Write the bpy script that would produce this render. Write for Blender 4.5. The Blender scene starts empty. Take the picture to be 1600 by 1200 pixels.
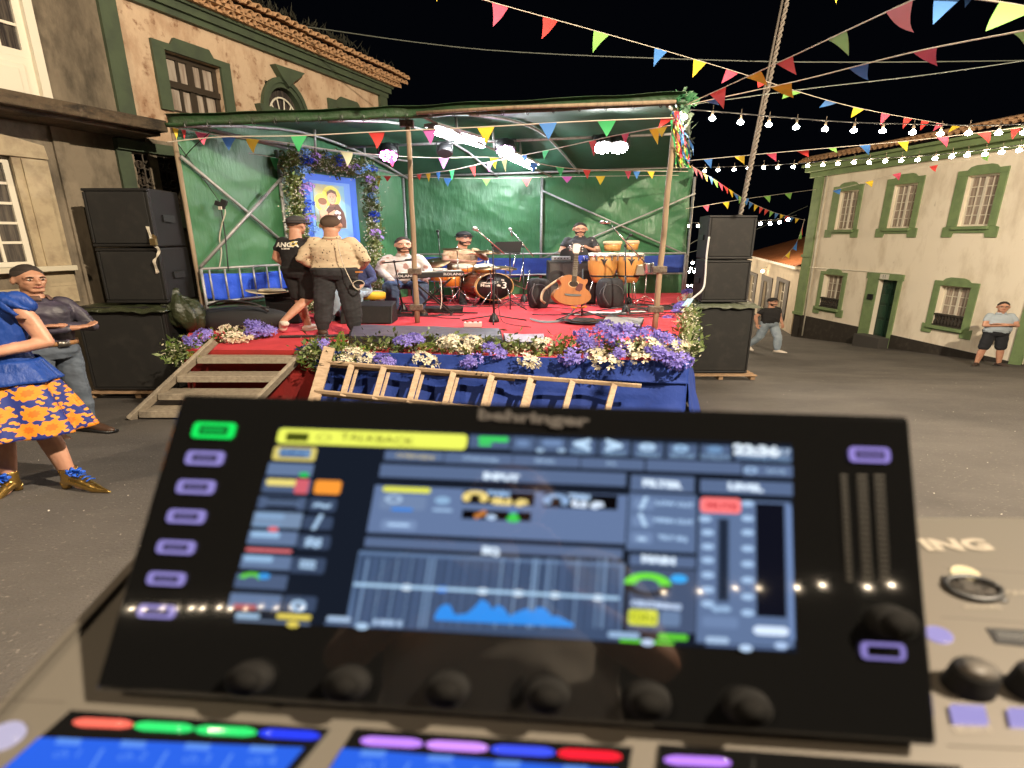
import bpy, bmesh, math, random
from mathutils import Vector, Matrix, noise, Euler
from mathutils.bvhtree import BVHTree
R = random.Random(7)
rad = math.radians
SC = bpy.context.scene
COL = SC.collection
# ------------------------------------------------------------ camera, night sky, exposure
H = 1.21                      # height of the lens above the ground under it
TH = rad(16.2); CT, ST_ = math.cos(TH), math.sin(TH); F = 794.0
cd = bpy.data.cameras.new('camera'); cam = bpy.data.objects.new('camera', cd); COL.objects.link(cam)
cam.location = (0, 0, H); cam.rotation_euler = (rad(90-16.2), 0, 0)
cd.sensor_width = 36; cd.lens = 36*F/1600; cd.clip_start = .02; cd.clip_end = 500
cd.dof.use_dof = True; cd.dof.focus_distance = 8.5; cd.dof.aperture_fstop = 3.1
SC.camera = cam
W = bpy.data.worlds.new('World'); SC.world = W; W.use_nodes = True
bgn = W.node_tree.nodes['Background']; bgn.inputs[0].default_value = (.25, .33, .6, 1); bgn.inputs[1].default_value = .0016
SC.view_settings.view_transform = 'Standard'; SC.view_settings.look = 'None'
SC.view_settings.gamma = 1; SC.view_settings.exposure = 1.15; SC.view_settings.use_curve_mapping = False
SC.cycles.max_bounces = 6; SC.cycles.sample_clamp_indirect = 3; SC.cycles.sample_clamp_direct = 0
SC.cycles.caustics_reflective = False; SC.cycles.caustics_refractive = False; SC.cycles.blur_glossy = 1.0

# ------------------------------------------------------------ helpers: from a place in the view to metres
def dirn(px, py):
    a = (px-800)/F; b = (600-py)/F
    return Vector((a, CT+b*ST_, b*CT-ST_))
def U(px, py, Y):             # the point at distance Y in front of the camera
    d = dirn(px, py); return Vector((d.x*Y/d.y, Y, H+d.z*Y/d.y))
def G(px, py, z):             # the point on the level z
    d = dirn(px, py); t = (z-H)/d.z; return Vector((d.x*t, d.y*t, z))
def mpp(Y): return Y/F/1.0    # rough metres to a picture point
STG = -.26                    # stage floor level
def S(px, py, dz=0): return G(px, py, STG+dz)
def gz(Y):                    # the street falls away from the camera
    if Y < 14: return -.1636*Y
    if Y < 22.9: return -2.29-(Y-14)*.0978
    return -3.16-(Y-22.9)*.05
def GZ(px, py):
    d = dirn(px, py); lo, hi = .1, 200.
    for _ in range(50):
        t = (lo+hi)/2
        if H+d.z*t > gz(d.y*t): lo = t
        else: hi = t
    return Vector((d.x*lo, d.y*lo, H+d.z*lo))

# ------------------------------------------------------------ materials
MC = {}
def C4(c): return (c[0], c[1], c[2], 1)
def mat(name, col, rough=.6, metal=0, var=None, bump=None, emit=None, es=0, spec=.5, coat=0, alpha=1, trans=0, var2=None):
    if name in MC: return MC[name]
    m = bpy.data.materials.new(name); MC[name] = m; m.use_nodes = True
    n = m.node_tree.nodes; l = m.node_tree.links; p = n['Principled BSDF']
    p.inputs['Base Color'].default_value = C4(col); p.inputs['Roughness'].default_value = rough
    p.inputs['Metallic'].default_value = metal; p.inputs['Specular IOR Level'].default_value = spec
    p.inputs['Coat Weight'].default_value = coat; p.inputs['Alpha'].default_value = alpha
    p.inputs['Transmission Weight'].default_value = trans
    tc = None
    def coord(sc=None):
        nonlocal tc
        if tc is None: tc = n.new('ShaderNodeTexCoord')
        if sc is None: return tc.outputs['Object']
        mp = n.new('ShaderNodeMapping'); mp.inputs['Scale'].default_value = sc; l.new(tc.outputs['Object'], mp.inputs[0]); return mp.outputs[0]
    last = None
    for v in (var, var2):
        if v:
            sc, c2, lo, hi = v[:4]; st = v[4] if len(v) > 4 else None
            t = n.new('ShaderNodeTexNoise'); t.inputs['Scale'].default_value = sc; t.inputs['Detail'].default_value = 8
            t.inputs['Roughness'].default_value = .62
            l.new(coord(st), t.inputs['Vector'])
            mr = n.new('ShaderNodeMapRange'); mr.inputs[1].default_value = lo; mr.inputs[2].default_value = hi; l.new(t.outputs[0], mr.inputs[0])
            mx = n.new('ShaderNodeMix'); mx.data_type = 'RGBA'; l.new(mr.outputs[0], mx.inputs[0])
            if last: l.new(last, mx.inputs[6])
            else: mx.inputs[6].default_value = C4(col)
            mx.inputs[7].default_value = C4(c2); last = mx.outputs[2]
    if last: l.new(last, p.inputs['Base Color'])
    if bump:
        t = n.new('ShaderNodeTexNoise'); t.inputs['Scale'].default_value = bump[0]; t.inputs['Detail'].default_value = 6
        l.new(coord(bump[3] if len(bump) > 3 else None), t.inputs['Vector'])
        b = n.new('ShaderNodeBump'); b.inputs['Strength'].default_value = bump[1]; b.inputs['Distance'].default_value = bump[2]
        l.new(t.outputs[0], b.inputs['Height']); l.new(b.outputs[0], p.inputs['Normal'])
    if emit:
        p.inputs['Emission Color'].default_value = C4(emit); p.inputs['Emission Strength'].default_value = es
    return m
def spots(name, col, c2, scale, thr, rough=.8, c3=None, soft=.04, st=(1, 1, 1)):
    """cloth with a printed scatter of blotches"""
    if name in MC: return MC[name]
    m = mat(name, col, rough); n = m.node_tree.nodes; l = m.node_tree.links; p = n['Principled BSDF']
    tc = n.new('ShaderNodeTexCoord'); mp = n.new('ShaderNodeMapping'); mp.inputs['Scale'].default_value = st; l.new(tc.outputs['Object'], mp.inputs[0])
    nz = n.new('ShaderNodeTexNoise'); nz.inputs['Scale'].default_value = scale*1.7; l.new(mp.outputs[0], nz.inputs['Vector'])
    ad = n.new('ShaderNodeVectorMath'); ad.operation = 'MULTIPLY_ADD'; l.new(nz.outputs['Color'], ad.inputs[0])
    ad.inputs[1].default_value = (.5/scale,)*3; l.new(mp.outputs[0], ad.inputs[2])
    v = n.new('ShaderNodeTexVoronoi'); v.inputs['Scale'].default_value = scale; l.new(ad.outputs[0], v.inputs['Vector'])
    mr = n.new('ShaderNodeMapRange'); mr.inputs[1].default_value = thr; mr.inputs[2].default_value = thr+soft; mr.inputs[3].default_value = 1; mr.inputs[4].default_value = 0
    l.new(v.outputs[0], mr.inputs[0])
    mx = n.new('ShaderNodeMix'); mx.data_type = 'RGBA'; l.new(mr.outputs[0], mx.inputs[0]); mx.inputs[6].default_value = C4(col); mx.inputs[7].default_value = C4(c2)
    out = mx.outputs[2]
    if c3:
        v2 = n.new('ShaderNodeTexVoronoi'); v2.feature = 'DISTANCE_TO_EDGE'; v2.inputs['Scale'].default_value = scale*2.3; l.new(ad.outputs[0], v2.inputs['Vector'])
        m2 = n.new('ShaderNodeMapRange'); m2.inputs[1].default_value = .05; m2.inputs[2].default_value = .09; m2.inputs[3].default_value = 1; m2.inputs[4].default_value = 0; l.new(v2.outputs[0], m2.inputs[0])
        x2 = n.new('ShaderNodeMix'); x2.data_type = 'RGBA'; l.new(m2.outputs[0], x2.inputs[0]); l.new(out, x2.inputs[6]); x2.inputs[7].default_value = C4(c3); out = x2.outputs[2]
    l.new(out, p.inputs['Base Color']); return m
def glow(name, col, s):
    if name in MC: return MC[name]
    m = bpy.data.materials.new(name); MC[name] = m; m.use_nodes = True; n = m.node_tree.nodes
    p = n['Principled BSDF']; p.inputs['Base Color'].default_value = (0, 0, 0, 1); p.inputs['Emission Color'].default_value = C4(col); p.inputs['Emission Strength'].default_value = s
    p.inputs['Roughness'].default_value = .05; p.inputs['Specular IOR Level'].default_value = .35
    return m

# ------------------------------------------------------------ objects
ROOT = {}
def tag(o, label=None, cat=None, group=None, kind=None):
    if label: o['label'] = label
    if cat: o['category'] = cat
    if group: o['group'] = group
    if kind: o['kind'] = kind
    return o
def thing(name, label, cat, loc=(0, 0, 0), group=None):
    o = bpy.data.objects.new(name, None); o.empty_display_size = .1; COL.objects.link(o); o.location = loc
    ROOT[o.name] = Vector(loc); return tag(o, label, cat, group)
def rootloc(p): return ROOT[p.name] if p else Vector((0, 0, 0))
def link(name, me, parent=None, loc=None):
    o = bpy.data.objects.new(name, me); COL.objects.link(o)
    if parent: o.parent = parent; ROOT[o.name] = rootloc(parent)
    if loc is not None: o.location = loc
    return o
def put(name, me, parent, M):           # a shared mesh set at the world matrix M under a thing
    o = bpy.data.objects.new(name, me); COL.objects.link(o); o.parent = parent
    o.matrix_local = Matrix.Translation(-rootloc(parent)) @ M
    return o
def frame(zax, xh=(1, 0, 0)):
    z = Vector(zax).normalized(); x = Vector(xh); x = x-z*x.dot(z)
    if x.length < 1e-4: x = Vector((0, 1, 0)); x = x-z*x.dot(z)
    x.normalize(); y = z.cross(x); return Matrix((x, y, z)).transposed()
class B:
    def __init__(s): s.v = []; s.f = []; s.m = []; s.s = []; s.k = 0
    def add(s, vs, fs, mi=None, sm=False):
        o = len(s.v); s.v += [Vector(q) for q in vs]
        for q in fs: s.f.append([i+o for i in q]); s.m.append(s.k if mi is None else mi); s.s.append(sm)
        return s
    def box(s, c, d, Rm=None):
        c = Vector(c); vs = []
        for z in (-.5, .5):
            for x, y in ((-.5, -.5), (.5, -.5), (.5, .5), (-.5, .5)):
                q = Vector((x*d[0], y*d[1], z*d[2])); vs.append(c+(Rm @ q if Rm else q))
        return s.add(vs, [(0, 3, 2, 1), (4, 5, 6, 7), (0, 1, 5, 4), (1, 2, 6, 5), (2, 3, 7, 6), (3, 0, 4, 7)])
    def bar(s, p0, p1, w, h, up=(0, 0, 1)):
        p0, p1 = Vector(p0), Vector(p1); M = frame(p1-p0, Vector(up).cross(p1-p0) if abs((p1-p0).normalized().dot(Vector(up))) < .99 else (1, 0, 0))
        return s.box((p0+p1)/2, (w, h, (p1-p0).length), M)
    def tube(s, pts, r, n=8, cap=True, sx=1):
        pts = [Vector(p) for p in pts]; rs = r if isinstance(r, (list, tuple)) else [r]*len(pts)
        vs = []; ref = Vector((.31, .87, .12))
        for i, p in enumerate(pts):
            d = (pts[min(i+1, len(pts)-1)]-pts[max(i-1, 0)])
            if d.length < 1e-7: d = Vector((0, 0, 1))
            M = frame(d, ref); ref = M.col[0]
            for k in range(n):
                a = 2*math.pi*k/n; q = M @ Vector((math.cos(a)*rs[i], math.sin(a)*rs[i], 0)); q.x *= sx; vs.append(p+q)
        fs = [(i*n+k, i*n+(k+1) % n, (i+1)*n+(k+1) % n, (i+1)*n+k) for i in range(len(pts)-1) for k in range(n)]
        s.add(vs, fs, None, n > 5)
        if cap:
            o = len(s.v)-len(vs)
            for ring in ([o+k for k in range(n)][::-1], [o+(len(pts)-1)*n+k for k in range(n)]):
                s.f.append(ring); s.m.append(s.k); s.s.append(False)
        return s
    def lathe(s, prof, c=(0, 0, 0), n=16, ax=(0, 0, 1), sx=1, sm=True, cap=True):
        c = Vector(c); M = frame(ax); vs = []; 
        for r, z in prof:
            for k in range(n):
                a = 2*math.pi*k/n; q = M @ Vector((math.cos(a)*r, math.sin(a)*r, z)); q.x *= sx; vs.append(c+q)
        fs = [(i*n+k, i*n+(k+1) % n, (i+1)*n+(k+1) % n, (i+1)*n+k) for i in range(len(prof)-1) for k in range(n)]
        s.add(vs, fs, None, sm); o = len(s.v)-len(vs)
        for ring, r in (([o+k for k in range(n)][::-1], prof[0][0]), ([o+(len(prof)-1)*n+k for k in range(n)], prof[-1][0])):
            if r > 1e-4 and cap: s.f.append(ring); s.m.append(s.k); s.s.append(False)
        return s
    def sph(s, c, r, n=12, m=8, Rm=None):
        if not isinstance(r, (list, tuple)): r = (r, r, r)
        c = Vector(c); vs = []
        for i in range(m+1):
            t = math.pi*i/m
            for k in range(n):
                a = 2*math.pi*k/n; q = Vector((r[0]*math.sin(t)*math.cos(a), r[1]*math.sin(t)*math.sin(a), -r[2]*math.cos(t)))
                vs.append(c+(Rm @ q if Rm else q))
        return s.add(vs, [(i*n+k, i*n+(k+1) % n, (i+1)*n+(k+1) % n, (i+1)*n+k) for i in range(m) for k in range(n)], None, True)
    def prism(s, poly, fn, d0, d1):      # poly 2D -> fn(u,v,d)
        n = len(poly); vs = [fn(u, v, d0) for u, v in poly]+[fn(u, v, d1) for u, v in poly]
        return s.add(vs, [tuple(range(n))[::-1], tuple(range(n, 2*n))]+[(k, (k+1) % n, n+(k+1) % n, n+k) for k in range(n)])
    def grid(s, fn, nu, nv, sm=True):
        vs = [fn(i/nu, j/nv) for j in range(nv+1) for i in range(nu+1)]
        return s.add(vs, [(j*(nu+1)+i, j*(nu+1)+i+1, (j+1)*(nu+1)+i+1, (j+1)*(nu+1)+i) for j in range(nv) for i in range(nu)], None, sm)
    def stretch(s, k, cx):
        for v in s.v: v.x = cx+(v.x-cx)*k
        return s
    def mesh(s, name, mats, off=None):
        me = bpy.data.meshes.new(name); off = off or Vector((0, 0, 0))
        me.from_pydata([v-off for v in s.v], [], s.f)
        for q in (mats if isinstance(mats, (list, tuple)) else [mats]): me.materials.append(q)
        me.polygons.foreach_set('material_index', s.m); me.polygons.foreach_set('use_smooth', s.s)
        bm = bmesh.new(); bm.from_mesh(me); bmesh.ops.remove_doubles(bm, verts=bm.verts, dist=1e-5); bmesh.ops.recalc_face_normals(bm, faces=bm.faces); bm.to_mesh(me); bm.free()
        return me
    def ob(s, name, mats, parent=None, loc=None):
        off = rootloc(parent) if parent else Vector(loc or (0, 0, 0))
        o = link(name, s.mesh(name, mats, off), parent, None if parent else off)
        return o
def bevel(o, w=.006, n=2):
    b = o.modifiers.new('bevel', 'BEVEL'); b.width = w; b.segments = n; b.limit_method = 'ANGLE'; b.angle_limit = rad(40); return o
def thick(o, t, off=0):
    b = o.modifiers.new('solid', 'SOLIDIFY'); b.thickness = t; b.offset = off; return o
def smooth_line(pts, n=6):
    pts = [Vector(p) for p in pts]
    if len(pts) < 3: return [pts[0].lerp(pts[-1], i/n) for i in range(n+1)]
    out = []
    for i in range(len(pts)-1):
        p0 = pts[max(i-1, 0)]; p1 = pts[i]; p2 = pts[i+1]; p3 = pts[min(i+2, len(pts)-1)]
        for k in range(n):
            t = k/n; out.append(.5*((2*p1)+(p2-p0)*t+(2*p0-5*p1+4*p2-p3)*t*t+(3*p1-p0-3*p2+p3)*t**3))
    return out+[pts[-1]]
TMP = bpy.data.scenes.new('bench')          # a side bench where shapes are baked without touching the scene
def bake(o):
    TMP.collection.objects.link(o); vl = TMP.view_layers[0]; vl.update()
    me = bpy.data.meshes.new_from_object(o.evaluated_get(vl.depsgraph)); bpy.data.objects.remove(o); return me
def text_mesh(txt, size, ext=0, align='CENTER', bold=0):
    cu = bpy.data.curves.new('lettering', 'FONT'); cu.body = txt; cu.size = size; cu.extrude = ext; cu.align_x = align; cu.align_y = 'CENTER'; cu.resolution_u = 2; cu.offset = bold
    me = bake(bpy.data.objects.new('lettering', cu)); bpy.data.curves.remove(cu); return me

class Wall:                   # upright plane X = x0 + k*Y
    def __init__(s, x0, k, side):
        s.x0, s.k = x0, k; s.q = math.hypot(1, k); s.u = Vector((k, 1, 0))/s.q; s.n = Vector((side, -side*k, 0))/s.q
    def uz(s, px, py, d=0):
        r = dirn(px, py); x0 = s.x0+d*s.n.x-s.k*d*s.n.y; t = x0/(r.x-s.k*r.y); P = r*t-s.n*d
        return P.y*s.q, H+P.z
    def p(s, u, z, d=0): Y = u/s.q; return Vector((s.x0+s.k*Y, Y, z))+s.n*d
    def rect(s, tl, tr, bl, br, d=0):
        a = [s.uz(*q, d) for q in (tl, tr, bl, br)]
        u = sorted(((a[0][0]+a[2][0])/2, (a[1][0]+a[3][0])/2)); return u[0], u[1], (a[2][1]+a[3][1])/2, (a[0][1]+a[1][1])/2
    def box(s, b, u0, u1, z0, z1, d0, d1):
        c = [s.p(u, z, d) for z in (z0, z1) for u, d in ((u0, d0), (u1, d0), (u1, d1), (u0, d1))]
        return b.add(c, [(0, 3, 2, 1), (4, 5, 6, 7), (0, 1, 5, 4), (1, 2, 6, 5), (2, 3, 7, 6), (3, 0, 4, 7)])
    def wall(s, b, u0, u1, z0, z1, holes, depth=.25, zf=None):
        us = sorted({u0, u1}|{h[0] for h in holes}|{h[1] for h in holes}); zs = sorted({z0, z1}|{h[2] for h in holes}|{h[3] for h in holes})
        for i in range(len(us)-1):
            for j in range(len(zs)-1):
                cu, cz = (us[i]+us[i+1])/2, (zs[j]+zs[j+1])/2
                if any(h[0] < cu < h[1] and h[2] < cz < h[3] for h in holes): continue
                b.add([s.p(us[i], zs[j]), s.p(us[i+1], zs[j]), s.p(us[i+1], zs[j+1]), s.p(us[i], zs[j+1])], [(0, 1, 2, 3)])
        for h in holes:
            a, c, e, g = h[:4]
            for q in (((a, e), (c, e)), ((c, e), (c, g)), ((c, g), (a, g)), ((a, g), (a, e))):
                b.add([s.p(*q[0]), s.p(*q[1]), s.p(*q[1], -depth), s.p(*q[0], -depth)], [(0, 1, 2, 3)])
        return b
# ------------------------------------------------------------ street
m_asphalt = mat('asphalt', (.090, .080, .072), .85, var=(.55, (.052, .046, .042), .38, .64, (1, 1.3, 1)), var2=(38, (.24, .21, .18), .60, .74), bump=(70, .7, .012))
def ground():
    b = B(); ys = [-25+i*1.0 for i in range(50)]+[26, 30, 40, 60, 100, 200]; xs = [-80, -30, -15, -8, -4, 0, 4, 8, 15, 30, 80]
    vs = [Vector((x, y, gz(max(y, -2))+.012*noise.noise(Vector((x*.7, y*.7, 0))))) for y in ys for x in xs]; n = len(xs)
    b.add(vs, [(j*n+i, j*n+i+1, (j+1)*n+i+1, (j+1)*n+i) for j in range(len(ys)-1) for i in range(n-1)], None, True)
    tag(b.ob('street', m_asphalt), 'worn dark asphalt street falling away from the mixing desk', 'street', kind='structure')
    b = B()
    for i in range(420):      # scattered litter and pale chips on the asphalt
        y = 2.2+R.random()**1.4*14; x = R.uniform(-1.1, 1.1)*y; s = R.uniform(.004, .012); a = R.random()*6
        z = gz(y)+.016
        b.add([(x+s*math.cos(a+t)*(1 if t < 2 else .3), y+s*math.sin(a+t)*.5, z+.004*(t > 2)) for t in (0, 1.6, 3.1, 4.7)], [(0, 1, 2, 3)])
    tag(b.ob('street_litter', mat('litter', (.5, .46, .4), .8)), 'pale crumbs, leaves and paper scraps scattered on the asphalt', 'litter', kind='stuff')
ground()

# ------------------------------------------------------------ the old mansion on the left
m_old = mat('old_plaster', (.215, .175, .125), .9, var=(1.1, (.11, .088, .062), .42, .6, (1, 1, .35)), var2=(2.4, (.022, .018, .012), .46, .72, (1, 1, .45)), bump=(9, .5, .03))
m_cream = mat('ochre_plaster', (.52, .38, .26), .9, var=(2.0, (.33, .20, .12), .47, .66, (1, 1, .5)), var2=(5.5, (.19, .09, .045), .57, .7), bump=(10, .6, .03))
m_dgreen = mat('dark_green_paint', (.058, .082, .045), .6, var=(3, (.04, .055, .035), .4, .7), bump=(12, .2, .01))
m_slab = mat('mossy_concrete', (.085, .062, .038), .95, var=(3, (.022, .017, .012), .45, .65, (1, 1, 2.5)), var2=(9, (.13, .10, .07), .6, .8), bump=(14, .8, .03))
m_white = mat('white_paint_wood', (.70, .65, .54), .5)
m_dwood = mat('brown_wood', (.035, .024, .015), .5, bump=(30, .2, .005, (1, 1, .1)))
m_cur = mat('pane_dark', (.035, .03, .03), .12, var=(4, (.10, .085, .07), .45, .62, (6, 6, .4)))
m_cur2 = mat('pane_curtain', (.42, .36, .30), .15, var=(5, (.26, .2, .16), .4, .6, (5, 5, .3)))
m_stone = mat('stone_trim', (.42, .34, .22), .9, var=(4, (.26, .2, .13), .45, .7), bump=(16, .3, .01))
m_tile = mat('clay_tile', (.50, .29, .15), .85, var=(7, (.26, .15, .08), .4, .7), bump=(30, .4, .01))
m_iron = mat('rusty_iron', (.075, .06, .045), .7, .4)
WL = Wall(-10.4, .447, 1)
def fwindow(root, wl, r, cols, rows, mf, mp, d=-.12, fw=.06, mw=.028, mid=True, name='window'):
    u0, u1, z0, z1 = r; b = B(); t = .05
    for a in ((u0, u0+fw, z0, z1), (u1-fw, u1, z0, z1), (u0+fw, u1-fw, z0, z0+fw), (u0+fw, u1-fw, z1-fw, z1)): wl.box(b, *a, d-t, d)
    if mid: wl.box(b, (u0+u1)/2-fw*.7, (u0+u1)/2+fw*.7, z0+fw+.001, z1-fw-.001, d-t, d+.004)
    cw = (u1-u0-2*fw)/cols; rh = (z1-z0-2*fw)/rows
    for i in range(1, cols):
        if mid and i*2 == cols: continue
        wl.box(b, u0+fw+i*cw-mw/2, u0+fw+i*cw+mw/2, z0+fw+.002, z1-fw-.002, d-t+.01, d-.006)
    for j in range(1, rows): wl.box(b, u0+fw+.001, u1-fw-.001, z0+fw+j*rh-mw/2, z0+fw+j*rh+mw/2, d-t+.012, d-.01)
    w = b.ob(name, mf, root)
    for i in range(cols):
        for j in range(rows):
            p = B(); wl.box(p, u0+fw+i*cw+.004, u0+fw+(i+1)*cw-.004, z0+fw+j*rh+.004, z0+fw+(j+1)*rh-.004, d-t, d-t+.012)
            p.ob('pane', mp, w)
    return w
def mansion():
    t = thing('mansion', 'weathered two-storey mansion with ochre upper wall, green trim and clay tile eaves behind the stage', 'house', WL.p(9*WL.q, gz(9)))
    gw = WL.rect((252, 76), (344, 107), (272, 183), (352, 190)); gwo = WL.rect((230, 52), (354, 95), (254, 185), (368, 183))
    gw = (gw[0], gw[1], gwo[2]+.0, gw[3])
    ub = WL.uz(165, 0)[0]; ub = (WL.uz(164, 0)[0]+WL.uz(193, 165)[0])/2
    fb = [WL.uz(*q) for q in ((215, 0), (400, 80), (594, 152))]; zf = sum(q[1] for q in fb)/3
    ft = [WL.uz(*q) for q in ((265, 0), (400, 55), (617, 150))]; zt = sum(q[1] for q in ft)/3
    ue = WL.uz(594, 152)[0]; ue2 = WL.uz(606, 155)[0]
    slt = (WL.uz(0, 134, .85)[1]+WL.uz(255, 190, .85)[1])/2; slb = (WL.uz(0, 161, .85)[1]+WL.uz(250, 204, .85)[1])/2
    fd_r = (WL.uz(35, 0)[0]+WL.uz(78, 145)[0])/2
    fd = (fd_r-1.3, fd_r, slt, WL.uz(0, 81)[1]+1.75)
    lw_r = (WL.uz(17, 260)[0]+WL.uz(56, 410)[0])/2; lw = (lw_r-1.15, lw_r, WL.uz(60, 416)[1], WL.uz(12, 246)[1])
    gr = WL.rect((205, 236), (272, 246), (215, 326), (283, 330))
    # front wall in two finishes
    b = B(); WL.wall(b, 4, ub, -3, zf, [fd, lw], .22); WL.wall(b, ub, ue+.02, -3, slb, [gr], .22)
    b.k = 1; cx = ((WL.uz(405, 165)[0]+WL.uz(480, 178)[0])/2); cr = (WL.uz(480, 178)[0]-WL.uz(405, 165)[0])/2*.96
    cz = WL.uz(441, 180)[1]; crz = WL.uz(436, 121)[1]-cz
    w3 = WL.rect((522, 166), (566, 181), (530, 230), (572, 235)); 
    WL.wall(b, ub, ue, slb, zf, [gw, (cx-cr*.7, cx+cr*.7, cz-crz*.8, cz+crz*.8), w3], .22)
    b.k = 0; P = WL.p(ue+.02, 0); b.add([(P.x, P.y, -3), (P.x-12, P.y+3, -3), (P.x-12, P.y+3, zf), (P.x, P.y, zf)], [(0, 1, 2, 3)])
    b.ob('wall', [m_old, m_cream], t)
    b = B(); WL.box(b, ub-.13, ub+.13, slt+.002, zf+.3, .002, .07); b.ob('corner_pilaster', m_dgreen, t); b = B(); WL.box(b, ue-.1, ue+.2, -3, zf-.002, .004, .08); b.ob('corner_pilaster', m_dgreen, t)
    b = B(); WL.box(b, ub-2, ue+.25, zf, zf+(zt-zf)*.45, .003, .09); WL.box(b, ub-2, ue+.3, zf+(zt-zf)*.45, zt, .003, .16); WL.box(b, ub-2, ue+.33, zt, zt+.05, .003, .22)
    b.ob('cornice', m_dgreen, t)
    b = B(); WL.box(b, 3, WL.uz(262, 196, .85)[0], slb, slt, .002, .85); WL.box(b, 3, WL.uz(262, 196, .85)[0]-.03, slb-.05, slb, .002, .7); bevel(b.ob('balcony_slab', m_slab, t), .02)
    b = B()                   # plaster strips that run down the lower wall
    for a, c in ((lw_r+.55, lw_r+.75), (lw_r+1.5, lw_r+1.62), (ub+.2, ub+.35)): WL.box(b, a, c, -3, slb-.002, .002, .05)
    b.ob('wall_strip', m_old, t)
    # green framed casement
    b = B(); u0, u1, z0, z1 = gw; o0, o1, _, o3 = gwo
    WL.box(b, o0, u0, z0, z1, .003, .06); WL.box(b, u1, o1, z0, z1, .003, .06)
    uc = (o0+o1)/2; hw = (o1-o0)/2
    b.prism([(o0, z1+.001), (o1, z1+.001), (o1, o3-.06), (uc+hw*.55, o3-.06), (uc+hw*.45, o3+.06), (uc-hw*.45, o3+.06), (uc-hw*.55, o3-.06), (o0, o3-.06)], lambda u, z, d: WL.p(u, z, d), .003, .06)
    b.ob('window_surround', m_dgreen, t)
    fwindow(t, WL, (u0, u1, z0-.02, z1), 4, 2, m_dwood, m_cur2, -.1, .08, .05)
    b = B(); WL.box(b, u0, u1, z0+(z1-z0)*.49-.05, z0+(z1-z0)*.49+.05, -.12, -.06); b.ob('transom', m_dwood, t)
    # oval window with moulded ring and flared keystones
    b = B()
    for k0, k1, d in ((1.0, .86, .09), (.86, .74, .05)):
        n = 32; vs = []
        for i in range(n):
            a = 2*math.pi*i/n; ca, sa = math.cos(a), math.sin(a)
            vs += [WL.p(cx+ca*cr*k0, cz+sa*crz*k0, .002), WL.p(cx+ca*cr*k0, cz+sa*crz*k0, d), WL.p(cx+ca*cr*k1, cz+sa*crz*k1, d), WL.p(cx+ca*cr*k1, cz+sa*crz*k1, -.1)]
        b.add(vs, [(i*4+j, ((i+1) % n)*4+j, ((i+1) % n)*4+j+1, i*4+j+1) for i in range(n) for j in range(3)], None, False)
    b.ob('oval_surround', m_dgreen, t)
    for pts in (((421, 101), (468, 116), (462, 122), (452, 129), (444, 137), (433, 122)), ((397, 162), (442, 176), (440, 196), (409, 196))):
        b = B(); b.prism([WL.uz(*q) for q in pts], lambda u, z, d: WL.p(u, z, d), .004, .16); b.ob('keystone', m_dgreen, t)
    b = B(); wd = [WL.p(cx+math.cos(2*math.pi*i/28)*cr*.6, cz-.1+math.sin(2*math.pi*i/28)*crz*.62, -.05) for i in range(29)]; b.tube(wd, .02, 6, False)
    for a in (20, 50, 80, 110, 140): b.tube([WL.p(cx, cz-.35, -.05), WL.p(cx+math.cos(rad(a))*cr*.6, cz-.1+math.sin(rad(a))*crz*.62, -.05)], .013, 5)
    w = b.ob('fanlight', m_white, t); b = B(); WL.box(b, cx-cr*.72, cx+cr*.72, cz-crz*.8, cz+crz*.8, -.12, -.1); b.ob('pane', m_cur, w)
    b = B(); u0, u1, z0, z1 = w3; o0, o3 = WL.uz(510, 149); o1 = WL.uz(574, 172)[0]; uc = (o0+o1)/2; hw = (o1-o0)/2
    b.prism([(o0, z1), (o1, z1), (o1, o3-.1), (uc+hw*.6, o3-.08), (uc+hw*.4, o3+.06), (uc-hw*.4, o3+.06), (uc-hw*.6, o3-.05), (o0, o3-.05)], lambda u, z, d: WL.p(u, z, d), .003, .06)
    WL.box(b, o0, u0, z0, z1-.001, .003, .06); WL.box(b, u1, o1, z0, z1-.001, .003, .06); b.ob('window_surround', m_dgreen, t)
    fwindow(t, WL, w3, 2, 2, m_white, m_cur, -.1, .06)
    # glazed balcony door
    u0, u1, z0, z1 = fd; zg = WL.uz(30, 87)[1]
    w = fwindow(t, WL, (u0+.1, u1-.06, zg, z1), 4, 5, m_white, m_cur, -.06, .09, .035, True, 'balcony_door')
    b = B(); WL.box(b, u0, u1-.06, z0, zg, -.1, -.055); WL.box(b, u0+.12, u1-.18, z0+.1, zg-.09, -.055, -.03); WL.box(b, u0+.2, u1-.26, z0+.17, zg-.16, -.03, -.015)
    bevel(b.ob('door_panel', m_white, w), .01); b = B(); WL.box(b, u1-.06, u1+.05, z0, z1, -.12, .03); b.ob('door_frame', m_white, t)
    # lower window with stone surround and sill
    u0, u1, z0, z1 = lw; fwindow(t, WL, (u0+.03, u1, z0, z1), 4, 5, m_white, m_cur, -.05, .07, .035)
    b = B(); WL.box(b, u1, u1+.42, z0-.3, z1+.02, .003, .05); WL.box(b, u1+.1, u1+.34, z0, z1, .05, .08)
    b.prism([(u0-.5, z1+.02), (u1+.42, z1+.02), (u1+.4, z1+.2), (u1+.1, z1+.26), (u0-.5, z1+.5)], lambda u, z, d: WL.p(u, z, d), .003, .09)
    WL.box(b, u0-.5, u1+.42, z0-.55, z0-.3, .003, .045); b.ob('stone_surround', m_stone, t)
    b = B(); WL.box(b, u0-.3, u1+.42, z0-.075, z0, -.2, .2); bevel(b.ob('window_sill', mat('sill', (.55, .5, .38), .7), t), .01)
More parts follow.
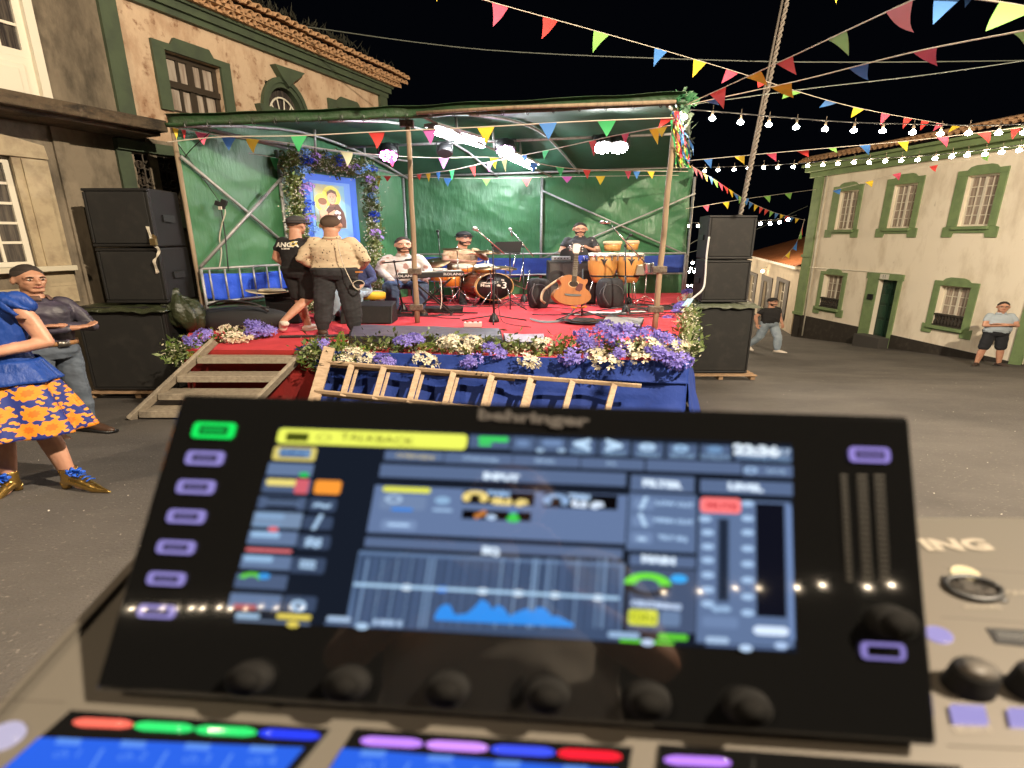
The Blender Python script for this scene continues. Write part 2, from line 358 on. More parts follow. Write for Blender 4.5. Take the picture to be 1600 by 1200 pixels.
    # ground-floor opening behind a wrought-iron grille
    u0, u1, z0, z1 = gr; b = B(); WL.box(b, u0-.22, u1+.25, z1, z1+.16, .003, .12); WL.box(b, u0-.22, u0, z0-.35, z1-.002, .003, .06); WL.box(b, u1, u1+.25, z0-.35, z1-.002, .003, .06); WL.box(b, u0-.3, u1+.3, z0-.3, z0, .06, .14)
    b.ob('grille_surround', m_dgreen, t); b = B(); WL.box(b, u0, u1, z0, z1, -.21, -.2); b.ob('dark_opening', m_dwood, t)
    b = B(); uw, zh = u1-u0, z1-z0
    def sc(cu, cz_, r, a0, turns, s=1):
        pts = []
        for i in range(17):
            q = i/16; a = a0+s*q*turns*2*math.pi; rr = r*(1-.82*q); pts.append(WL.p(u0+uw*cu+math.cos(a)*rr, z0+zh*cz_+math.sin(a)*rr, .03))
        b.tube(pts, .012, 5)
    for cu in (.25, .75):
        for s in (1, -1):
            for cz_ in (.2, .5, .8): sc(cu+s*.1, cz_, uw*.13, (0 if s < 0 else math.pi)+.6, 1.3, s)
        b.tube([WL.p(u0+uw*cu, z0, .03), WL.p(u0+uw*cu, z1, .03)], .013, 5)
    for q in (0, .02, .98): b.tube([WL.p(u0, z0+zh*q, .03), WL.p(u1, z0+zh*q, .03)], .015, 5)
    for q in (0, .5, 1): b.tube([WL.p(u0+uw*q, z0, .03), WL.p(u0+uw*q, z1, .03)], .015, 5)
    b.ob('iron_grille', m_iron, t)
    # eaves of stepped clay tiles
    b = B(); n = 10; L = .42; r = .085
    vs = []
    for j in range(2):
        for i in range(n+1):
            a = math.pi*i/n; k = 1-.12*j; vs.append((math.cos(a)*r*k, -L*j, math.sin(a)*r*k))
    for j in range(2):
        for i in range(n+1):
            a = math.pi*i/n; k = 1-.12*j; vs.append((math.cos(a)*(r*k-.016), -L*j, math.sin(a)*(r*k-.016)))
    o = 2*(n+1); fs = [(i, i+1, n+2+i, n+1+i) for i in range(n)]+[(o+i+1, o+i, o+n+1+i, o+n+2+i) for i in range(n)]+[(i+1, i, o+i, o+i+1) for i in range(n)]
    b.add(vs, fs, None, True); me = b.mesh('tile', m_tile)
    nd = WL.n; ud = WL.u; u = ub-.6; k = 0
    while u < ue+.45:
        for lay in range(3):
            d = .36+.14*lay; z = zt+.04+.1*lay
            y = Vector((nd.x*.96, nd.y*.96, -.28)).normalized(); x = ud; M = Matrix((x, y, x.cross(y))).transposed()
            if M.col[2].z < 0: M = Matrix((-x, y, (-x).cross(y))).transposed()
            M = M.to_4x4() @ Matrix.Rotation(R.uniform(-.05, .05), 4, 'Z'); M.translation = WL.p(u+R.uniform(-.02, .02)+(.1 if lay == 1 else 0), z+R.uniform(-.01, .012), d+R.uniform(-.02, .03))
            put('tile', me, t, M)
        u += .215
    b = B(); WL.box(b, ub-2, ue+.35, zt+.05, zt+.12, .003, .3); WL.box(b, ub-2, ue+.35, zt+.12, zt+.22, .003, .42)
    P = [WL.p(ub-2, zt+.3, .52), WL.p(ue+.4, zt+.3, .52), WL.p(ue-1.2, zt+2.2, -4), WL.p(ub-2, zt+2.2, -4)]
    b.add(P, [(0, 1, 2, 3)]); b.ob('roof', m_tile, t)
    b = B()
    for i in range(420):
        c = WL.p(R.choice((R.uniform(9, ue), R.gauss(12.6, .6), R.gauss(14.6, .5), R.gauss(11.2, .4))), zt+.42, R.uniform(.1, .6)); h = R.uniform(.06, .2); a = Vector((R.gauss(0, .09), R.gauss(0, .09), h)); s = Vector((.012, .004, 0))
        b.add([c-s, c+s, c+a*.6+s*.5, c+a*1.05+Vector((R.gauss(0, .03), 0, 0))], [(0, 1, 2, 3)])
    tag(b.ob('roof_weeds', mat('dry_weeds', (.018, .018, .010), .9)), 'dry weeds growing along the edge of the tiled eaves', 'weeds', kind='stuff')
    b = B(); b.tube(smooth_line([WL.p(ub-.2, zf+.8, .1), WL.p(ub-.05, zf+.35, .15), WL.p(ub+.15, zf+.55, .12), WL.p(ub+1.5, zf+.3, .12), WL.p(ue-1, zf+.15, .12)]), .012, 5)
    tag(b.ob('wall_cable', mat('black_rubber', (.012, .012, .012), .5)), 'black cable looping along the mansion cornice', 'cable')
mansion()

# ------------------------------------------------------------ cream house on the right
m_rcream = mat('cream_render', (.90, .81, .66), .85, var=(1.6, (.66, .56, .42), .50, .74, (1, 1, .4)), var2=(5, (.45, .37, .27), .66, .8, (1, 1, .5)), bump=(10, .15, .01))
m_stain = mat('stained_render', (.74, .62, .42), .85, var=(2.6, (.30, .25, .18), .5, .68), bump=(10, .2, .01))
m_green = mat('leaf_green_paint', (.21, .30, .13), .7, var=(3, (.15, .22, .10), .4, .7), var2=(14, (.32, .36, .22), .64, .74))
m_plinth = mat('black_plinth', (.03, .024, .018), .8, var=(5, (.055, .045, .035), .5, .7))
m_door = mat('bottle_green_door', (.012, .035, .022), .45)
WR = Wall(17.05, -.19, -1)
def right_house():
    t = thing('townhouse', 'cream two-storey townhouse with green window surrounds and black plinth on the right', 'house', WR.p(17*WR.q, gz(17)))
    uc = WR.uz(1275, 290)[0]; ztop = (WR.uz(1280, 278)[1]+WR.uz(1598, 229)[1])/2
    up = [((1303.5, 289.5), (1351.5, 285), (1293, 371), (1337, 371), (1312.5, 300), (1345, 295.5), (1304.4, 358.5), (1332, 359)),
          ((1392, 277), (1447.5, 271), (1369, 371), (1428, 371), (1399.5, 289.5), (1437, 285), (1385, 357), (1421, 355.5)),
          ((1501.5, 265.5), (1579.5, 254.4), (1474.5, 371), (1554, 371), (1513.5, 276), (1565, 269), (1495.5, 354), (1544.4, 352.5))]
    lo = [((1283.4, 421), (1324, 423.6), (1274, 489), (1314.6, 496.5), (1289, 428.4), (1317.3, 431), (1279.5, 478.5), (1311, 483.6)),
          ((1462.5, 435), (1531.5, 439.5), (1444.5, 518.4), (1513.5, 530.4), (1471.5, 446.4), (1517, 449), (1455, 506.4), (1504.5, 515.4))]
    dr = WR.rect((1371, 436.5), (1401.6, 438), (1358.4, 529.5), (1387.5, 534)); dro = WR.rect((1358.4, 426), (1409.4, 428.4), (1346, 511.5), (1396.5, 523.5))
    dr = (dr[0], dr[1], gz(15.5)+.05, dr[3])
    holes = []; W_ = []
    for kind, L in (('u', up), ('l', lo)):
        for q in L:
            o = WR.rect(*q[:4]); i = WR.rect(*q[4:]); W_.append((kind, o, i)); holes.append(i)
    b = B(); WR.wall(b, 3, uc, -4.5, ztop, holes+[dr], .26)
    P = WR.p(uc, 0); b.add([(P.x, P.y, -4.5), (P.x+9, P.y+1.7, -4.5), (P.x+9, P.y+1.7, ztop), (P.x, P.y, ztop)], [(0, 1, 2, 3)])
    b.ob('wall', m_rcream, t)
    for kind, o, i in W_:
        b = B(); u0, u1, z0, z1 = i; o0, o1, q0, q1 = o; cu = (o0+o1)/2; hw = (o1-o0)/2; ce = .12
        WR.box(b, o0, u0, z0, z1, .003, .05); WR.box(b, u1, o1, z0, z1, .003, .05)
        b.prism([(o0, z1+.001), (o1, z1+.001), (o1, q1-ce*.5), (cu+hw*.62, q1-ce*.5), (cu+hw*.5, q1+.02), (cu+hw*.3, q1+ce*.5), (cu-hw*.3, q1+ce*.5), (cu-hw*.5, q1+.02), (cu-hw*.62, q1-ce*.5), (o0, q1-ce*.5)], lambda u, z, d: WR.p(u, z, d), .003, .05)
        e = .1; b.prism([(o0-e, q0), (o0+.22, q0), (o0+.25, q0+.13), (o1-.25, q0+.13), (o1-.22, q0), (o1+e, q0), (o1+e, q0+.3), (o1, z0-.001), (o0, z0-.001), (o0-e, q0+.3)], lambda u, z, d: WR.p(u, z, d), .003, .05)
        WR.box(b, u0-.08, u1+.08, z0-.1, z0-.003, .05, .14)
        bevel(b.ob('window_surround', m_green, t), .008, 1)
        if kind == 'u': fwindow(t, WR, i, 4, 5 if hw < 1.2 else 5, m_white, m_cur2, -.12, .05, .024)
        else:
            zz = z0+(z1-z0)*.3; fwindow(t, WR, (u0, u1, z0+.02, z1), 4, 4, m_white, m_cur2, -.2, .05, .022)
            bal = B(); WR.box(bal, u0, u1, zz-.05, zz, -.1, .03); WR.box(bal, u0, u1, z0, z0+.04, -.1, .03)
            bal = bal.ob('balcony_rail', m_plinth, t); bb = B(); bb.lathe([(.02, 0), (.045, .04), (.05, (zz-z0)*.3), (.022, (zz-z0)*.5), (.045, (zz-z0)*.75), (.02, zz-z0-.05)], n=8)
            me = bb.mesh('baluster', m_plinth); nb = 9
            for k in range(nb):
                o_ = bpy.data.objects.new('baluster', me); COL.objects.link(o_); o_.parent = bal
                o_.matrix_local = Matrix.Translation(WR.p(u0+(k+.5)*(u1-u0)/nb, z0+.02, -.035)-rootloc(t))
    u0, u1, z0, z1 = dr; o0, o1, q0, q1 = dro
    b = B(); WR.box(b, u1, o1+.02, q0-.5, z1, .003, .06); WR.box(b, o0, u0, q0-.9, z1, .003, .06); WR.box(b, o0-.05, o1+.07, z1+.001, q1, .003, .07); b.ob('door_surround', m_green, t)
    b = B(); WR.box(b, u0, u1, z0, z1, -.24, -.2); d = b.ob('door', m_door, t)
    mu = (u0+u1)/2; b = B()
    for a, c in ((u0+.08, mu-.05), (mu+.05, u1-.08)):
        for e, g in ((.05, .3), (.35, .55), (.6, .74)): WR.box(b, a, c, z0+(z1-z0)*e, z0+(z1-z0)*g, -.2, -.175)
        cm, cz, hh = (a+c)/2, z0+(z1-z0)*.86, (z1-z0)*.1
        for k in (1, .6): b.tube([WR.p(cm, cz+hh*k, -.19), WR.p(cm+(c-a)/2*k, cz, -.19), WR.p(cm, cz-hh*k, -.19), WR.p(cm-(c-a)/2*k, cz, -.19), WR.p(cm, cz+hh*k, -.19)], .014, 5)
    b.ob('door_panel', mat('door_panel_green', (.02, .06, .036), .4), d); b = B(); WR.box(b, mu-.02, mu+.02, z0, z1, -.2, -.165); b.ob('meeting_stile', m_door, d)
    b = B(); WR.box(b, u1+.06, u1+.26, -1.05, -.85, .06, .12); b.ob('intercom', mat('black_plastic', (.015, .015, .016), .4), t)
    b = B(); cu = (o0+o1)/2; zn = (z1+q1)/2; WR.box(b, cu-.18, cu+.18, zn-.09, zn+.09, .07, .085); pl = b.ob('number_plate', mat('ceramic', (.7, .68, .6), .3), t)
    tm = text_mesh('11', .16); M = Matrix((-WR.u, Vector((0, 0, 1)), WR.n)).transposed().to_4x4(); M.translation = WR.p(cu, zn, .088); tm.materials.append(m_door); o_ = put('house_number', tm, t, M)
    b = B(); a = [WR.uz(*q) for q in ((1245, 490.5), (1347, 511.5), (1389, 522), (1557, 559.5), (1600, 570))]
    for (ua, za), (ub_, zb) in ((a[0], a[1]), (a[2], a[3]), (a[3], a[4])):
        b.prism([(ua, za), (ub_, zb), (ub_, -4.4), (ua, -4.4)], lambda u, z, d: WR.p(u, z, d), .003, .04)
    WR.box(b, uc-.35, uc+.02, -4.4, a[0][1]-.01, .004, .07); b.ob('plinth', m_plinth, t)
    b = B(); WR.box(b, u0-.15, u1+.15, -4, gz(15.3)+.1, .005, .5); b.ob('door_step', mat('basalt', (.06, .055, .05), .8), t)
    b = B(); WR.box(b, uc-.42, uc+.04, a[0][1], ztop-.003, .004, .09); WR.box(b, uc-.5, uc+.1, a[0][1], a[0][1]+.12, .09, .13); WR.box(b, uc-.5, uc+.1, .35, .45, .09, .13); b.ob('corner_pilaster', m_green, t)
    b = B(); b.tube([WR.p(uc-.62, -3, .04), WR.p(uc-.6, ztop, .04)], .035, 8); b.ob('downpipe', m_white, t)
    b = B(); e = [WR.uz(*q) for q in ((1254, 417), (1410, 427.5))]; zc = (e[0][1]+e[1][1])/2; b.tube([WR.p(e[0][0], zc, .03), WR.p(e[1][0], zc, .03), WR.p(e[1][0], zc-.8, .03)], .02, 6); b.ob('conduit', m_white, t)
    b = B(); WR.box(b, 3, uc+.3, ztop, ztop+.22, .003, .12); WR.box(b, 3, uc+.42, ztop+.22, ztop+.42, .003, .3); WR.box(b, 3, uc+.5, ztop+.42, ztop+.52, .003, .42); bevel(b.ob('cornice', m_green, t), .02)
    b = B(); ze = ztop+.54; b.add([WR.p(3, ze, .5), WR.p(uc+.5, ze, .5), WR.p(uc-3.5, ze+.9, -4.5), WR.p(3, ze+.9, -4.5)], [(0, 1, 2, 3)]); b.ob('roof', m_tile, t)
    b = B(); n = 6; u = 4.
    while u < uc+.5:
        for q in range(2):
            vs = []
            for j in (0, 1):
                for i in range(n+1):
                    an = math.pi*i/n; vs.append(WR.p(u+math.cos(an)*.1, ze+.03+q*.1+math.sin(an)*.1+j*.12, .6-j*.4-q*.15))
            b.add(vs, [(i, i+1, n+2+i, n+1+i) for i in range(n)], None, True)
        u += .22
    tag(thick(b.ob('eave_tiles', m_tile, t), .02), kind='stuff')
    b = B(); vs = [WR.uz(*q) for q in ((1600, 455), (1614, 455), (1600, 575), (1586, 570))]; u = WR.uz(1599, 470)[0]
    WR.box(b, u-.4, u-.1, -3, vs[0][1], .003, .07); WR.box(b, u-1.8, u-.1, vs[0][1]+.001, vs[0][1]+.22, .003, .07); b.ob('door_surround', m_green, t)
    b = B(); WR.box(b, u-1.6, u-.45, -3, vs[0][1], .004, .03); b.ob('door', m_plinth, t)
right_house()

# ------------------------------------------------------------ low house down the lane
def far_house():
    t = thing('cottage', 'low white cottage with orange tiled roof and grey window frames down the lane', 'house', (13.0, 24, gz(24)))
    fh = Wall(13.2-.3*24, .3, -1); q = fh.q; u0 = 23.6*q; u1 = 40*q; zt = fh.uz(1240, 418)[1]
    mg = mat('grey_stone', (.10, .09, .085), .8); mw = mat('lane_white', (.55, .47, .36), .85, var=(2, (.4, .34, .26), .5, .75))
    ops = [fh.rect(*r) for r in (((1214, 434), (1233, 436), (1209, 488), (1229, 494)), ((1189, 430), (1206, 431), (1184, 510), (1200, 520)), ((1171, 424), (1183, 426), (1166, 470), (1180, 476)))]
    ins = [(a+(c-a)*.25, c-(c-a)*.25, e+(g-e)*.05, g-(g-e)*.1) for a, c, e, g in ops]
    b = B(); fh.wall(b, u0, u1, -5.5, zt, ins, .2); P = fh.p(u0, 0); b.add([(P.x, P.y, -5.5), (P.x+8, P.y-1, -5.5), (P.x+8, P.y-1, zt), (P.x, P.y, zt)], [(0, 1, 2, 3)]); b.ob('wall', mw, t)
    for k, ((a, c, e, g), (ia, ic, ie, ig)) in enumerate(zip(ops, ins)):
        b = B(); fh.box(b, a, ia, e, ig, .003, .05); fh.box(b, ic, c, e, ig, .003, .05); fh.box(b, a, c, ig, g, .003, .06)
        if k != 1: fh.box(b, a, c, e-.15, ie-.002, .003, .07)
        b.ob('window_surround' if k != 1 else 'door_surround', mg, t)
        if k == 1: b = B(); fh.box(b, ia, ic, ie-.3, ig, -.15, -.12); b.ob('door', m_dwood, t)
        else: fwindow(t, fh, (ia, ic, ie, ig), 2, 3, m_white, m_cur, -.1, .06, .03)
    b = B(); fh.box(b, u0-.2, u1, zt, zt+.12, .002, .25); b.ob('gutter', mat('gutter_white', (.7, .65, .55), .5), t)
    mo = mat('orange_tile', (.42, .15, .05), .8, var=(1.2, (.3, .1, .035), .4, .7), bump=(8, .8, .03, (1, 6, 1)))
    b = B(); N = 60; vs = []
    for i in range(N+1):
        u = u0-.3+(u1-u0+.3)*i/N; rdg = .04*(i % 2); vs += [fh.p(u, zt+.14+rdg, .35), fh.p(u+.6, zt+1.75+rdg, -5.)]
    b.add(vs, [(2*i, 2*i+2, 2*i+3, 2*i+1) for i in range(N)]); b.ob('roof', mo, t)
    l = B(); p = fh.p(fh.uz(1200, 424)[0], fh.uz(1200, 424)[1], .3); l.sph(p, .09); l.ob('lamp', glow('lane_lamp', (1, .7, .4), 12), t)
    b = B(); b.tube([p+Vector((0, 0, .1)), p+Vector((.3, .05, .25))], .025, 6); b.ob('lamp_arm', m_white, t)
far_house()
# ------------------------------------------------------------ stage
m_red = mat('red_carpet', (.62, .045, .06), .95, var=(3, (.48, .03, .042), .45, .75), bump=(60, .4, .01))
m_dred = mat('dark_red_cloth', (.26, .012, .010), .9, var=(2, (.16, .01, .01), .45, .7, (1, 1, .4)), bump=(20, .3, .02))
m_blue = mat('royal_blue_cloth', (.012, .042, .26), .75, var=(2.5, (.008, .028, .18), .45, .7), bump=(7, .5, .03))
m_blue2 = mat('bright_blue_cloth', (.012, .07, .55), .7, bump=(5, .6, .04))
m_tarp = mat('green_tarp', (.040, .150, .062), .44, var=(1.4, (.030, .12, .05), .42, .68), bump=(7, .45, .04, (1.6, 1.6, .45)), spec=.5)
m_tarp_shade = mat('green_tarp_shaded', (.020, .080, .046), .62, bump=(2.2, .35, .05), spec=.5)  # same green tarp, darkened in its colour for the dim canopy ceiling
m_alu = mat('galvanised_tube', (.34, .34, .34), .5, .45, var=(14, (.22, .21, .2), .5, .7))
m_pole = mat('weathered_pole', (.30, .22, .14), .75, var=(18, (.17, .125, .08), .4, .7, (1, 1, .08)), bump=(40, .4, .006, (1, 1, .06)))
m_blk = mat('black_rubber', (.012, .012, .012), .5)
m_plast = mat('black_plastic', (.015, .015, .016), .4)
DECK = [(-4.3, 6.66), (-2.66, 6.62), (2.11, 6.0), (4.78, 13.95), (-2.62, 13.3), (-5.5, 8.75), (-5.0, 7.7)]
def stage():
    t = thing('stage', 'raised stage platform covered in red carpet with a red cloth end', 'stage', (-.5, 6.6, gz(6.6)))
    b = B(); b.prism([(x, y) for x, y in DECK], lambda u, v, d: Vector((u, v, d)), STG-.14, STG-.008); b.ob('deck', mat('deck_board', (.09, .06, .04), .8), t)
    b = B(); b.prism([(x, y) for x, y in DECK], lambda u, v, d: Vector((u, v, d)), STG-.006, STG); b.ob('carpet', m_red, t)
    b = B()
    for x, y in ((-4.2, 6.9), (-2.6, 7), (1.9, 6.4), (3.1, 10), (-5, 8.6), (0, 9), (4.5, 13.7), (-2.4, 13), (0, 6.5)):
        b = B(); b.tube([(x, y, gz(y)-.05), (x, y, STG-.14)], .035, 8); b.ob('leg', m_alu, t)
    def cloth(p0, p1, drop0, drop1, amp, n, col, name, par, seed=0, flare=.0, lift=.02):
        p0 = Vector((*p0, 0)); p1 = Vector((*p1, 0)); d = (p1-p0); nn = Vector((d.y, -d.x, 0)).normalized(); L = d.length
        def fn(u, v):
            p = p0+d*u; k = v**.7; a = amp*k*(math.sin(u*L*n+seed)+.5*math.sin(u*L*n*2.3+1+seed+v)+.6*noise.noise(Vector((u*L*3, v*2, seed))))
            a += amp*.5*noise.noise(Vector((u*L*1.3, v*3, seed+4)))
            return Vector((p.x, p.y, (STG+lift)*(1-v)+(drop0+(drop1-drop0)*u)*v))+nn*(.03+a+flare*v*v)
        b = B(); b.grid(fn, int(L*22)+2, 16); return thick(b.ob(name, col, par), .006)
    cloth((-4.32, 6.66), (-2.64, 6.62), -1.07, -1.07, .015, 4, m_dred, 'red_cloth', t, 1, .02)
    cloth((-5.05, 7.7), (-4.32, 6.66), -1.2, -1.07, .015, 4, m_dred, 'red_cloth', t, 2, .02)
    s = thing('stage_skirt', 'royal blue cloth skirt draped along the stage front under the flowers', 'cloth', (-.2, 6.3, gz(6.3)))
    cloth((-2.62, 6.60), (2.13, 5.98), -1.02, -.97, .045, 5, m_blue, 'front_panel', s, 3, .10)
    cloth((2.13, 5.98), (2.95, 8.5), -.99, -1.3, .06, 5, m_blue, 'side_panel', s, 5, .12)
    cloth((-2.62, 6.595), (2.13, 5.975), -.45, -.5, .012, 3, m_blue, 'top_fold', s, 7, .03, .03).location.y -= .03
    b = B(); c = S(485, 545); 
    for i in range(5): b.sph(c+Vector((.06*i-.1, -.1, .02*math.sin(i*2))), (.07, .06, .05), 8, 6)
    b.ob('knot', m_blue, s)
    b = B(); b.bar(S(437, 526, .02), S(545, 524, .02), .07, .03); tag(bevel(b.ob('edge_strip', m_plast, None, S(490, 525)), .008), 'black cable cover strip lying across the red carpet at the stage edge', 'strip')
stage()

FLp = Vector((-5.2, 8.57, 0)); BLp = Vector((-2.62, 13.15, 0)); BRp = Vector((4.62, 13.85, 0))
RF = [U(262, 191, 8.45), U(637, 178, 8.75), U(1072, 157, 8.0)]
RB = [U(632, 277, 13.2), U(850, 269, 13.6), U(1077, 262, 13.85)]
def roofpt(u, v):
    a = RF[0].lerp(RF[1], u*2) if u < .5 else RF[1].lerp(RF[2], u*2-1); c = RB[0].lerp(RB[1], u*2) if u < .5 else RB[1].lerp(RB[2], u*2-1)
    p = a.lerp(c, v); p.z += .42*math.sin(math.pi*min(1, v*1.0))+.02*noise.noise(Vector((u*9, v*6, 1)))-.05*abs(math.sin(u*math.pi*6))*math.sin(math.pi*v); return p
def canopy():
    t = thing('stage_canopy', 'green tarpaulin stage shelter on metal tubes', 'canopy', (-.5, 8.5, STG))
    b = B(); b.grid(lambda u, v: roofpt(u, v)-Vector((0, 0, .02)), 60, 26); thick(b.ob('roof_tarp', m_tarp_shade, t), .008)
    # rolled front edge hanging over the bar
    def edge(u, v):
        p = roofpt(u, 0); a = -2.6+4.6*v; r = .085+.02*noise.noise(Vector((u*14, v*2, 3)))
        return p+Vector((0, -.02+math.cos(a)*r*.6-.02, math.sin(a)*r+.02))
    b = B(); b.grid(edge, 90, 10); thick(b.ob('rolled_edge', mat('tarp_edge', (.022, .065, .022), .5, var=(3, (.03, .045, .02), .4, .7), bump=(14, .6, .03)), t), .006)
    def crinkle(p, n, s, a=.05):
        w = noise.ridged_multi_fractal(Vector((p.x*.55+s, p.y*.55, p.z*.8+s)), .9, 2.1, 4, 1, 2)
        return p+n*(a*(w-1)+a*.5*noise.noise(Vector((p.x*2.2+s, p.y*2, p.z*1.1))))
    nl = Vector((.863, -.505, 0))*1
    def side(u, v):
        p = FLp.lerp(BLp, u); top = roofpt(0, u).z+.01; return crinkle(Vector((p.x, p.y, top*(1-v)+(STG-.02)*v)), nl, 3, .035)
    b = B(); b.grid(side, 110, 80); thick(b.ob('side_tarp', m_tarp, t), .006)
    nb = Vector((0, -1, 0))
    def back(u, v):
        p = BLp.lerp(BRp, u); top = RB[0].z+(RB[2].z-RB[0].z)*u; q = crinkle(Vector((p.x, p.y+.12, top*(1-v)+(STG-.3)*v)), nb, 8, .05)
        return q+nb*(.05*math.sin((p.x*1.1+q.z*1.9)*3.2)*max(0, (u-.5)*2)*.9)
    b = B(); b.grid(back, 170, 90); thick(b.ob('back_tarp', m_tarp, t), .006)
    # metal frame
    def tb(p0, p1, r=.028, nm='frame_tube', m=None): b = B(); b.tube([p0, p1], r, 10); return b.ob(nm, m or m_alu, t)
    tb((-5.2, 8.57, STG-.9), (-5.2, 8.57, RF[0].z), .035, 'corner_post', m_pole)
    p = FLp.lerp(BLp, (10.1-8.57)/4.58); tb(p+Vector((.05, -.03, STG)), p+Vector((.05, -.03, 2.72)), .032, 'frame_post')
    off = Vector((.08, -.05, 0))
    q0 = FLp+off; q1 = p+off
    tb(Vector((*q0[:2], 2.4)), Vector((*q1[:2], 1.02)), .026, 'diagonal_brace'); tb(Vector((*(q0+off*.4)[:2], .73)), Vector((*(q1+off*.4)[:2], 2.25)), .026, 'diagonal_brace')
    for q, tp in ((BLp, 2.55), (Vector((.74, 13.5, 0)), 2.6), (BRp, 2.65)): tb((q.x, q.y-.06, STG), (q.x, q.y-.06, tp), .035, 'frame_post')
    c = Vector((.74, 13.4, 0)); e = BRp+Vector((0, -.15, 0))
    tb((c.x, c.y, 2.3), (e.x, e.y, .72), .022, 'diagonal_brace'); tb((c.x, c.y-.06, .65), (e.x, e.y-.06, 2.25), .022, 'diagonal_brace')
    tb(roofpt(0, .03), roofpt(0, .98)-Vector((0, 0, 0)), .028); tb(RB[0]+Vector((0, -.1, 0)), RB[2]+Vector((0, -.1, 0)), .026)
    tb(U(300, 205, 8.9), U(640, 252, 12.2), .02); 
    tb(U(540, 230, 10.5), U(1062, 209, 10.3), .024, 'lighting_bar')
    for x, y0, y1, Y in ((491, 193, 238, 10.3), (569, 222, 262, 11.6), (712, 180, 205, 9.9), (770, 200, 232, 11), (812, 222, 243, 12)): tb(U(x, y0, Y), U(x+2, y1, Y), .024)
    tb(U(662, 183, 8.95), U(862, 276, 13.2), .02, 'lamp_bar')
    for u in (.02, .33, .62, .97):
        b = B(); b.tube([roofpt(u, k/12)-Vector((0, 0, .06)) for k in range(13)], .024, 8); b.ob('roof_hoop', m_alu, t)
    b = B(); b.tube([roofpt(.52, 0)+Vector((0, -.12, -.02)), roofpt(.7, 0)+Vector((0, -.12, .0)), roofpt(.98, 0)+Vector((0, -.12, -.04))], .026, 8); b.ob('front_bar', m_pole, t)
    b = B()
    for u in [i/22 for i in range(1, 22)]:
        q = roofpt(u, 0)+Vector((0, -.11, -.06)); b.tube([q+Vector((math.cos(a)*.02, -.015, math.sin(a)*.05)) for a in (0, 1, 2, 3, 4, 5, 6)], .005, 4)
    tag(b.ob('eyelet_ties', m_plast, t), kind='stuff')
canopy()
def post(label, base, top, br):
    t = thing('wooden_post', label, 'post', base, 'round wooden posts holding the front of the stage canopy')
    b = B(); n = 10; pts = [Vector(base).lerp(Vector(top), i/n)+Vector((.006*math.sin(i*1.7), 0, 0)) for i in range(n+1)]; b.tube(pts, [.047-.009*i/n for i in range(n+1)], 12); b.ob('pole', m_pole, t)
    for z in br:
        b = B(); c = Vector(base); c.z = z; b.box(c, (.22, .13, .10)); bevel(b.ob('clamp', mat('clamp_steel', (.16, .13, .10), .6, .3, var=(20, (.08, .06, .045), .4, .6)), t), .01)
PA = S(652, 504); post('wooden post in front of the keyboard player', PA, U(637, 184, PA.y), (U(650, 424, PA.y).z, U(650, 480, PA.y).z, U(638, 193, PA.y).z))
PB = S(1022, 519); post('wooden post beside the hand drums at the stage corner', PB, U(1056, 170, PB.y), (U(1027, 421, PB.y).z, U(1023, 483, PB.y).z))

# ------------------------------------------------------------ lamps of the stage
m_tube = glow('tube_light', (.93, .97, 1), 75)
for k, (a, c, l) in enumerate(((U(676, 203, 9.3), U(754, 226, 10.7), 'long lit fluorescent fitting nearest the front of the canopy'), (U(795, 244, 11.5), U(834, 262, 12.8), 'lit fluorescent fitting further back, behind the lilac spotlight'))):
    t = thing('tube_lamp', l, 'lamp', a, 'lit tube lamps under the canopy')
    b = B(); b.tube([a, c], .065, 10); b.ob('tube', m_tube, t); d = (c-a).normalized(); b = B(); b.bar(a+Vector((0, 0, .07))-d*.04, c+Vector((0, 0, .085))+d*.04, .28, .05); b.ob('housing', mat('lamp_housing', (.5, .5, .5), .4), t)
    b = B(); b.tube([a-d*.06, a+d*.06], .065, 10); b.ob('end_cap', mat('lamp_housing', (.5, .5, .5), .4), t)
def par(px, py, Y, col, s, label, r=.16, on=True):
    c = U(px, py, Y); t = thing('spotlight', label, 'spotlight', c, 'round led spotlights on the canopy bar')
    ax = Vector((0, -.55, -.8)).normalized(); b = B(); b.lathe([(r*.6, -.22), (r*.95, -.16), (r, 0), (r*.93, .005)], c, 18, ax, 1.2); b.ob('housing', m_plast, t)
    M = frame(ax)
    if on:
        g = glow('led_%s' % label[:10].replace(' ', '_'), col, s)
        for i in range(9):
            a = i*2*math.pi/8; rr = 0 if i == 8 else r*.66; q = M @ Vector((math.cos(a)*rr, math.sin(a)*rr, .01)); q.x *= 1.2; b = B(); b.sph(c+q, r*.24, 8, 6); b.ob('led', g, t)
    b = B(); b.tube([c+Vector((-r*1.2, 0, 0)), c+Vector((-r*1.2, 0, .2)), c+Vector((r*1.2, 0, .2)), c+Vector((r*1.2, 0, 0))], .014, 6); b.ob('bracket', m_plast, t)
par(607, 243, 10.3, (1, .16, .62), 26, 'pink lit spotlight left of the wooden post')
par(790, 236, 10.3, (.92, .62, 1), 45, 'lilac white spotlight between the two tube lamps')
par(942, 230, 10.2, (1, .97, .95), 105, 'white spotlight, left one of the close pair')
par(967, 230, 10.2, (1, .97, .96), 105, 'white spotlight, right one of the close pair')
par(695, 240, 10.4, (1, .6, 1), 1, 'unlit black spotlight right of the wooden post', .12, False)

